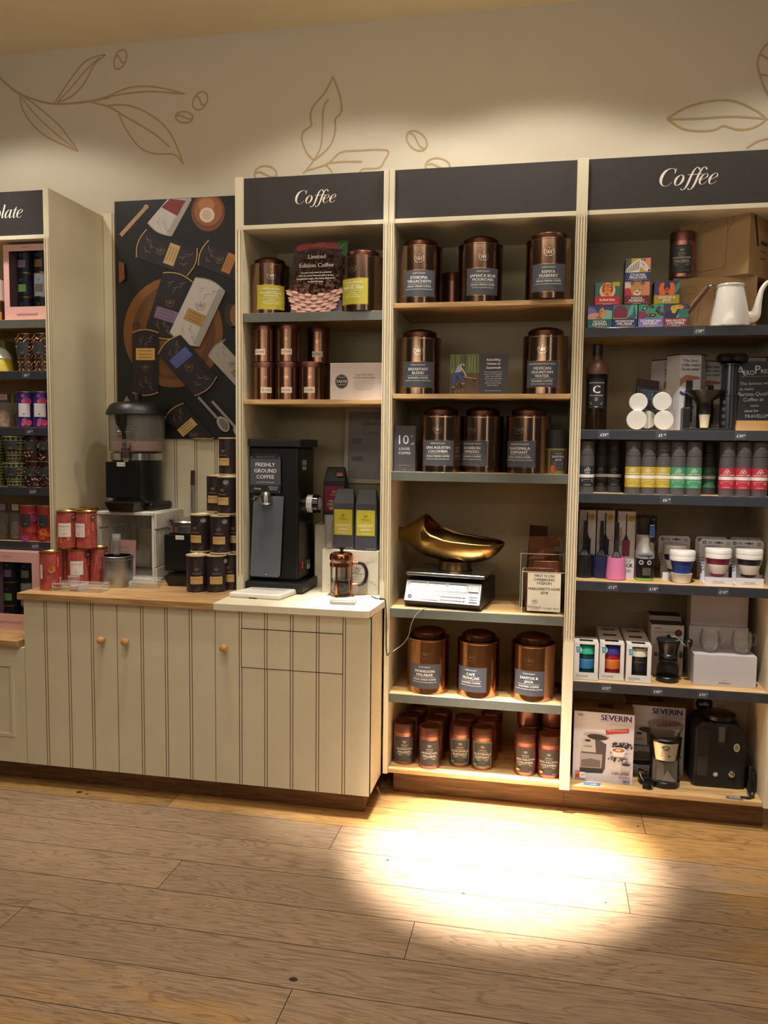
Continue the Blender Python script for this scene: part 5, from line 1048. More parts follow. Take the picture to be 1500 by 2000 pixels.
# cardboard boxes
def carton(label,x,y,z,w,d,h,rz,art=None,side=None):
    T=thing('cardboard_box',label,'box',(x,y,z),rz); MB().box(-w/2,w/2,0,d,0,h,CARD).build('box',T,bev=.0015)
    if art: art.build('print',T,flat(0),base=.0004)
    if side: side.build('side_print',T,right(w/2),base=.0004)
    return T
LN='#5f4830'
zt=TINZ-.0005
A=Art(); A.l(smooth([(-.06,.03),(-.045,.14),(-.03,.17)]),.0012,LN); A.l(smooth([(.02,.02),(.035,.10),(.03,.16)]),.0012,LN); A.ring(-.085,.15,.02,.014,.0012,LN); A.l([(-.03,.17),(.03,.165)],.0012,LN)
carton('lower brown cardboard box behind the enamel pot with the copper tin on it',.60,.115,zA,.30,.24,zt-zA,0,A)
A=Art(); A.l(smooth([(-.06,.03),(-.075,.10),(-.055,.20),(.045,.215),(.052,.10),(.048,.035)]),.0014,LN); A.l([(-.06,.03),(.048,.035)],.0014,LN); A.l(smooth([(-.07,.06),(-.10,.14),(-.115,.18),(-.125,.17)]),.0014,LN); A.l(smooth([(.05,.16),(.075,.20),(.07,.235),(.05,.23)]),.0014,LN); A.p([(-.03,.235),(.02,.242),(.012,.222),(-.018,.218)],'#2b2119')
SD=Art(); SD.l([(.035,.235),(.075,.11)],.018,'#33291f'); SD.r(.10,.12,.16,.135,'#4a3a28'); SD.bars(.12,.10,.06,.003,2,'#6a543a'); SD.bars(.12,.07,.05,.006,1,'#5a4630')
c0=atY(1461,536,.062)
carton('upper brown cardboard box with a jug drawing, turned so its corner points out',.72-.125+.008,.155,zt,.275,.20,.262,-.62,A,SD)
cbx=[o for o in COL.objects if o.type=='EMPTY'][-1]
# position so that its near bottom corner sits where photographed
cr=math.cos(-.62); sr=math.sin(-.62); nx,ny=.1375,0; cbx.location=(c0.x-(nx*cr),.062-(nx*sr),zt)
x,y=.66,.20; small_tin(x-.01,y,zt-.0,'copper tin squeezed between the cardboard boxes, behind the pot',None)
COL.objects.unlink([o for o in COL.objects if o.type=='EMPTY'][-1]) if False else None
# enamel pot
px0=cad_at(1385,1464,0,.07,610); T=thing('coffee_pot','white enamel coffee pot with long spout and wooden side handle','coffee pot',(px0,.062,zA))
rb=(atY(1464.5,630,.062).x-atY(1384.7,630,.062).x)/2; rt=(atY(1451,560,.062).x-atY(1401,560,.062).x)/2; hh=atY(1426,556,.062).z-zA
MB().lathe([(rb-.004,0),(rb,.004),(rb-.001,.03),(rt+.006,hh-.03),(rt+.001,hh-.012),(rt+.003,hh-.009),(rt+.003,hh-.004),(rt,hh),(rt-.003,hh-.003),(rt-.002,hh-.015),(rb-.006,.02),(0,.008)],ENAM,48).build('body',T)
sp=[(rb-.022,0,.035),(rb+.012,0,.040),(rb+.022,0,.065),(rb+.028,0,.10),(rb+.036,0,.135),(rb+.050,0,.158),(rb+.064,0,.166)]
q=smooth([p+(r_,) for p,r_ in zip(sp,(.024,.022,.016,.0115,.009,.008,.0075))],5); MB().tube([v[:3] for v in q],[v[3] for v in q],ENAM,16).build('spout',T)
MB().lathe([(rt+.002,hh-.010),(rt+.0045,hh-.006),(rt+.002,hh-.001)],m('#d8d6d2',.25,0,0,'rim_enamel'),48).build('rim',T)
b=MB(); b.tube(smooth([(-rt-.002,-.002,hh-.045),(-rt-.010,-.006,hh-.028),(-rt-.012,-.01,hh-.012),(-rt-.028,-.015,hh-.004),(-rt-.045,-.02,hh-.016)],5),.0028,STEEL,8); b.box(-rt-.010,-rt+.002,-.012,.012,hh-.062,hh-.030,STEEL); b.build('bracket',T)
MB().tube([(-rt-.040,-.018,hh-.010),(-rt-.075,-.030,hh-.056),(-rt-.110,-.042,hh-.103)],[.010,.012,.010],wood('handle_wood','#4f3018','#6e4726',14,(3,3,3)),12).build('handle',T)
# ================================================================ RIGHT UNIT, SECOND SHELF
zB=1.516
x=cad_at(1143,1185,0,.07,800); T=thing('cold_brew_bottle','tall glass filter-coffee bottle with brown top, left end of the second shelf','bottle',(x,.07,zB),face_cam(x,.07))
r=.041
MB().lathe([(r-.003,0),(r,.003),(r,.195),(r-.004,.215)],glass('#c4bcb4',.04,1.45,'smoky_glass'),36).build('bottle',T); MB().lathe([(r-.004,.004),(r-.005,.19),(0,.19)],m('#3c2c22',.25,0,.1,'cold_coffee'),30).build('coffee',T)
MB().lathe([(r,.212),(r+.0015,.222),(r-.004,.245),(.026,.262),(.018,.268),(.0175,.30)],m('#5a3a2e',.4,0,.04,'brown_silicone'),36).build('neck',T); MB().lathe([(.0185,.282),(.0185,.325),(.016,.328),(0,.328)],m('#1f1715',.45),24).build('stopper',T)
A=Art(.0002); A.r(-.030,.082,.030,.196,'#16161a',8); A.r(-.031,.178,.031,.180,'#b8b4b0',8); A.t('C',0,.140,.030,'#e4e0dc',bold=.04); A.t('Filter-in Coffee Bottle',0,.129,.0055,'#e4e0dc',w=.05); A.ring(0,.117,.005,.006,.001,'#e4e0dc'); A.t('2',0,.114,.006,'#e4e0dc'); A.bars(0,.106,.05,.0014,4,'#a8a4a0'); A.bars(0,.088,.014,.002,1,'#e4e0dc'); A.build('label',T,cyl(r),base=.0007)
b=MB(); b.lathe([(r+.002,.188),(r+.004,.20),(r+.001,.212)],glass('#e8e8ea',.05,1.4,'cling_wrap'),30); b.build('wrap',T)
T=thing('packet','dark paper packet with blue print leaning behind the filter packs','packet',(.375,.18,zB),0,None,(-.12,.12,.1))
MB().box(-.055,.03,0,.012,0,.205,m('#1f1e22',.5)).build('packet',T,bev=.003); A=Art(); A.r(-.053,.10,.028,.17,'#3c4c66'); A.bars(-.012,.16,.06,.004,5,'#6f86a8'); A.r(-.053,.175,.028,.203,'#3a2428'); A.build('print',T,flat(0),base=.0004)
# filter packs
def fpack(label,px,py,rpx,y,z,bagm=True):
    p=atY(px,py,y); rr=rpx/FPX*((p-CAM).dot(FW)); T=thing('filter_pack',label,'paper filters',(p.x,y,z),face_cam(p.x,y)*.6,'round paper filter packs')
    zc=p.z-z; xf=Matrix.Translation((0,0,zc))@Matrix.Rotation(PI/2,4,'X')
    MB().lathe([(rr-.001,-.012),(rr,-.011),(rr,.010),(rr-.001,.011),(0,.011)],m('#dcd7cf',.8,0,.03,'filter_paper'),36,xf=xf).build('filters',T)
    s=rr*1.12; b=MB(); b.box(-s,s,-.013,.013,.0005,zc+rr*1.12,ACRY); b.build('bag',T,bev=.006)
yy=.035
fpack('bottom left pack of round paper filters on the second shelf',1243.3,819.8,19,yy,zB); fpack('bottom right pack of round paper filters on the second shelf',1296,821,18.5,yy+.005,zB)
z2=atY(1270,801,yy).z
fpack('top left pack of round paper filters, shaded',1246.6,785.6,17.3,yy+.015,z2); fpack('top right pack of round paper filters',1293,784,17.7,yy+.012,z2)
p=atY(1262,820,.085); fpack('pack of round paper filters peeking out between the bottom pair',1264,820,17,.085,zB)
# hexagonal coffee-maker cartons
def hexbox(label,xc,y,z,w,h,rz=0):
    T=thing('coffee_maker_box',label,'box',(xc,y,z),rz,'white six-sided coffee maker boxes'); a=w/2; 
    poly=[(-a*.52,0),(a*.52,0),(a,a*.8),(a*.52,a*1.6),(-a*.52,a*1.6),(-a,a*.8)]
    b=MB(); b.prism(poly,0,h,m('#cfcdd0',.5,0,.02,'white_board'),axis='z'); b.build('box',T,bev=.0008)
    b=MB(); b.prism([(u*1.005,v*1.005-.001) for u,v in poly],h,h+.004,m('#4a2028',.5),axis='z'); b.build('lid_flap',T)
    A=Art(); s=a*.52/.05; P=lambda u,v:(u*s,v*h/.30)
    for i,t_ in enumerate(('“The best','coffee maker','I’ve ever owned.”')): A.t(t_,-.046*s,(.272-.0165*i)*h/.30,.0115,'#24223a',al='L',w=.092*s,sh=.25,bold=.02)
    A.p([P(-.05,.205),P(-.02,.222),P(.03,.216),P(.045,.212),P(.046,.205),P(.015,.203),P(-.02,.198),P(-.05,.175)],'#b0705e')
    A.p([P(-.02,.20),P(.012,.20),P(.014,.09),P(-.022,.09)],'#2a282c'); A.p([P(-.03,.095),P(.022,.10),P(.016,.082),P(-.026,.08)],'#3a383c'); A.p([P(-.024,.08),P(.016,.08),P(.014,.035),P(-.022,.035)],'#1e1c20')
    A.p([P(-.048,.16),P(-.03,.152),P(.0,.148),P(.03,.152),P(.046,.165),P(.04,.155),P(.046,.145),P(.02,.140),P(-.03,.140),P(-.05,.148)],'#2c3a7c')
    for k in range(4): A.ring(-.004*s,(.105+.013*k)*h/.30,.003,.003,.0006,'#8a8a8a',n=10)
    A.bars(.02*s,.012*h/.3,.05,.0015,2,'#8a8a90'); A.build('print',T,flat(0),base=.0004)
    A=Art(); L_=math.hypot(a*.48,a*.8); dx,dy=a*.48/L_,a*.8/L_
    for k in range(6): A.l([(L_*.2,h*.85-k*h*.13),(L_*.9,h*.835-k*h*.13)],.0012,'#7a7880')
    A.bars(L_*.55,h*.6,L_*.6,.0012,2,'#8a8a90')
    A.build('side_print',T,lambda u,v,d:(a*.52+dx*u+dy*d,dy*u-dx*d,v),base=.0004)
xc=cad_at(1313,1381,0,.17,730); hexbox('front white six-sided box with a hand pressing a coffee maker, centre of the second shelf',xc-.002,.135,zB,.150,.292,.12)
hexbox('white six-sided coffee maker box behind and left of the front one',xc-.052,.26,zB,.13,.285,.3)
hexbox('white six-sided coffee maker box behind the black press',.625,.235,zB,.14,.275,.1)
hexbox('white six-sided coffee maker box behind the chalkboard',.775,.20,zB,.15,.285,.08)
# stand with funnel, scoop and filter holder
AX=cad_at(1345,1405,0,.09,800); T=thing('press_stand','black slotted stand under the black funnel on the second shelf','stand',(AX,.09,zB))
GB2=m('#161617',.35,0,0,'smoked_black')
MB().box(-.078,.09,-.045,.05,0,.010,BLK).build('stand_base',T,bev=.002); MB().box(-.078,-.052,-.03,.04,.010,.088,GB2).build('stand_post',T,bev=.003)
T=thing('funnel','wide black plastic funnel standing on the black stand','funnel',(AX,.09,zB))
MB().lathe([(.026,.0105),(.027,.10),(.032,.112),(.070,.148),(.073,.152),(.071,.152),(.030,.113),(.024,.10)],GB2,36).build('funnel',T)
T=thing('measuring_scoop','small cream measuring scoop in front of the black funnel','scoop',(AX,.09,zB-.0035))
MB().lathe([(.012,.014),(.015,.016),(.0195,.062),(.0205,.064),(.019,.062)],m('#d8cfb4',.5,0,.04,'cream_scoop'),24,cx=-.005,cy=-.045).build('scoop',T)
x=cad_at(1411,1440,0,.10,760); T=thing('coffee_press','tall smoked-black plunger coffee press standing by the chalkboard','coffee press',(x,.10,zB),face_cam(x,.1))
SMK=m('#24262a',.22,0,0,'smoked_plastic',0,.3)
MB().lathe([(.052,0),(.052,.006),(.040,.008),(.036,.010)],BLK,6).build('base_flange',T); MB().lathe([(.034,.010),(.0335,.13),(.036,.132),(.036,.136),(.033,.137)],SMK,36).build('chamber',T)
MB().lathe([(.029,.137),(.029,.245),(.038,.247),(.038,.251),(0,.251)],m('#2b2f36',.2,0,0,'smoked_plunger',0,.3),36).build('plunger',T)
b=MB()
for sx_ in (-.018,.025): b.lathe([(.010,.251),(.034,.262),(.036,.275),(.026,.29),(0,.293)],BLK,24,cx=sx_,cy=.0)
b.build('plunger_head',T)
A=Art(.0002)
for k in range(4): A.ring(-.018,.030+.026*k,.0055,.0055,.0012,'#8f9294',n=14); A.t(str(k+1),-.018,.027+.026*k,.006,'#8f9294')
A.build('scale_marks',T,cyl(.034),base=.0006)
# chalkboard
xb=.770
T=thing('chalkboard','small handwritten chalkboard about barista-quality coffee on a wooden block','sign',(xb,.075,zB+.04),-.02,None,(-.08,0,-.02))
w,h=.170,.222; MB().box(-w/2-.018,w/2-.018,0,.006,0,h,m('#121318',.5,0,0,'chalkboard_black')).build('board',T)
A=Art(); cs='#c8cbd0'; o_=-.018
A.t('A',o_-.052,h-.050,.034,cs); A.t('ERO',o_-.022,h-.052,.019,cs,w=.036,rot=.05); A.t('P',o_+.008,h-.046,.032,cs); A.t('RESS',o_+.040,h-.045,.016,cs,w=.042)
A.l([(o_-.05,h-.058),(o_+.05,h-.056)],.0012,'#8a8e98')
for i,(s,xo,h_) in enumerate((('The famous way',.0,.012),('to make',-.03,.011),('Barista-Quality',.0,.0145),('Coffee at',-.005,.014),('home',.0,.009),('ideal for',-.01,.011),('TRAVELLING',.015,.013))): A.t(s,o_+xo,h-.088-.0205*i,h_,'#a8acb4',w=(.115,.06,.125,.075,.035,.06,.105)[i],sh=.12,rot=.03)
A.p([(o_+.045,h-.100),(o_+.052,h-.092),(o_+.058,h-.098),(o_+.065,h-.094),(o_+.068,h-.104),(o_+.058,h-.122)],'#8a1f2c'); A.build('chalk_writing',T,flat(0),base=.0004)
T2=thing('wooden_block','pale wooden block holding up the chalkboard','block',(xb-.012,.05,zB)); MB().prism([(-.075,0),(.07,0),(.062,.039),(-.07,.039)],0,.05,m('#b8935f',.6,0,.08,'pale_wood',0,0,10)).build('block',T2,bev=.001)
# ================================================================ RIGHT UNIT, TUBES
TBM=m('#4b4747',.6,0,.03,'grey_card_tube'); TBM2=m('#2c2a2c',.6,0,.03,'shaded_card_tube')  # second grey is the same card, darkened for tubes set back in shade
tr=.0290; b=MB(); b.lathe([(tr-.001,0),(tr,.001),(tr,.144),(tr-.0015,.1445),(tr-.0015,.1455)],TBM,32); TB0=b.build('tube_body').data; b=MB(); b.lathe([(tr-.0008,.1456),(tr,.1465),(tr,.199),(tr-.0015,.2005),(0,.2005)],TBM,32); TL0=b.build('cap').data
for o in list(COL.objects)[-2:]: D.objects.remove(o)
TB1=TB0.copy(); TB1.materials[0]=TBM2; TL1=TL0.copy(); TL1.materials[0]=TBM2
def ctube(x,y,label,band,name,sub,dark=False,tw=0):  # dark: card and ink colours lowered to imitate shade
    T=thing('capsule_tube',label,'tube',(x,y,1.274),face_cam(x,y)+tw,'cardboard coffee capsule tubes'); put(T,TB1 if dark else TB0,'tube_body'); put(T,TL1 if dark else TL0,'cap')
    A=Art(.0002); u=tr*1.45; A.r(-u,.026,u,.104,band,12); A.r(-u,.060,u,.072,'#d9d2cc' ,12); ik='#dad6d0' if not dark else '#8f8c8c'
    for a_,b_ in ((-.006,.088),(.005,.088),(0,.095)): A.e(a_,b_,.0062,.0042,ik,.6,12); A.e(a_,b_,.0045,.0028,band,.6,12)
    A.t(name,0,.0755,.0048,ik,w=.052,bold=.03); A.r(-.024,.0525,.024,.0532,ik,4); A.bars(0,.048,.046,.0012,2,ik); A.t(sub,0,.0305,.0032,ik,w=.024); A.crest(0,.178,.009,'#6f6b6a'); A.t('Whittard',0,.1655,.0045,'#6f6b6a')
    A.build('label',T,cyl(tr),base=.0005)
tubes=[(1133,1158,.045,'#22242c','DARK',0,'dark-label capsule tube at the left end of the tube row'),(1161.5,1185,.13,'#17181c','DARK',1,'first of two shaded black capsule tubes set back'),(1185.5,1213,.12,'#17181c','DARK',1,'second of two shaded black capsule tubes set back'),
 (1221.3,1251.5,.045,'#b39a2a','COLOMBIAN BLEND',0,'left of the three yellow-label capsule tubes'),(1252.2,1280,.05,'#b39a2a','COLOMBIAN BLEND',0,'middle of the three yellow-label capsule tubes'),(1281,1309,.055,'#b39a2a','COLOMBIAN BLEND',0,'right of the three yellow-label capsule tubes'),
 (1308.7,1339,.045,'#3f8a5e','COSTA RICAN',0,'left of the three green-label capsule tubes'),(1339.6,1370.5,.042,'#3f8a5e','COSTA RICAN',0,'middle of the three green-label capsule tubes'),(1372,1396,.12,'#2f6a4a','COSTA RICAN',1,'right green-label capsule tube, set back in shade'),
 (1405.5,1435.5,.045,'#b02c3c','HAZELNUT CREME',0,'left of the three red-label capsule tubes'),(1436.5,1467,.042,'#b02c3c','HAZELNUT CREME',0,'middle of the three red-label capsule tubes'),(1469,1498,.04,'#b02c3c','HAZELNUT CREME',0,'right of the three red-label capsule tubes, by the side panel')]
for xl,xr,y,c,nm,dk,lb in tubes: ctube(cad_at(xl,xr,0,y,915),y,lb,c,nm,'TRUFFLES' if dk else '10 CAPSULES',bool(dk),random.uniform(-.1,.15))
# ================================================================ RIGHT UNIT, BRUSH AND CUP SHELF
zD=.935
def bbox(label,x,y,w,h,d,col,rz=0,yel=True,word=None):
    T=thing('product_box',label,'box',(x,y,zD),rz,'slim white brewer boxes'); b=MB(); b.box(-w/2,w/2,0,d,0,h,m('#c9c6c6',.5,0,.02,'white_carton')); b.build('box',T,bev=.0008)
    A=Art(); A.t('BARISTA & CO',-w*.30,h*.62,.008,'#3a3838',w=h*.40,rot=PI/2); A.e(w*.26,h*.90,.0165*w/.085,.0165*w/.085,'#c2a01e'); A.bars(w*.26,h*.915,.02,.001,3,'#8a7012')
    A.r(-w*.06,h*.62,w*.02,h*.96,'#2a2628' if col!='#c95f93' else '#5a2a3c'); A.p([(-w*.05,h*.66),(w*.01,h*.66),(w*.14,h*.57),(-w*.18,h*.57)],'#2a2628'); A.p([(-w*.25,h*.57),(w*.22,h*.57),(w*.2,h*.33),(-w*.22,h*.33)],col if col!='#c95f93' else '#7a3450')
    A.t('BREW IT',w*.0,h*.235,.0085,'#2c2a2a',w=w*.6); A.t('STICK',w*.04,h*.17,.0145,'#2c2a2a',w=w*.75,bold=.05); A.bars(0,h*.13,w*.7,.0014,4,'#8a8888'); A.build('print',T,flat(0),base=.0004)
    A=Art(); A.r(-w/2+.003,.004,w/2-.003,d-.004,'#8f7a60'); A.build('top_print',T,topf(h),base=.0004)
bw=.083
for xl,xr,pz,y,c,lb in ((1128,1162,1110,.135,'#141416','left slim white brew stick box with black brewer picture'),(1163,1198,1110,.135,'#1c2340','middle slim white brew stick box with navy brewer picture'),(1203.5,1239,1112,.115,'#c95f93','right slim white brew stick box with pink brewer picture')):
    bbox(lb,cad_at(xl,xr,0,y,pz),y,(atY(xr,pz,y).x-atY(xl,pz,y).x)-.003,.265,.13,c)
def stick(label,x,y,col,hc='#1f1f22',lean=0):
    T=thing('brew_stick',label,'coffee brewer',(x,y,zD),face_cam(x,y),'brew sticks in round pots'); c=m(col,.35,0,0,'pot_plastic',0,.2)
    MB().lathe([(.036,0),(.0385,.003),(.0385,.018),(.035,.07),(.0335,.088),(.032,.088),(.033,.07),(.034,.06),(0,.06)],c,36).build('pot',T)
    b=MB(); b.prism([(-.022,.078),(.022,.078),(.008,.112),(.0065,.225),(-.0065,.225),(-.008,.112)],-.008,.006,m(hc,.4),Matrix.Rotation(lean,4,'Y')); b.build('handle',T,bev=.002)
    A=Art(); A.p([(-.015,.088),(.015,.088),(.006,.108),(-.006,.108)],m('#8d8f94',.3,.6)); A.l([(0,.088),(0,.108)],.0015,'#3a3a3e'); A.build('strainer',T,flat(-.008),base=.0006)
for px,pb,c,lb in ((1141,1129,'#121214','black brew stick pot at the left end of the cup shelf'),(1174,1130,'#1a2140','navy brew stick pot, middle of the three'),(1204,1134,'#d07aa4','pink brew stick pot, right of the three')):
    p=atZ(px,pb,zD); stick(lb,p.x,p.y+.0385,c)
# travel mug
p=atZ(1260,1135,zD); x,y=p.x,p.y+.038
T=thing('travel_mug','steel travel mug with black grip, blue button and green foot','travel mug',(x,y,zD),face_cam(x,y)+.15)
MB().lathe([(.034,0),(.036,.002),(.036,.010)],m('#7fb04a',.4,0,0,'green_foot'),36).build('foot',T); MB().lathe([(.0362,.0105),(.0362,.085)],m('#131314',.3,0,0,'black_card_sleeve'),36).build('sleeve',T)
MB().lathe([(.0355,.0855),(.037,.088),(.037,.112),(.034,.118),(.034,.175),(.037,.192)],m('#d0cdc6',.4,.75,.03,'brushed_mug_steel',0,0,6),36).build('body',T)
MB().lathe([(.0375,.180),(.039,.195),(.039,.235),(.042,.24),(.042,.247),(.038,.252),(0,.254)],m('#1b1b1d',.35),36).build('lid',T)
b=MB(); b.box(.012,.034,-.048,-.01,.15,.245,BLK); b.build('grip',T,bev=.006)
b=MB(); b.box(.006,.026,-.0535,-.045,.172,.222,STEEL); gb=b.build('button_frame',T,bev=.006,seg=3); MB().box(.009,.023,-.0555,-.0535,.177,.217,m('#24407c',.3)).build('button',gb,bev=.003)
A=Art(.0002); A.r(-.040,.087,.040,.110,'#8f9098',12); A.t('contigo',-.004,.093,.0145,'#26262a',w=.055,bold=.05); A.e(-.018,.072,.0085,.009,'#c9c6c2'); A.e(-.018,.072,.0055,.006,'#4a3f38'); A.e(.012,.072,.0085,.009,'#c9c6c2'); A.e(.012,.072,.0055,.006,'#4a3f38'); A.r(-.012,.022,.018,.052,'#4a443c',4); A.bars(.003,.046,.03,.0014,3,'#8a857c'); A.build('label',T,cyl(.0370),base=.0006)
# collapsible cups
def ccup(label,x,y,z,c,open_=True,grp='collapsible cups',seg=None):
    T=thing('collapsible_cup',label,'cup',(x,y,z),face_cam(x,y),grp); wh=m('#dad6d0',.4,0,0,'white_plastic2'); cc=m(c,.45,0,.03,'silicone')
    if open_:
        MB().lathe([(.029,0),(.032,.002),(.0385,.036),(.040,.038),(.0385,.038)],wh,36).build('base_ring',T)
        MB().lathe([(.0335,.036),(.034,.05),(.0365,.058),(.0385,.066),(.040,.078),(.0425,.088)],cc,36).build('silicone_wall',T)
        MB().lathe([(.0445,.0865),(.047,.088),(.0475,.105),(.047,.106),(.0478,.107),(.0478,.121),(.045,.125),(0,.126)],wh,40).build('lid',T)
    else:
        MB().lathe([(.0215,.0),(.026,.0035),(.028,.012)],cc,36).build('base_wall',T); MB().lathe([(.028,.012),(.0365,.036),(.0385,.047),(.037,.0475)],wh,36).build('base_ring',T)
        MB().lathe([(.037,.0475),(.0385,.050),(.041,.070)],cc,36).build('silicone_wall',T); MB().lathe([(.0445,.0705),(.047,.072),(.0472,.088),(.0468,.089),(.0476,.090),(.0476,.103),(.045,.107),(0,.108)],wh,40).build('lid',T)
    return T
def ccard(label,x,y,z,c,rz=0,cup=True,cl=None):
    T=thing('cup_card',label,'card pack',(x,y,z),rz,'printed cup cards'); wh=m('#cfcdd2',.5,0,.01,'card_white'); b=MB(); w=.060; h=.172
    ol=[(-.049,0),(.049,0),(.049,.055),(.060,.088),(.060,.156),(.052,.166),(-.052,.166),(-.060,.156),(-.060,.088),(-.049,.055)]
    b.prism(ol,.078,.080,wh); b.box(-.049,.049,0,.078,0,.002,wh); b.box(-.049,.049,0,.0015,.002,.030,wh)
    b.build('card',T)
    A=Art(); A.t('hello stojo!',0,.011,.006,'#6a6870',w=.045); A.bars(0,.0075,.06,.001,1,'#8a8890'); 
    A.build('tray_print',T,flat(0),base=.0004)
    A=Art(); A.e(-.044,.153,.0065,.0065,'#26242a'); A.e(-.044,.153,.0025,.004,'#d0ced4'); A.bars(-.024,.155,.018,.002,2,'#6a6870'); A.r(-.008,.151,.024,.155,'#4f4d55'); A.e(.008,.153,.006,.005,'#4f4d55'); A.t('Collapsible Cup',-.014,.136,.0065,'#55535c',w=.065); A.bars(.043,.157,.018,.0016,5,'#9a98a0')
    for s in (-1,1):
        for k in range(5): A.l([(s*.057,.096-.011*k-(.0) ),(s*(.0505-.0008*k),.090-.011*k),(s*(.044-.001*k),.096-.011*k)],.0022,'#3c3a42')
    A.build('back_print',T,flat(.078),base=.0004)
    if cup: ccup(label.replace('card pack','collapsible cup held in the card pack') if not cl else cl,x,y+.0545 if False else y+.0265+.0,z+.0185,c,False,'collapsible cups')
    return T
p=atZ(1333,1140,zD); ccup('opened white and royal blue collapsible cup standing free on the cup shelf',p.x,p.y+.03,zD,'#1f3a86')
def ccp(xl,xr,pb,c,lb,cl,dy=0):
    p=atZ((xl+xr)/2,pb,zD); T=ccard(lb,p.x,p.y,zD,c,-.02,False)
    ccup(cl,p.x,p.y+.0285,zD+.0305,c,False)
ccp(1376,1430,1143,'#8a1d52','front card pack of the magenta cup','white cup with magenta bands in the front card pack')
ccp(1437,1491,1145,'#17192a','right front card pack of the black-banded cup','white cup with black band in the right front card pack')
x=cad_at(1290,1352,0,.12,1080); ccard('card pack standing behind the royal blue cup',x,.115,zD,'#20305f',-.02,False); ccup('blue-banded white cup in the card pack behind the royal blue cup',x,.115+.0285,zD+.0305,'#20305f',False)
x=cad_at(1357,1420,0,.20,1080); ccard('card pack behind the magenta cup pack, set back left',x,.13,zD,'#8a1d52',-.02,False)
x=cad_at(1425,1485,0,.20,1080); ccard('card pack behind the black-banded cup pack',x+.006,.145,zD,'#17192a',-.02,False)
# ================================================================ RIGHT UNIT, REUSABLE CUP SHELF
zE=.539
def kbox(label,x,y,rz,cup=None,lid='#2fae8c',band='#2f78b4',low='#14404a',w=.093,h=.150,d=.10):
    T=thing('cup_box',label,'box',(x,y,zE),rz,'white window boxes with reusable cups'); wh=m('#d8d5d1',.45,0,.01,'box_white'); b=MB(); t=.0012
    a0,a1,c0,c1=-.010,w/2-.012,.030,h-.012
    a0=-w*.28; a1=w*.34
    b.box(-w/2,w/2,d-t,d,0,h,wh); b.box(-w/2,-w/2+t,t,d-t,0,h,wh); b.box(w/2-t,w/2,t,d-t,0,h,wh); b.box(-w/2+t,w/2-t,t,d-t,0,t,wh)
    b.box(-w/2,w/2,0,t,0,c0,wh); b.box(-w/2,a0,0,t,c0,h,wh); b.box(a1,w/2,0,t,c0,h,wh); b.box(a0,a1,0,t,c1+.004,h,wh)
    # top with a finger slot
    b.box(-w/2,w/2,t,.02,h-t,h,wh); b.box(-w/2,w/2,.055,d,h-t,h,wh); b.box(-w/2,-.026,.02,.055,h-t,h,wh); b.box(.026,w/2,.02,.055,h-t,h,wh); b.box(-.026,.026,.02,.055,h-.012,h-.010,m('#171718',.7)) ; b.build('box',T)
    A=Art(); A.t('ORIGINAL',-w*.40,.012,.0085,'#77757a',al='L',w=w*.5); A.bars(-w*.4,.008,.03,.001,1,'#a8a6a6','L'); A.r(-w/2,0,w/2,.002,'#3f8f98')
    A.e(-w*.32,h*.80,.0125,.0145,'#dfe6e6'); A.p([(-w*.32-.010,h*.80+.012),(-w*.32+.010,h*.80+.012),(-w*.32+.0075,h*.80-.012),(-w*.32-.0075,h*.80-.012)],'#3a8a94'); A.t('keep',-w*.32,h*.80+.002,.005,'#e8f0f0'); A.t('cup',-w*.32,h*.80-.005,.005,'#e8f0f0'); A.build('print',T,flat(0),base=.0005)
    if cup:
        cy_=.047; wx=Vector((.003,cy_,0)); wx.rotate(Matrix.Rotation(rz,3,'Z')); K_=thing('reusable_cup',cup,'cup',(x+wx.x,y+wx.y,zE+.002),rz,'reusable cups inside window boxes')
        MB().lathe([(.026,0),(.028,.002),(.0325,.038)],m(low,.3,0,0,'cup_lower'),32).build('body',K_); MB().lathe([(.0332,.0385),(.0345,.040),(.0365,.075),(.035,.0765)],m(band,.5,0,0,'cup_band'),32).build('band',K_); MB().lathe([(.0352,.077),(.0372,.098)],m(low,.3,0,0,'cup_lower'),32).build('upper_body',K_)
        MB().lathe([(.0385,.0985),(.0405,.100),(.0405,.118),(.039,.121),(.034,.123),(.033,.130),(.018,.133),(0,.133)],m(lid,.4,0,0,'cup_lid'),32).build('lid',K_)
def kb(xl,xr,pb,rz,*a,**k): p=atZ((xl+xr)/2,pb,zE); kbox(a[0],p.x,p.y,rz,*a[1:],**k); return p
p1=kb(1119,1168,1328,0,'white cup box with mint-green lid cup, left end','mint-lidded blue and dark teal cup in the left window box')
p2=kb(1170,1217,1329,0,'front white cup box with purple-lidded orange and red cup','purple-lidded cup with orange band in the middle window box','#3a3490','#d8742a','#a82636')
p3=kb(1221,1271,1334,0,'front white cup box with cream-lidded black cup','cream-lidded black cup in the right window box','#d6cfbe','#1d1c1d','#2a2829')
for p,nm in ((p2,'purple-lidded'),(p3,'cream-lidded')):
    for k in (1,2): kbox(f'white cup box {("directly","two places")[k-1]} behind the {nm} one',p.x,p.y+.103*k,0)
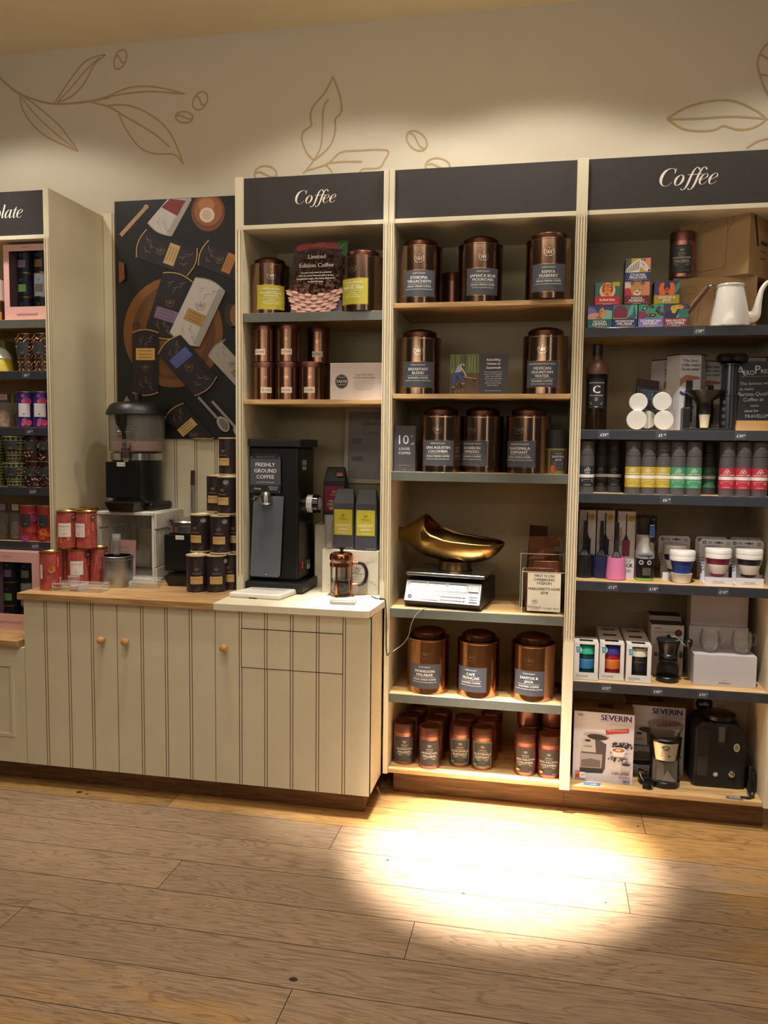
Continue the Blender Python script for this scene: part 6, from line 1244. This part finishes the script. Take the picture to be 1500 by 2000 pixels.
# hand grinder and its cartons
def carton2(label,x,y,z,w,d,h,rz=0,group=None,mt=None,name='carton',art=None,top=None):
    T=thing(name,label,'box',(x,y,z),rz,group); MB().box(-w/2,w/2,0,d,0,h,mt or m('#c4bfbd',.5,0,.02,'pale_carton')).build('box',T,bev=.001)
    if top: A=Art(); A.r(-w/2+.002,.002,w/2-.002,d-.002,top); A.build('top_print',T,topf(h),base=.0004)
    if art: art.build('print',T,flat(0),base=.0004)
    return T
w_=.125; x=cad_at(1267,1338,0,.17,1270); h_=.205
A=Art(); A.t('HARIO',-.050,h_-.018,.007,'#a83232',al='L',bold=.04); A.t('Ceramic Coffee Mill',-.055,h_-.032,.0075,'#6a5f60',al='L',w=.09); A.e(.042,h_-.03,.014,.014,'#2e2426'); A.e(.042,h_-.03,.008,.01,'#7a2c34'); A.bars(.0,h_-.05,.09,.001,2,'#9a9494')
A.p([(-.03,.04),(.03,.04),(.025,.12),(-.025,.12)],'#8a8484'); A.bars(.04,.05,.03,.0015,8,'#a8a4a2')
carton2('front white hand-mill carton behind the black hand coffee mill',x,.17,zE,w_,.09,h_,0,'hand mill cartons',None,'carton',A,'#4a3a36')
carton2('rear hand-mill carton with dark top behind the front one',x+.003,.265,zE,w_,.09,h_+.018,0,'hand mill cartons',None,'carton',None,'#3a2c28')
p=atZ(1306,1335,zE); x,y=p.x,p.y+.042
T=thing('hand_coffee_mill','black hand coffee mill with glass base and crank handle','coffee mill',(x,y,zE),face_cam(x,y))
MB().lathe([(.042,0),(.044,.003),(.044,.018),(.041,.022)],BLK,36).build('base_cup',T); MB().lathe([(.0405,.0225),(.042,.045),(.036,.066),(.028,.078)],glass('#c4c2c0',.04,1.45,'smoky_glass2'),36).build('glass_jar',T)
MB().lathe([(.030,.078),(.036,.080),(.036,.089),(.031,.091),(.036,.098),(.037,.106),(.033,.110),(.037,.130),(.044,.158),(.046,.160),(.046,.164)],m('#171718',.32,0,0,'mill_black'),36).build('body',T); MB().lathe([(.0455,.1645),(.044,.168),(.02,.172),(.008,.173),(.007,.182),(0,.183)],m('#1f2324',.25,0,0,'mill_lid'),36).build('lid',T)
b=MB(); b.tube([(0,0,.179),(.03,-.012,.178),(.062,-.018,.150),(.075,-.02,.140)],.0032,STEEL,8); cr_=b.build('crank',T); b=MB(); b.lathe([(.008,0),(.013,.010),(.0155,.028),(.011,.036),(0,.038)],BLK,20,cx=.074,cy=-.02)
b.v=[(a_,b2,c_+.140) for a_,b2,c_ in b.v]; b.build('crank_knob',cr_)
b=MB(); b.box(-.052,-.040,-.012,.012,.096,.108,BLK); b.box(.040,.052,-.012,.012,.096,.12,BLK); b.build('clip',T,bev=.002)
# white boxes and glass mugs
wp=m('#b9b5b8',.5,0,.015,'off_white_carton')
A=Art(); A.t('Glass',.0,.022,.005,'#8a868a'); A.bars(0,.015,.05,.001,3,'#98949a')
T=carton2('wide off-white carton under the two glass mugs',.688,.062,zE,.228,.11,.121,.02,'wide off-white cartons',wp,'carton',A)
carton2('wide off-white carton behind the glass mugs',.685,.19,zE,.222,.11,.205,0,'wide off-white cartons',wp,'carton')
carton2('upper off-white carton on top of the rear one, reaching the shelf above',.685,.195,zE+.2055,.215,.10,.13,0,'wide off-white cartons',wp,'carton')
def mug(label,x,y,z):
    T=thing('glass_mug',label,'mug',(x,y,z),.3,'clear glass mugs'); g=glass('#ffffff',.02,1.45,'mug_glass',True,.05,.6)
    MB().lathe([(0,.002),(.022,.002),(.034,.018),(.039,.042),(.037,.066),(.033,.084),(.0315,.084),(.0355,.066),(.0375,.042),(.032,.02),(.02,.006),(0,.006)],g,40).build('bowl',T)
    MB().tube(smooth([(.036,0,.070),(.052,0,.070),(.060,0,.055),(.055,0,.036),(.036,0,.030)],6),.0042,g,10).build('handle',T)
for xl,xr,lb in ((1365,1409,'left clear glass mug on the off-white carton'),(1427,1472,'right clear glass mug on the off-white carton, handle to the right')): mug(lb,cad_at(xl,xr,0,.11,1245),.115,zE+.1212)
# ================================================================ RIGHT UNIT, BOTTOM SHELF
zF=.118
def sevbox(label,x,y,rz,w=.232,h=.283,d=.165,front=True):
    T=thing('grinder_box',label,'box',(x,y,zF),rz,'white coffee grinder boxes'); MB().box(-w/2,w/2,0,d,0,h,m('#cbc8d0',.5,0,.015,'glossy_white_box')).build('box',T,bev=.001)
    A=Art(.00006); U=lambda a_:-w/2+a_*w; V=lambda b_:b_*h
    A.t('SEVERIN',U(.70),V(.895),.0235,'#2a2668',w=w*.54,bold=.05); A.r(U(.42),V(.875),U(.97),V(.878),'#6a68a0'); A.t('TASTEFUL  TECHNOLOGY',U(.77),V(.835),.0065,'#9a98a8',w=w*.38)
    A.bars(U(.11),V(.96),.022,.0016,3,'#5a585e')
    # pictured grinder
    A.p([(U(.12),V(.11)),(U(.50),V(.13)),(U(.54),V(.20)),(U(.55),V(.55)),(U(.40),V(.62)),(U(.14),V(.60))],'#4b484c'); A.p([(U(.13),V(.42)),(U(.38),V(.42)),(U(.36),V(.62)),(U(.14),V(.62))],'#b8b4b2'); A.e(U(.24),V(.585),.012,.005,'#2a282c'); A.bars(U(.25),V(.51),.035,.002,2,'#5a585c')
    A.e(U(.38),V(.665),w*.22,.013,'#a8a6ac',-.06); A.e(U(.40),V(.645),w*.17,.012,'#332a28',-.06)
    A.p([(U(.12),V(.19)),(U(.48),V(.20)),(U(.49),V(.40)),(U(.12),V(.40))],'#a09ca0'); A.p([(U(.14),V(.20)),(U(.46),V(.21)),(U(.46),V(.31)),(U(.30),V(.33)),(U(.14),V(.30))],'#6a625e'); A.p([(U(.12),V(.12)),(U(.50),V(.13)),(U(.50),V(.19)),(U(.12),V(.18))],'#29272a')
    A.p([(U(.53),V(.755)),(U(.91),V(.80)),(U(.92),V(.745)),(U(.54),V(.695))],'#b03438'); A.t('Adjustable grinding level',U(.72),V(.752),.0055,'#e8d4d4',w=w*.34,rot=.1)
    for i in range(46): A.e(U(.66+.31*random.random()),V(.52+.07*random.random()),.0042,.0028,random.choice(['#3a2c26','#241c1a']),random.random()*3,8)
    for i in range(20): A.e(U(.56+.36*random.random()),V(.33+.05*random.random()),.004,.0026,'#33282a',random.random()*3,8)
    A.e(U(.75),V(.42),w*.15,.010,'#b8b6bc'); A.p([(U(.62),V(.49)),(U(.88),V(.49)),(U(.83),V(.40)),(U(.68),V(.40))],'#e4e2e6'); A.e(U(.75),V(.49),w*.13,.011,'#e8e6ea'); A.e(U(.75),V(.488),w*.105,.008,'#a8653c'); A.e(U(.75),V(.488),w*.05,.004,'#e0c8b0')
    A.p([(U(.80),V(.20)),(U(.94),V(.20)),(U(.96),V(.29)),(U(.80),V(.29))],'#b8b8bc'); A.e(U(.88),V(.29),w*.07,.006,'#3a3030')
    A.t('Coffee grinder',U(.80),V(.135),.0105,'#7a2a34',w=w*.29,bold=.05); A.bars(U(.86),V(.11),.05,.0018,3,'#7a7880'); A.r(U(.83),V(.025),U(.95),V(.055),'#2a2668'); A.t('KM 3874',U(.89),V(.03),.0055,'#e0e0ea')
    A.r(U(.05),V(.045),U(.22),V(.13),'#e2dede'); A.r(U(.05),V(.045),U(.12),V(.13),'#b8342e'); A.t('KAT',U(.085),V(.10),.005,'#f0dcdc'); A.t('67',U(.18),V(.075),.009,'#2a2a2a'); A.build('print',T,flat(0),base=.0004)
    A=Art(); A.r(-w/2+.001,.001,w/2-.001,d-.001,'#6b5a44'); A.t('SEVERIN',-w*.16,.010,.018,'#2a2230',w=w*.36,bold=.04); A.r(-.02,.06,.04,.12,'#2f2620'); A.build('top_print',T,topf(h),base=.0004)
    return T
p=atZ(1177,1530,zF); pa=atZ(1120,1523,zF)
sevbox('front white SEVERIN coffee grinder box, left of the bottom shelf',.247,.062,-.03)
sevbox('rear white SEVERIN coffee grinder box behind the small grinder',.458,.195,-.02,.232,.283)
# electric burr grinder
p=atZ(1300,1542,zF); x,y=p.x,p.y+.055
T=thing('electric_grinder','small electric coffee grinder with clear hopper and steel face','coffee grinder',(x,y,zF),face_cam(x,y)+.05)
b=MB(); b.lathe([(.058,0),(.060,.003),(.060,.022),(.056,.026)],BLK,44,sy=.9); b.build('base',T,)
MB().box(-.048,.048,-.056,.0,.026,.115,glass('#e0dedc',.05,1.45,'grounds_drawer_clear',True,.05)).build('drawer',T,bev=.006); 
b=MB(); b.box(-.044,.044,-.038,-.036,.030,.112,m('#625e5a',.5)); b.prism([(-.03,.032),(.0,.032),(-.006,.10),(-.03,.11)],-.045,-.043,m('#8d8a84',.5)); b.prism([(-.01,.032),(.04,.032),(.01,.075)],-.049,-.047,m('#a09c94',.5)); b.build('paper_slip',T)
b=MB(); b.lathe([(.056,.026),(.054,.115),(.058,.125),(.062,.185),(.056,.192)],BLK,44,sy=.8,cy=.012); b.build('body',T)
A=Art(.0002); pts=[(-.040,.122),(.040,.122),(.055,.185),(-.055,.185)]
b=MB(); fnc=cyl(.0655)
for i in range(12):
    u0,u1=-1+i/6,-1+(i+1)/6; b.add([fnc(u0*.038,.118,0),fnc(u1*.038,.118,0),fnc(u1*.052,.186,0),fnc(u0*.052,.186,0)],[(0,1,2,3)],m('#c2b9a4',.3,.7,.02,'face_steel'),True)
fp=b.build('face_plate',T); A.e(0,.170,.015,.006,'#1c1a1c'); A.e(0,.170,.009,.0035,'#8a857c'); A.t('SEVERIN',0,.158,.005,'#3a3634',w=.03,bold=.04); A.bars(0,.150,.04,.001,2,'#6a6660'); A.l([(-.018,.138),(.018,.138)],.002,'#2a2828'); A.e(.012,.138,.005,.003,'#2a2828'); A.build('print',fp,cyl(.0655),base=.0006)
MB().lathe([(.052,.192),(.068,.236),(.070,.238),(.068,.239),(.050,.195)],glass('#f6f5f6',.04,1.45,'hopper_clear',True,.03),44,sy=.85,cy=.01).build('hopper',T); MB().lathe([(0,.1925),(.050,.1925),(.056,.204),(0,.207)],m('#2e1d14',.6,0,.3,'coffee_beans',.8,0,120),40,sy=.85,cy=.01).build('beans',T); MB().lathe([(.070,.239),(.068,.242),(.03,.246),(0,.247)],glass('#f6f5f6',.04,1.45,'hopper_clear',True,.03),44,sy=.85,cy=.01).build('hopper_lid',T)
# plug and cable
T=thing('power_plug','black mains plug and cord lying between the grinder box and the small grinder','plug',(.413,.085,zF)); b=MB(); b.box(-.022,.022,-.01,.03,.002,.03,BLK); b.build('plug',T,bev=.006); 
b=MB(); 
for q in ((-.012,.012),(.012,.012)): b.box(q[0]-.003,q[0]+.003,.006,.012,.03,.046,BRASS)
b.box(-.002,.002,.018,.024,.03,.05,BRASS); b.build('pins',T)
MB().tube(smooth([(0,-.01,.015),(.004,-.035,.006),(-.012,-.050,.005),(.012,-.058,.005),(.02,-.035,.006),(-.012,-.02,.025),(-.022,.01,.05),(-.01,.04,.04),(.03,.05,.02)],6),.0035,BLK,8).build('cord',T)
T=thing('power_plug','second black plug tipped on its side at the shelf edge','plug',(.425,.045,zF),.5); MB().box(-.018,.018,-.01,.022,.002,.024,BLK).build('plug',T,bev=.005); MB().tube([(0,-.01,.012),(.0,-.022,.012)],.004,STEEL,8).build('pins',T)
# large black grinder
x=.692; T=thing('electric_grinder','large black flat-burr coffee grinder with round lid, right of the bottom shelf','coffee grinder',(x,.105,zF),.02)
b=MB(); ol=[(-.088,.0),(.075,.0),(.100,.012),(.102,.19),(.075,.255),(.04,.262),(-.07,.262),(-.096,.235),(-.100,.02)]; b.prism(ol,0,.17,m('#0d0d0e',.5,0,.05,'matt_black')); b.build('body',T,bev=.010,seg=3)
b=MB(); b.box(-.088,-.040,-.002,.0,.06,.235,m('#252427',.3)); b.build('side_window',T,bev=.0015); b=MB(); b.box(-.080,-.045,-.004,-.001,.048,.125,m('#2f2d30',.3)); b.build('switch_panel',T,bev=.001)
MB().lathe([(.056,.263),(.062,.268),(.062,.283),(.052,.289),(0,.291)],m('#0e0e10',.3),40,cx=.005,cy=.06).build('lid',T)
b=MB(); b.prism([(-.020,.262),(.030,.262),(.020,.225),(.019,.178),(.010,.172),(-.002,.172),(-.010,.178),(-.011,.225)],-.007,-.001,m('#3a3a3d',.25,.6)); b.prism([(-.006,.19),(.014,.19),(.016,.25),(-.008,.25)],-.0085,-.007,m('#6a6a6e',.3,.6)); b.build('chute',T,bev=.002)
A=Art(); A.e(.062,.168,.0115,.017,'#b9b3a0'); A.e(.062,.168,.007,.010,'#7a8a6a'); A.e(-.012,.055,.0095,.0095,'#8d8c8a'); A.e(-.012,.055,.005,.005,'#c0bfbc'); A.e(.005,.19,.0015,.0015,'#e0e0e0'); A.build('badge',T,flat(0),base=.0006)
xf=Matrix.Translation((.047,0,.062))@Matrix.Rotation(PI/2,4,'X'); MB().lathe([(.013,0),(.012,.008),(.009,.010),(0,.0105)],STEEL,24,xf=xf).build('dial',T)
b=MB(); b.lathe([(.009,0),(.010,.002),(.010,.0025)],BLK,12,cx=-.06,cy=.03); b.build('foot',T)
T=thing('grinder_box','tall pale box with a black speech-bubble logo behind the black grinder','box',(.735,.30,zF)); MB().box(-.11,.10,0,.11,0,.385,m('#b9b2ac',.5,0,.02,'pale_box')).build('box',T,bev=.001)
A=Art(); A.e(-.072,.276,.034,.033,'#18181a'); A.t('wilfa',-.073,.268,.016,'#d8d4d0',w=.046,bold=.03); A.t('svart',.0,.268,.014,'#6a6460',w=.05); A.build('print',T,flat(0),base=.0004)
cable('black grinder cord coiled down the right side of the bottom shelf',[(.80,.12,zF+.16),(.812,.10,zF+.12),(.800,.085,zF+.06),(.790,.06,zF+.02),(.803,.045,zF+.006),(.817,.07,zF+.02),(.812,.085,zF+.08),(.797,.07,zF+.11),(.792,.05,zF+.05),(.795,.035,zF+.008),(.76,.03,zF+.004),(.785,.02,zF+.004),(.81,.04,zF+.004)],.0028,BLK)
T=thing('power_adapter','black power adapter standing against the right side panel','adapter',(.812,.115,zF)); MB().box(-.014,.016,-.03,.03,0,.085,BLK).build('adapter',T,bev=.006)
T=thing('leaflet','small blue card lying on the bottom shelf before the SEVERIN box','card',(.205,.035,zF+.0004),.1); MB().prism([(-.035,-.014),(.03,-.018),(.038,.010),(-.03,.012)],0,.0008,m('#4a6ea8',.5),axis='z').build('card',T); A=Art(); A.p([(-.01,-.008),(.02,-.01),(.015,.0)],'#b8c8e0'); A.build('print',T,topf(.0008),base=.0003)
T=thing('swing_tag','grey swing tag lying at the front right of the bottom shelf','tag',(.735,.022,zF+.0004),.0); MB().prism([(-.032,-.010),(.028,-.016),(.032,.006),(-.028,.012)],0,.001,m('#565a64',.5),axis='z').build('tag',T); A=Art(); A.t('SVART',.0,-.006,.009,'#d8dade',w=.04,rot=-.1); A.build('print',T,topf(.001),base=.0003)
# ================================================================ FAR LEFT UNIT
def pinkbox(label,x,y,z,w,h,d,tins,win):
    T=thing('gift_box',label,'gift box',(x,y,z),0,'pink window gift boxes'); pk=m('#d9a9a3',.5,0,.03,'pink_card'); b=MB(); a0,a1,c0,c1=win
    b.box(-w/2,w/2,d-.002,d,0,h,pk); b.box(-w/2,-w/2+.002,.002,d-.002,0,h,pk); b.box(w/2-.002,w/2,.002,d-.002,0,h,pk); b.box(-w/2,w/2,.002,d-.002,0,.002,pk); b.box(-w/2,w/2,.002,d-.002,h-.002,h,m('#a98686',.5,0,0,'pink_lid'))
    b.box(-w/2,w/2,0,.002,0,c0,pk); b.box(-w/2,w/2,0,.002,c1,h,pk); b.box(-w/2,a0,0,.002,c0,c1,pk); b.box(a1,w/2,0,.002,c0,c1,pk); b.build('box',T)
    A=Art(); A.bars(0,c0*.5,w*.5,.0025,2,'#b0827c'); A.bars(0,h-(h-c1)*.45,w*.2,.003,1,'#b0827c'); A.build('print',T,flat(0),base=.0005)
    MB().box(a0,a1,.0025,.003,c0,c1,glass('#e6ecf4',.03,1.45,'window_film')).build('window_film',T)
    i=0
    for (tx,tzz,c,lc) in tins:
        K_=thing('chocolate_tin',f'small {c[1]} tin with {lc[1]} label in the {label.split()[0]} pink box, {"left" if tx<0 else "right"} {("bottom","middle","top")[int(round((tzz)/ .1045))]} row','tin',(x+tx,y+.045,z+.003+tzz),.0,'tins inside the pink gift boxes')
        MB().lathe([(.038,0),(.038,.098)],m(c[0],.4,.1,.05,'small_tin_print'),28).build('body',K_); MB().lathe([(.0385,.0982),(.0395,.100),(.0395,.1035),(0,.104)],GOLD,28).build('lid',K_)
        A=Art(.0002); A.r(-.019,.020,.019,.052,lc[0],5); A.bars(0,.045,.026,.0016,3,'#6a5040'); A.crest(0,.072,.010,'#8a7460'); A.build('label',K_,cyl(.038),base=.0005)
DK=('#241d22','dark'); CR=('#cfc4b8','cream')
x=(atY(9,540,.04).x+atY(97,540,.04).x)/2; z1=atY(50,628,.04).z
W_=atY(99,540,.04).x-atY(9,540,.04).x; z1=1.972
H_=min(atY(50,474,.04).z-z1,.328)
tins=[(-.030,0,DK,('#c98a4a','orange')),(.052,0,DK,('#d08a38','amber')),(-.030,.1045,DK,('#8fb45a','green')),(.052,.1045,CR,('#a8805c','brown')),(-.030,.209,DK,('#b98a9c','pink')),(.052,.209,DK,('#b9824e','tan'))]
pinkbox('upper pink gift box with a window of six small tins on the top left shelf',x,.035,z1,W_-.004,H_,.11,tins,(-W_/2+.028,W_/2-.008,.062,H_-.028))
x0_=atY(0,1160,.0).x; p=atZ(60,1232,.621); yq=p.y; W_=.30; xr_=atY(76,1160,yq).x
tins2=[(-.01,0,DK,('#b9824e','tan')),(.075,0,DK,('#c98a4a','orange')),(-.01,.1045,DK,('#8fb45a','green')),(.075,.1045,CR,('#b0826c','brown')),(-.01,.209,DK,('#9c7a88','mauve')),(.075,.209,DK,('#a89068','sand'))]
yq=max(yq,-.10)
pinkbox('lower pink gift box with a window of small tins on the oak bench',xr_-W_/2,yq,.621,W_,.345,.11,tins2,(-.10,W_/2-.032,.07,.30))
# tins beside the upper gift box
tx_=atY(-6,590,.06).x; T=thing('chocolate_tin','white marbled tin on top of the brown one, left of the upper gift box','tin',(tx_,.06,1.972+.0925)); MB().lathe([(.041,0),(.041,.090)],m('#d6c4bc',.4,0,.04,'white_tin'),32).build('body',T); MB().lathe([(.0415,.0902),(.0415,.0945),(0,.095)],GOLD,32).build('lid',T)
T=thing('chocolate_tin','brown tin with amber label at the frame edge under the white tin','tin',(tx_,.06,1.972)); MB().lathe([(.042,0),(.042,.086)],m('#3a221c',.4),32).build('body',T); MB().lathe([(.0425,.0862),(.0425,.091),(0,.0915)],GOLD,32).build('lid',T); A=Art(.0002); A.r(-.03,.006,.045,.042,'#b9782c',6); A.crest(.028,.064,.010,'#a8906c'); A.build('label',T,cyl(.042),base=.0005)
# patterned tins
def pattin(label,x,y,z,w,h,base,cols,kind,group,lidc='#cbb27c',badge='#26282c'):
    r=w/2; T=thing('chocolate_tin',label,'tin',(x,y,z),face_cam(x,y),group); MB().lathe([(r,0),(r,h-.004),(r+.001,h-.003),(r,h),(0,h)],m(base,.4,.15),30).build('body',T)
    A=Art(.0002)
    if kind=='herring':
        k=0; zz=.006
        while zz<h-.022:
            for j in range(-4,5): 
                xx=j*w*.16; A.p([(xx,zz),(xx+w*.13,zz+.010*(1 if j%2 else -1)+.006),(xx+w*.13,zz+.010*(1 if j%2 else -1)+.012),(xx,zz+.008)],cols[(j+k)%len(cols)])
            zz+=.0165; k+=1
    if kind=='stripe':
        k=0; zz=.004
        while zz<h-.008:
            A.r(-r*1.3,zz,r*1.3,zz+.004,cols[k%len(cols)],8); zz+=.009; k+=1
            for j in range(-3,4): A.e(j*w*.2,zz-.002,.004,.003,cols[(k+1)%len(cols)],n=8)
    if kind=='rays':
        for i in range(30): u=(random.random()-.5)*2.2*r; v=.01+random.random()*(h-.03); A.l([(u,v),(u+.012,v-.010)],.0018,random.choice(cols)) ; A.e(-u,v,.004,.004,random.choice(cols),n=8)
    if kind=='swirl':
        for i in range(13):
            u=(random.random()-.5)*2*r; v=.012+random.random()*(h-.04); s=.007+random.random()*.010; A.e(u,v,s,s,random.choice(cols),n=16); A.ring(u,v,s*.65,s*.65,.002,random.choice(cols),n=14)
    if kind=='berry':
        for (u,v,s,c) in ((-.4,.9,.2,'#a858b0'),(-.1,.80,.28,'#8a4cc0'),(.2,.74,.36,'#c83c70'),(-.35,.74,.22,'#d0487a'),(-.3,.20,.25,'#a858b0'),(.2,.14,.36,'#c83c70'),(-.4,.10,.25,'#d04a70')): A.e(u*r,v*h,s*r,s*r,c,n=18)
        A.r(-r*.95,h*.30,r*.35,h*.68,'#d6d2d8',6); A.bars(-r*.3,h*.60,r*.9,.0025,2,'#6a6478'); A.e(-r*.3,h*.38,.004,.003,'#6a4a90',n=8)
    else:
        A.r(-r*.9,h*.42,r*.05,h*.76,badge,5); A.bars(-r*.42,h*.69,r*.7,.0025,1,'#9a958c'); A.bars(-r*.42,h*.50,r*.3,.0016,2,'#75716a')
    A.build('label',T,cyl(r),base=.0006)
    MB().lathe([(r+.0008,h-.0005),(r+.0008,h+.002),(r-.003,h+.0025),(0,h+.001)],m(lidc,.35,.6),30).build('lid',T)
GG='gold herringbone tins'
for xl,xr,lb in ((40,67,'left gold herringbone tin on the second left shelf'),(73,98,'right gold herringbone tin on the second left shelf, by the pilaster')):
    y=.05; z_=1.752; x=cad_at(xl,xr,0,y,690); pattin(lb,x,y,z_,.072,.162,'#3b2a1e',['#b58a54','#8a5f38','#d0ac78','#5c3c26'],'herring',GG)
y=.06; x=cad_at(-22,24,0,y,690); T=thing('easter_egg_box','domed yellow patterned egg pack at the frame edge on the second left shelf','egg pack',(x,y,1.752)); MB().lathe([(.055,0),(.054,.03),(.046,.065),(.034,.09),(.018,.105),(0,.109)],m('#c9b84a',.5,0,.2,'yellow_print',0,0,25),32).build('egg',T); MB().lathe([(.049,.058),(.050,.06),(.036,.09),(.019,.107),(0,.111)],m('#d8dcd6',.5),32).build('cap',T)
x=cad_at(-40,24,0,.19,690); T=thing('gift_carton','green and yellow leafy carton behind the domed egg pack','box',(x,.16,1.752)); MB().box(-.07,.07,0,.08,0,.155,m('#8a8a4c',.5,0,.25,'leafy_print',0,0,22)).build('box',T,bev=.001)
for xl,xr,lb in ((38,66,'left purple berry-print tin on the third left shelf'),(68,97,'right purple berry-print tin on the third left shelf, by the pilaster')):
    y=.05; x=cad_at(xl,xr,0,y,800); pattin(lb,x,y,1.508,.076,.155,'#352a78',[],'berry','purple berry-print tins','#b8b4c8')
def cello(label,x,y,z,w,h,fill,tagc):
    T=thing('sweet_bag',label,'bag',(x,y,z),0,'clear bags of chocolates'); MB().lathe([(w*.42,.0),(w*.5,.01),(w*.5,h*.45),(w*.42,h*.72),(w*.46,h*.80),(w*.46,h)],glass('#f0f0f2',.08,1.4,'cellophane',True,.06),24,sy=.7).build('bag',T); MB().lathe([(0,.004),(w*.40,.004),(w*.45,.02),(w*.42,h*.40),(w*.2,h*.5),(0,h*.52)],m(fill,.7,0,.35,'chocolate_pieces',.6,0,60),24,sy=.65).build('filling',T); MB().box(-w*.46,w*.46,-w*.02,w*.02,h*.74,h,m('#2b2120',.5)).build('header',T); A=Art(); A.r(-w*.28,h*.80,w*.28,h*.97,tagc); A.bars(0,h*.91,w*.35,.002,2,'#8a7064'); A.build('header_label',T,flat(-w*.02),base=.0008)
y=.05
cello('clear bag of pale chocolate pieces at the frame edge on the third left shelf',cad_at(-8,22,0,y,800),y,1.508,.075,.152,'#b8a08c','#cfa49a')
cello('dark-headed clear bag beside the purple tins on the third left shelf',cad_at(20,40,0,.06,800),.09,1.508,.058,.150,'#5a4436','#7a3c40')
GP='stacked patterned tins on the fourth left shelf'
for xl,xr,k,nm in ((15,49,'stripe','olive striped'),(52,84,'rays','dark red patterned'),(86,118,'rays','second dark red patterned')):
    for row in (0,1):
        y=.05; x=cad_at(xl,xr,0,y,908)
        if xl==86: x-=.016
        cols=['#8a8a5c','#3c3a2c','#a8a880'] if k=='stripe' else ['#b08a6c','#6a3428','#d0b49a','#8a4838']
        pattin(f'{("lower","upper")[row]} {nm} tin in the fourth left shelf stack',x,y,1.246+row*.1165,.078,.113,'#1f1d16' if k=='stripe' else '#33181a',cols,k,GP)
x=cad_at(-24,10,0,.05,908)
for row in (0,1): pattin(f'{("lower","upper")[row]} green zigzag tin at the frame edge on the fourth left shelf',x,.05,1.246+row*.1165,.078,.113,'#23260f',['#8a9040','#5a6428','#2c3014'],'stripe',GP)
for xl,xr,lb in ((42,75,'left orange and purple swirl tin on the fifth left shelf'),(79,108,'right orange and purple swirl tin on the fifth left shelf')):
    y=.05; x=cad_at(xl,xr,0,y,1033) - (.004 if xl==79 else 0); pattin(lb,x,y,1.005,.080,.158,'#a83a2c',['#c8502c','#8a3a9c','#d8622c','#b03a60'],'swirl','orange swirl tins','#c8b8b0')
cello('clear bag with mauve tag at the frame edge on the fifth left shelf',cad_at(-6,16,0,.05,1033),.05,1.005,.062,.165,'#6a5a4c','#9c7088'); cello('clear bag with cream tag beside the swirl tins',cad_at(19,41,0,.05,1033),.055,1.005,.060,.165,'#8a7a68','#cfc09c')
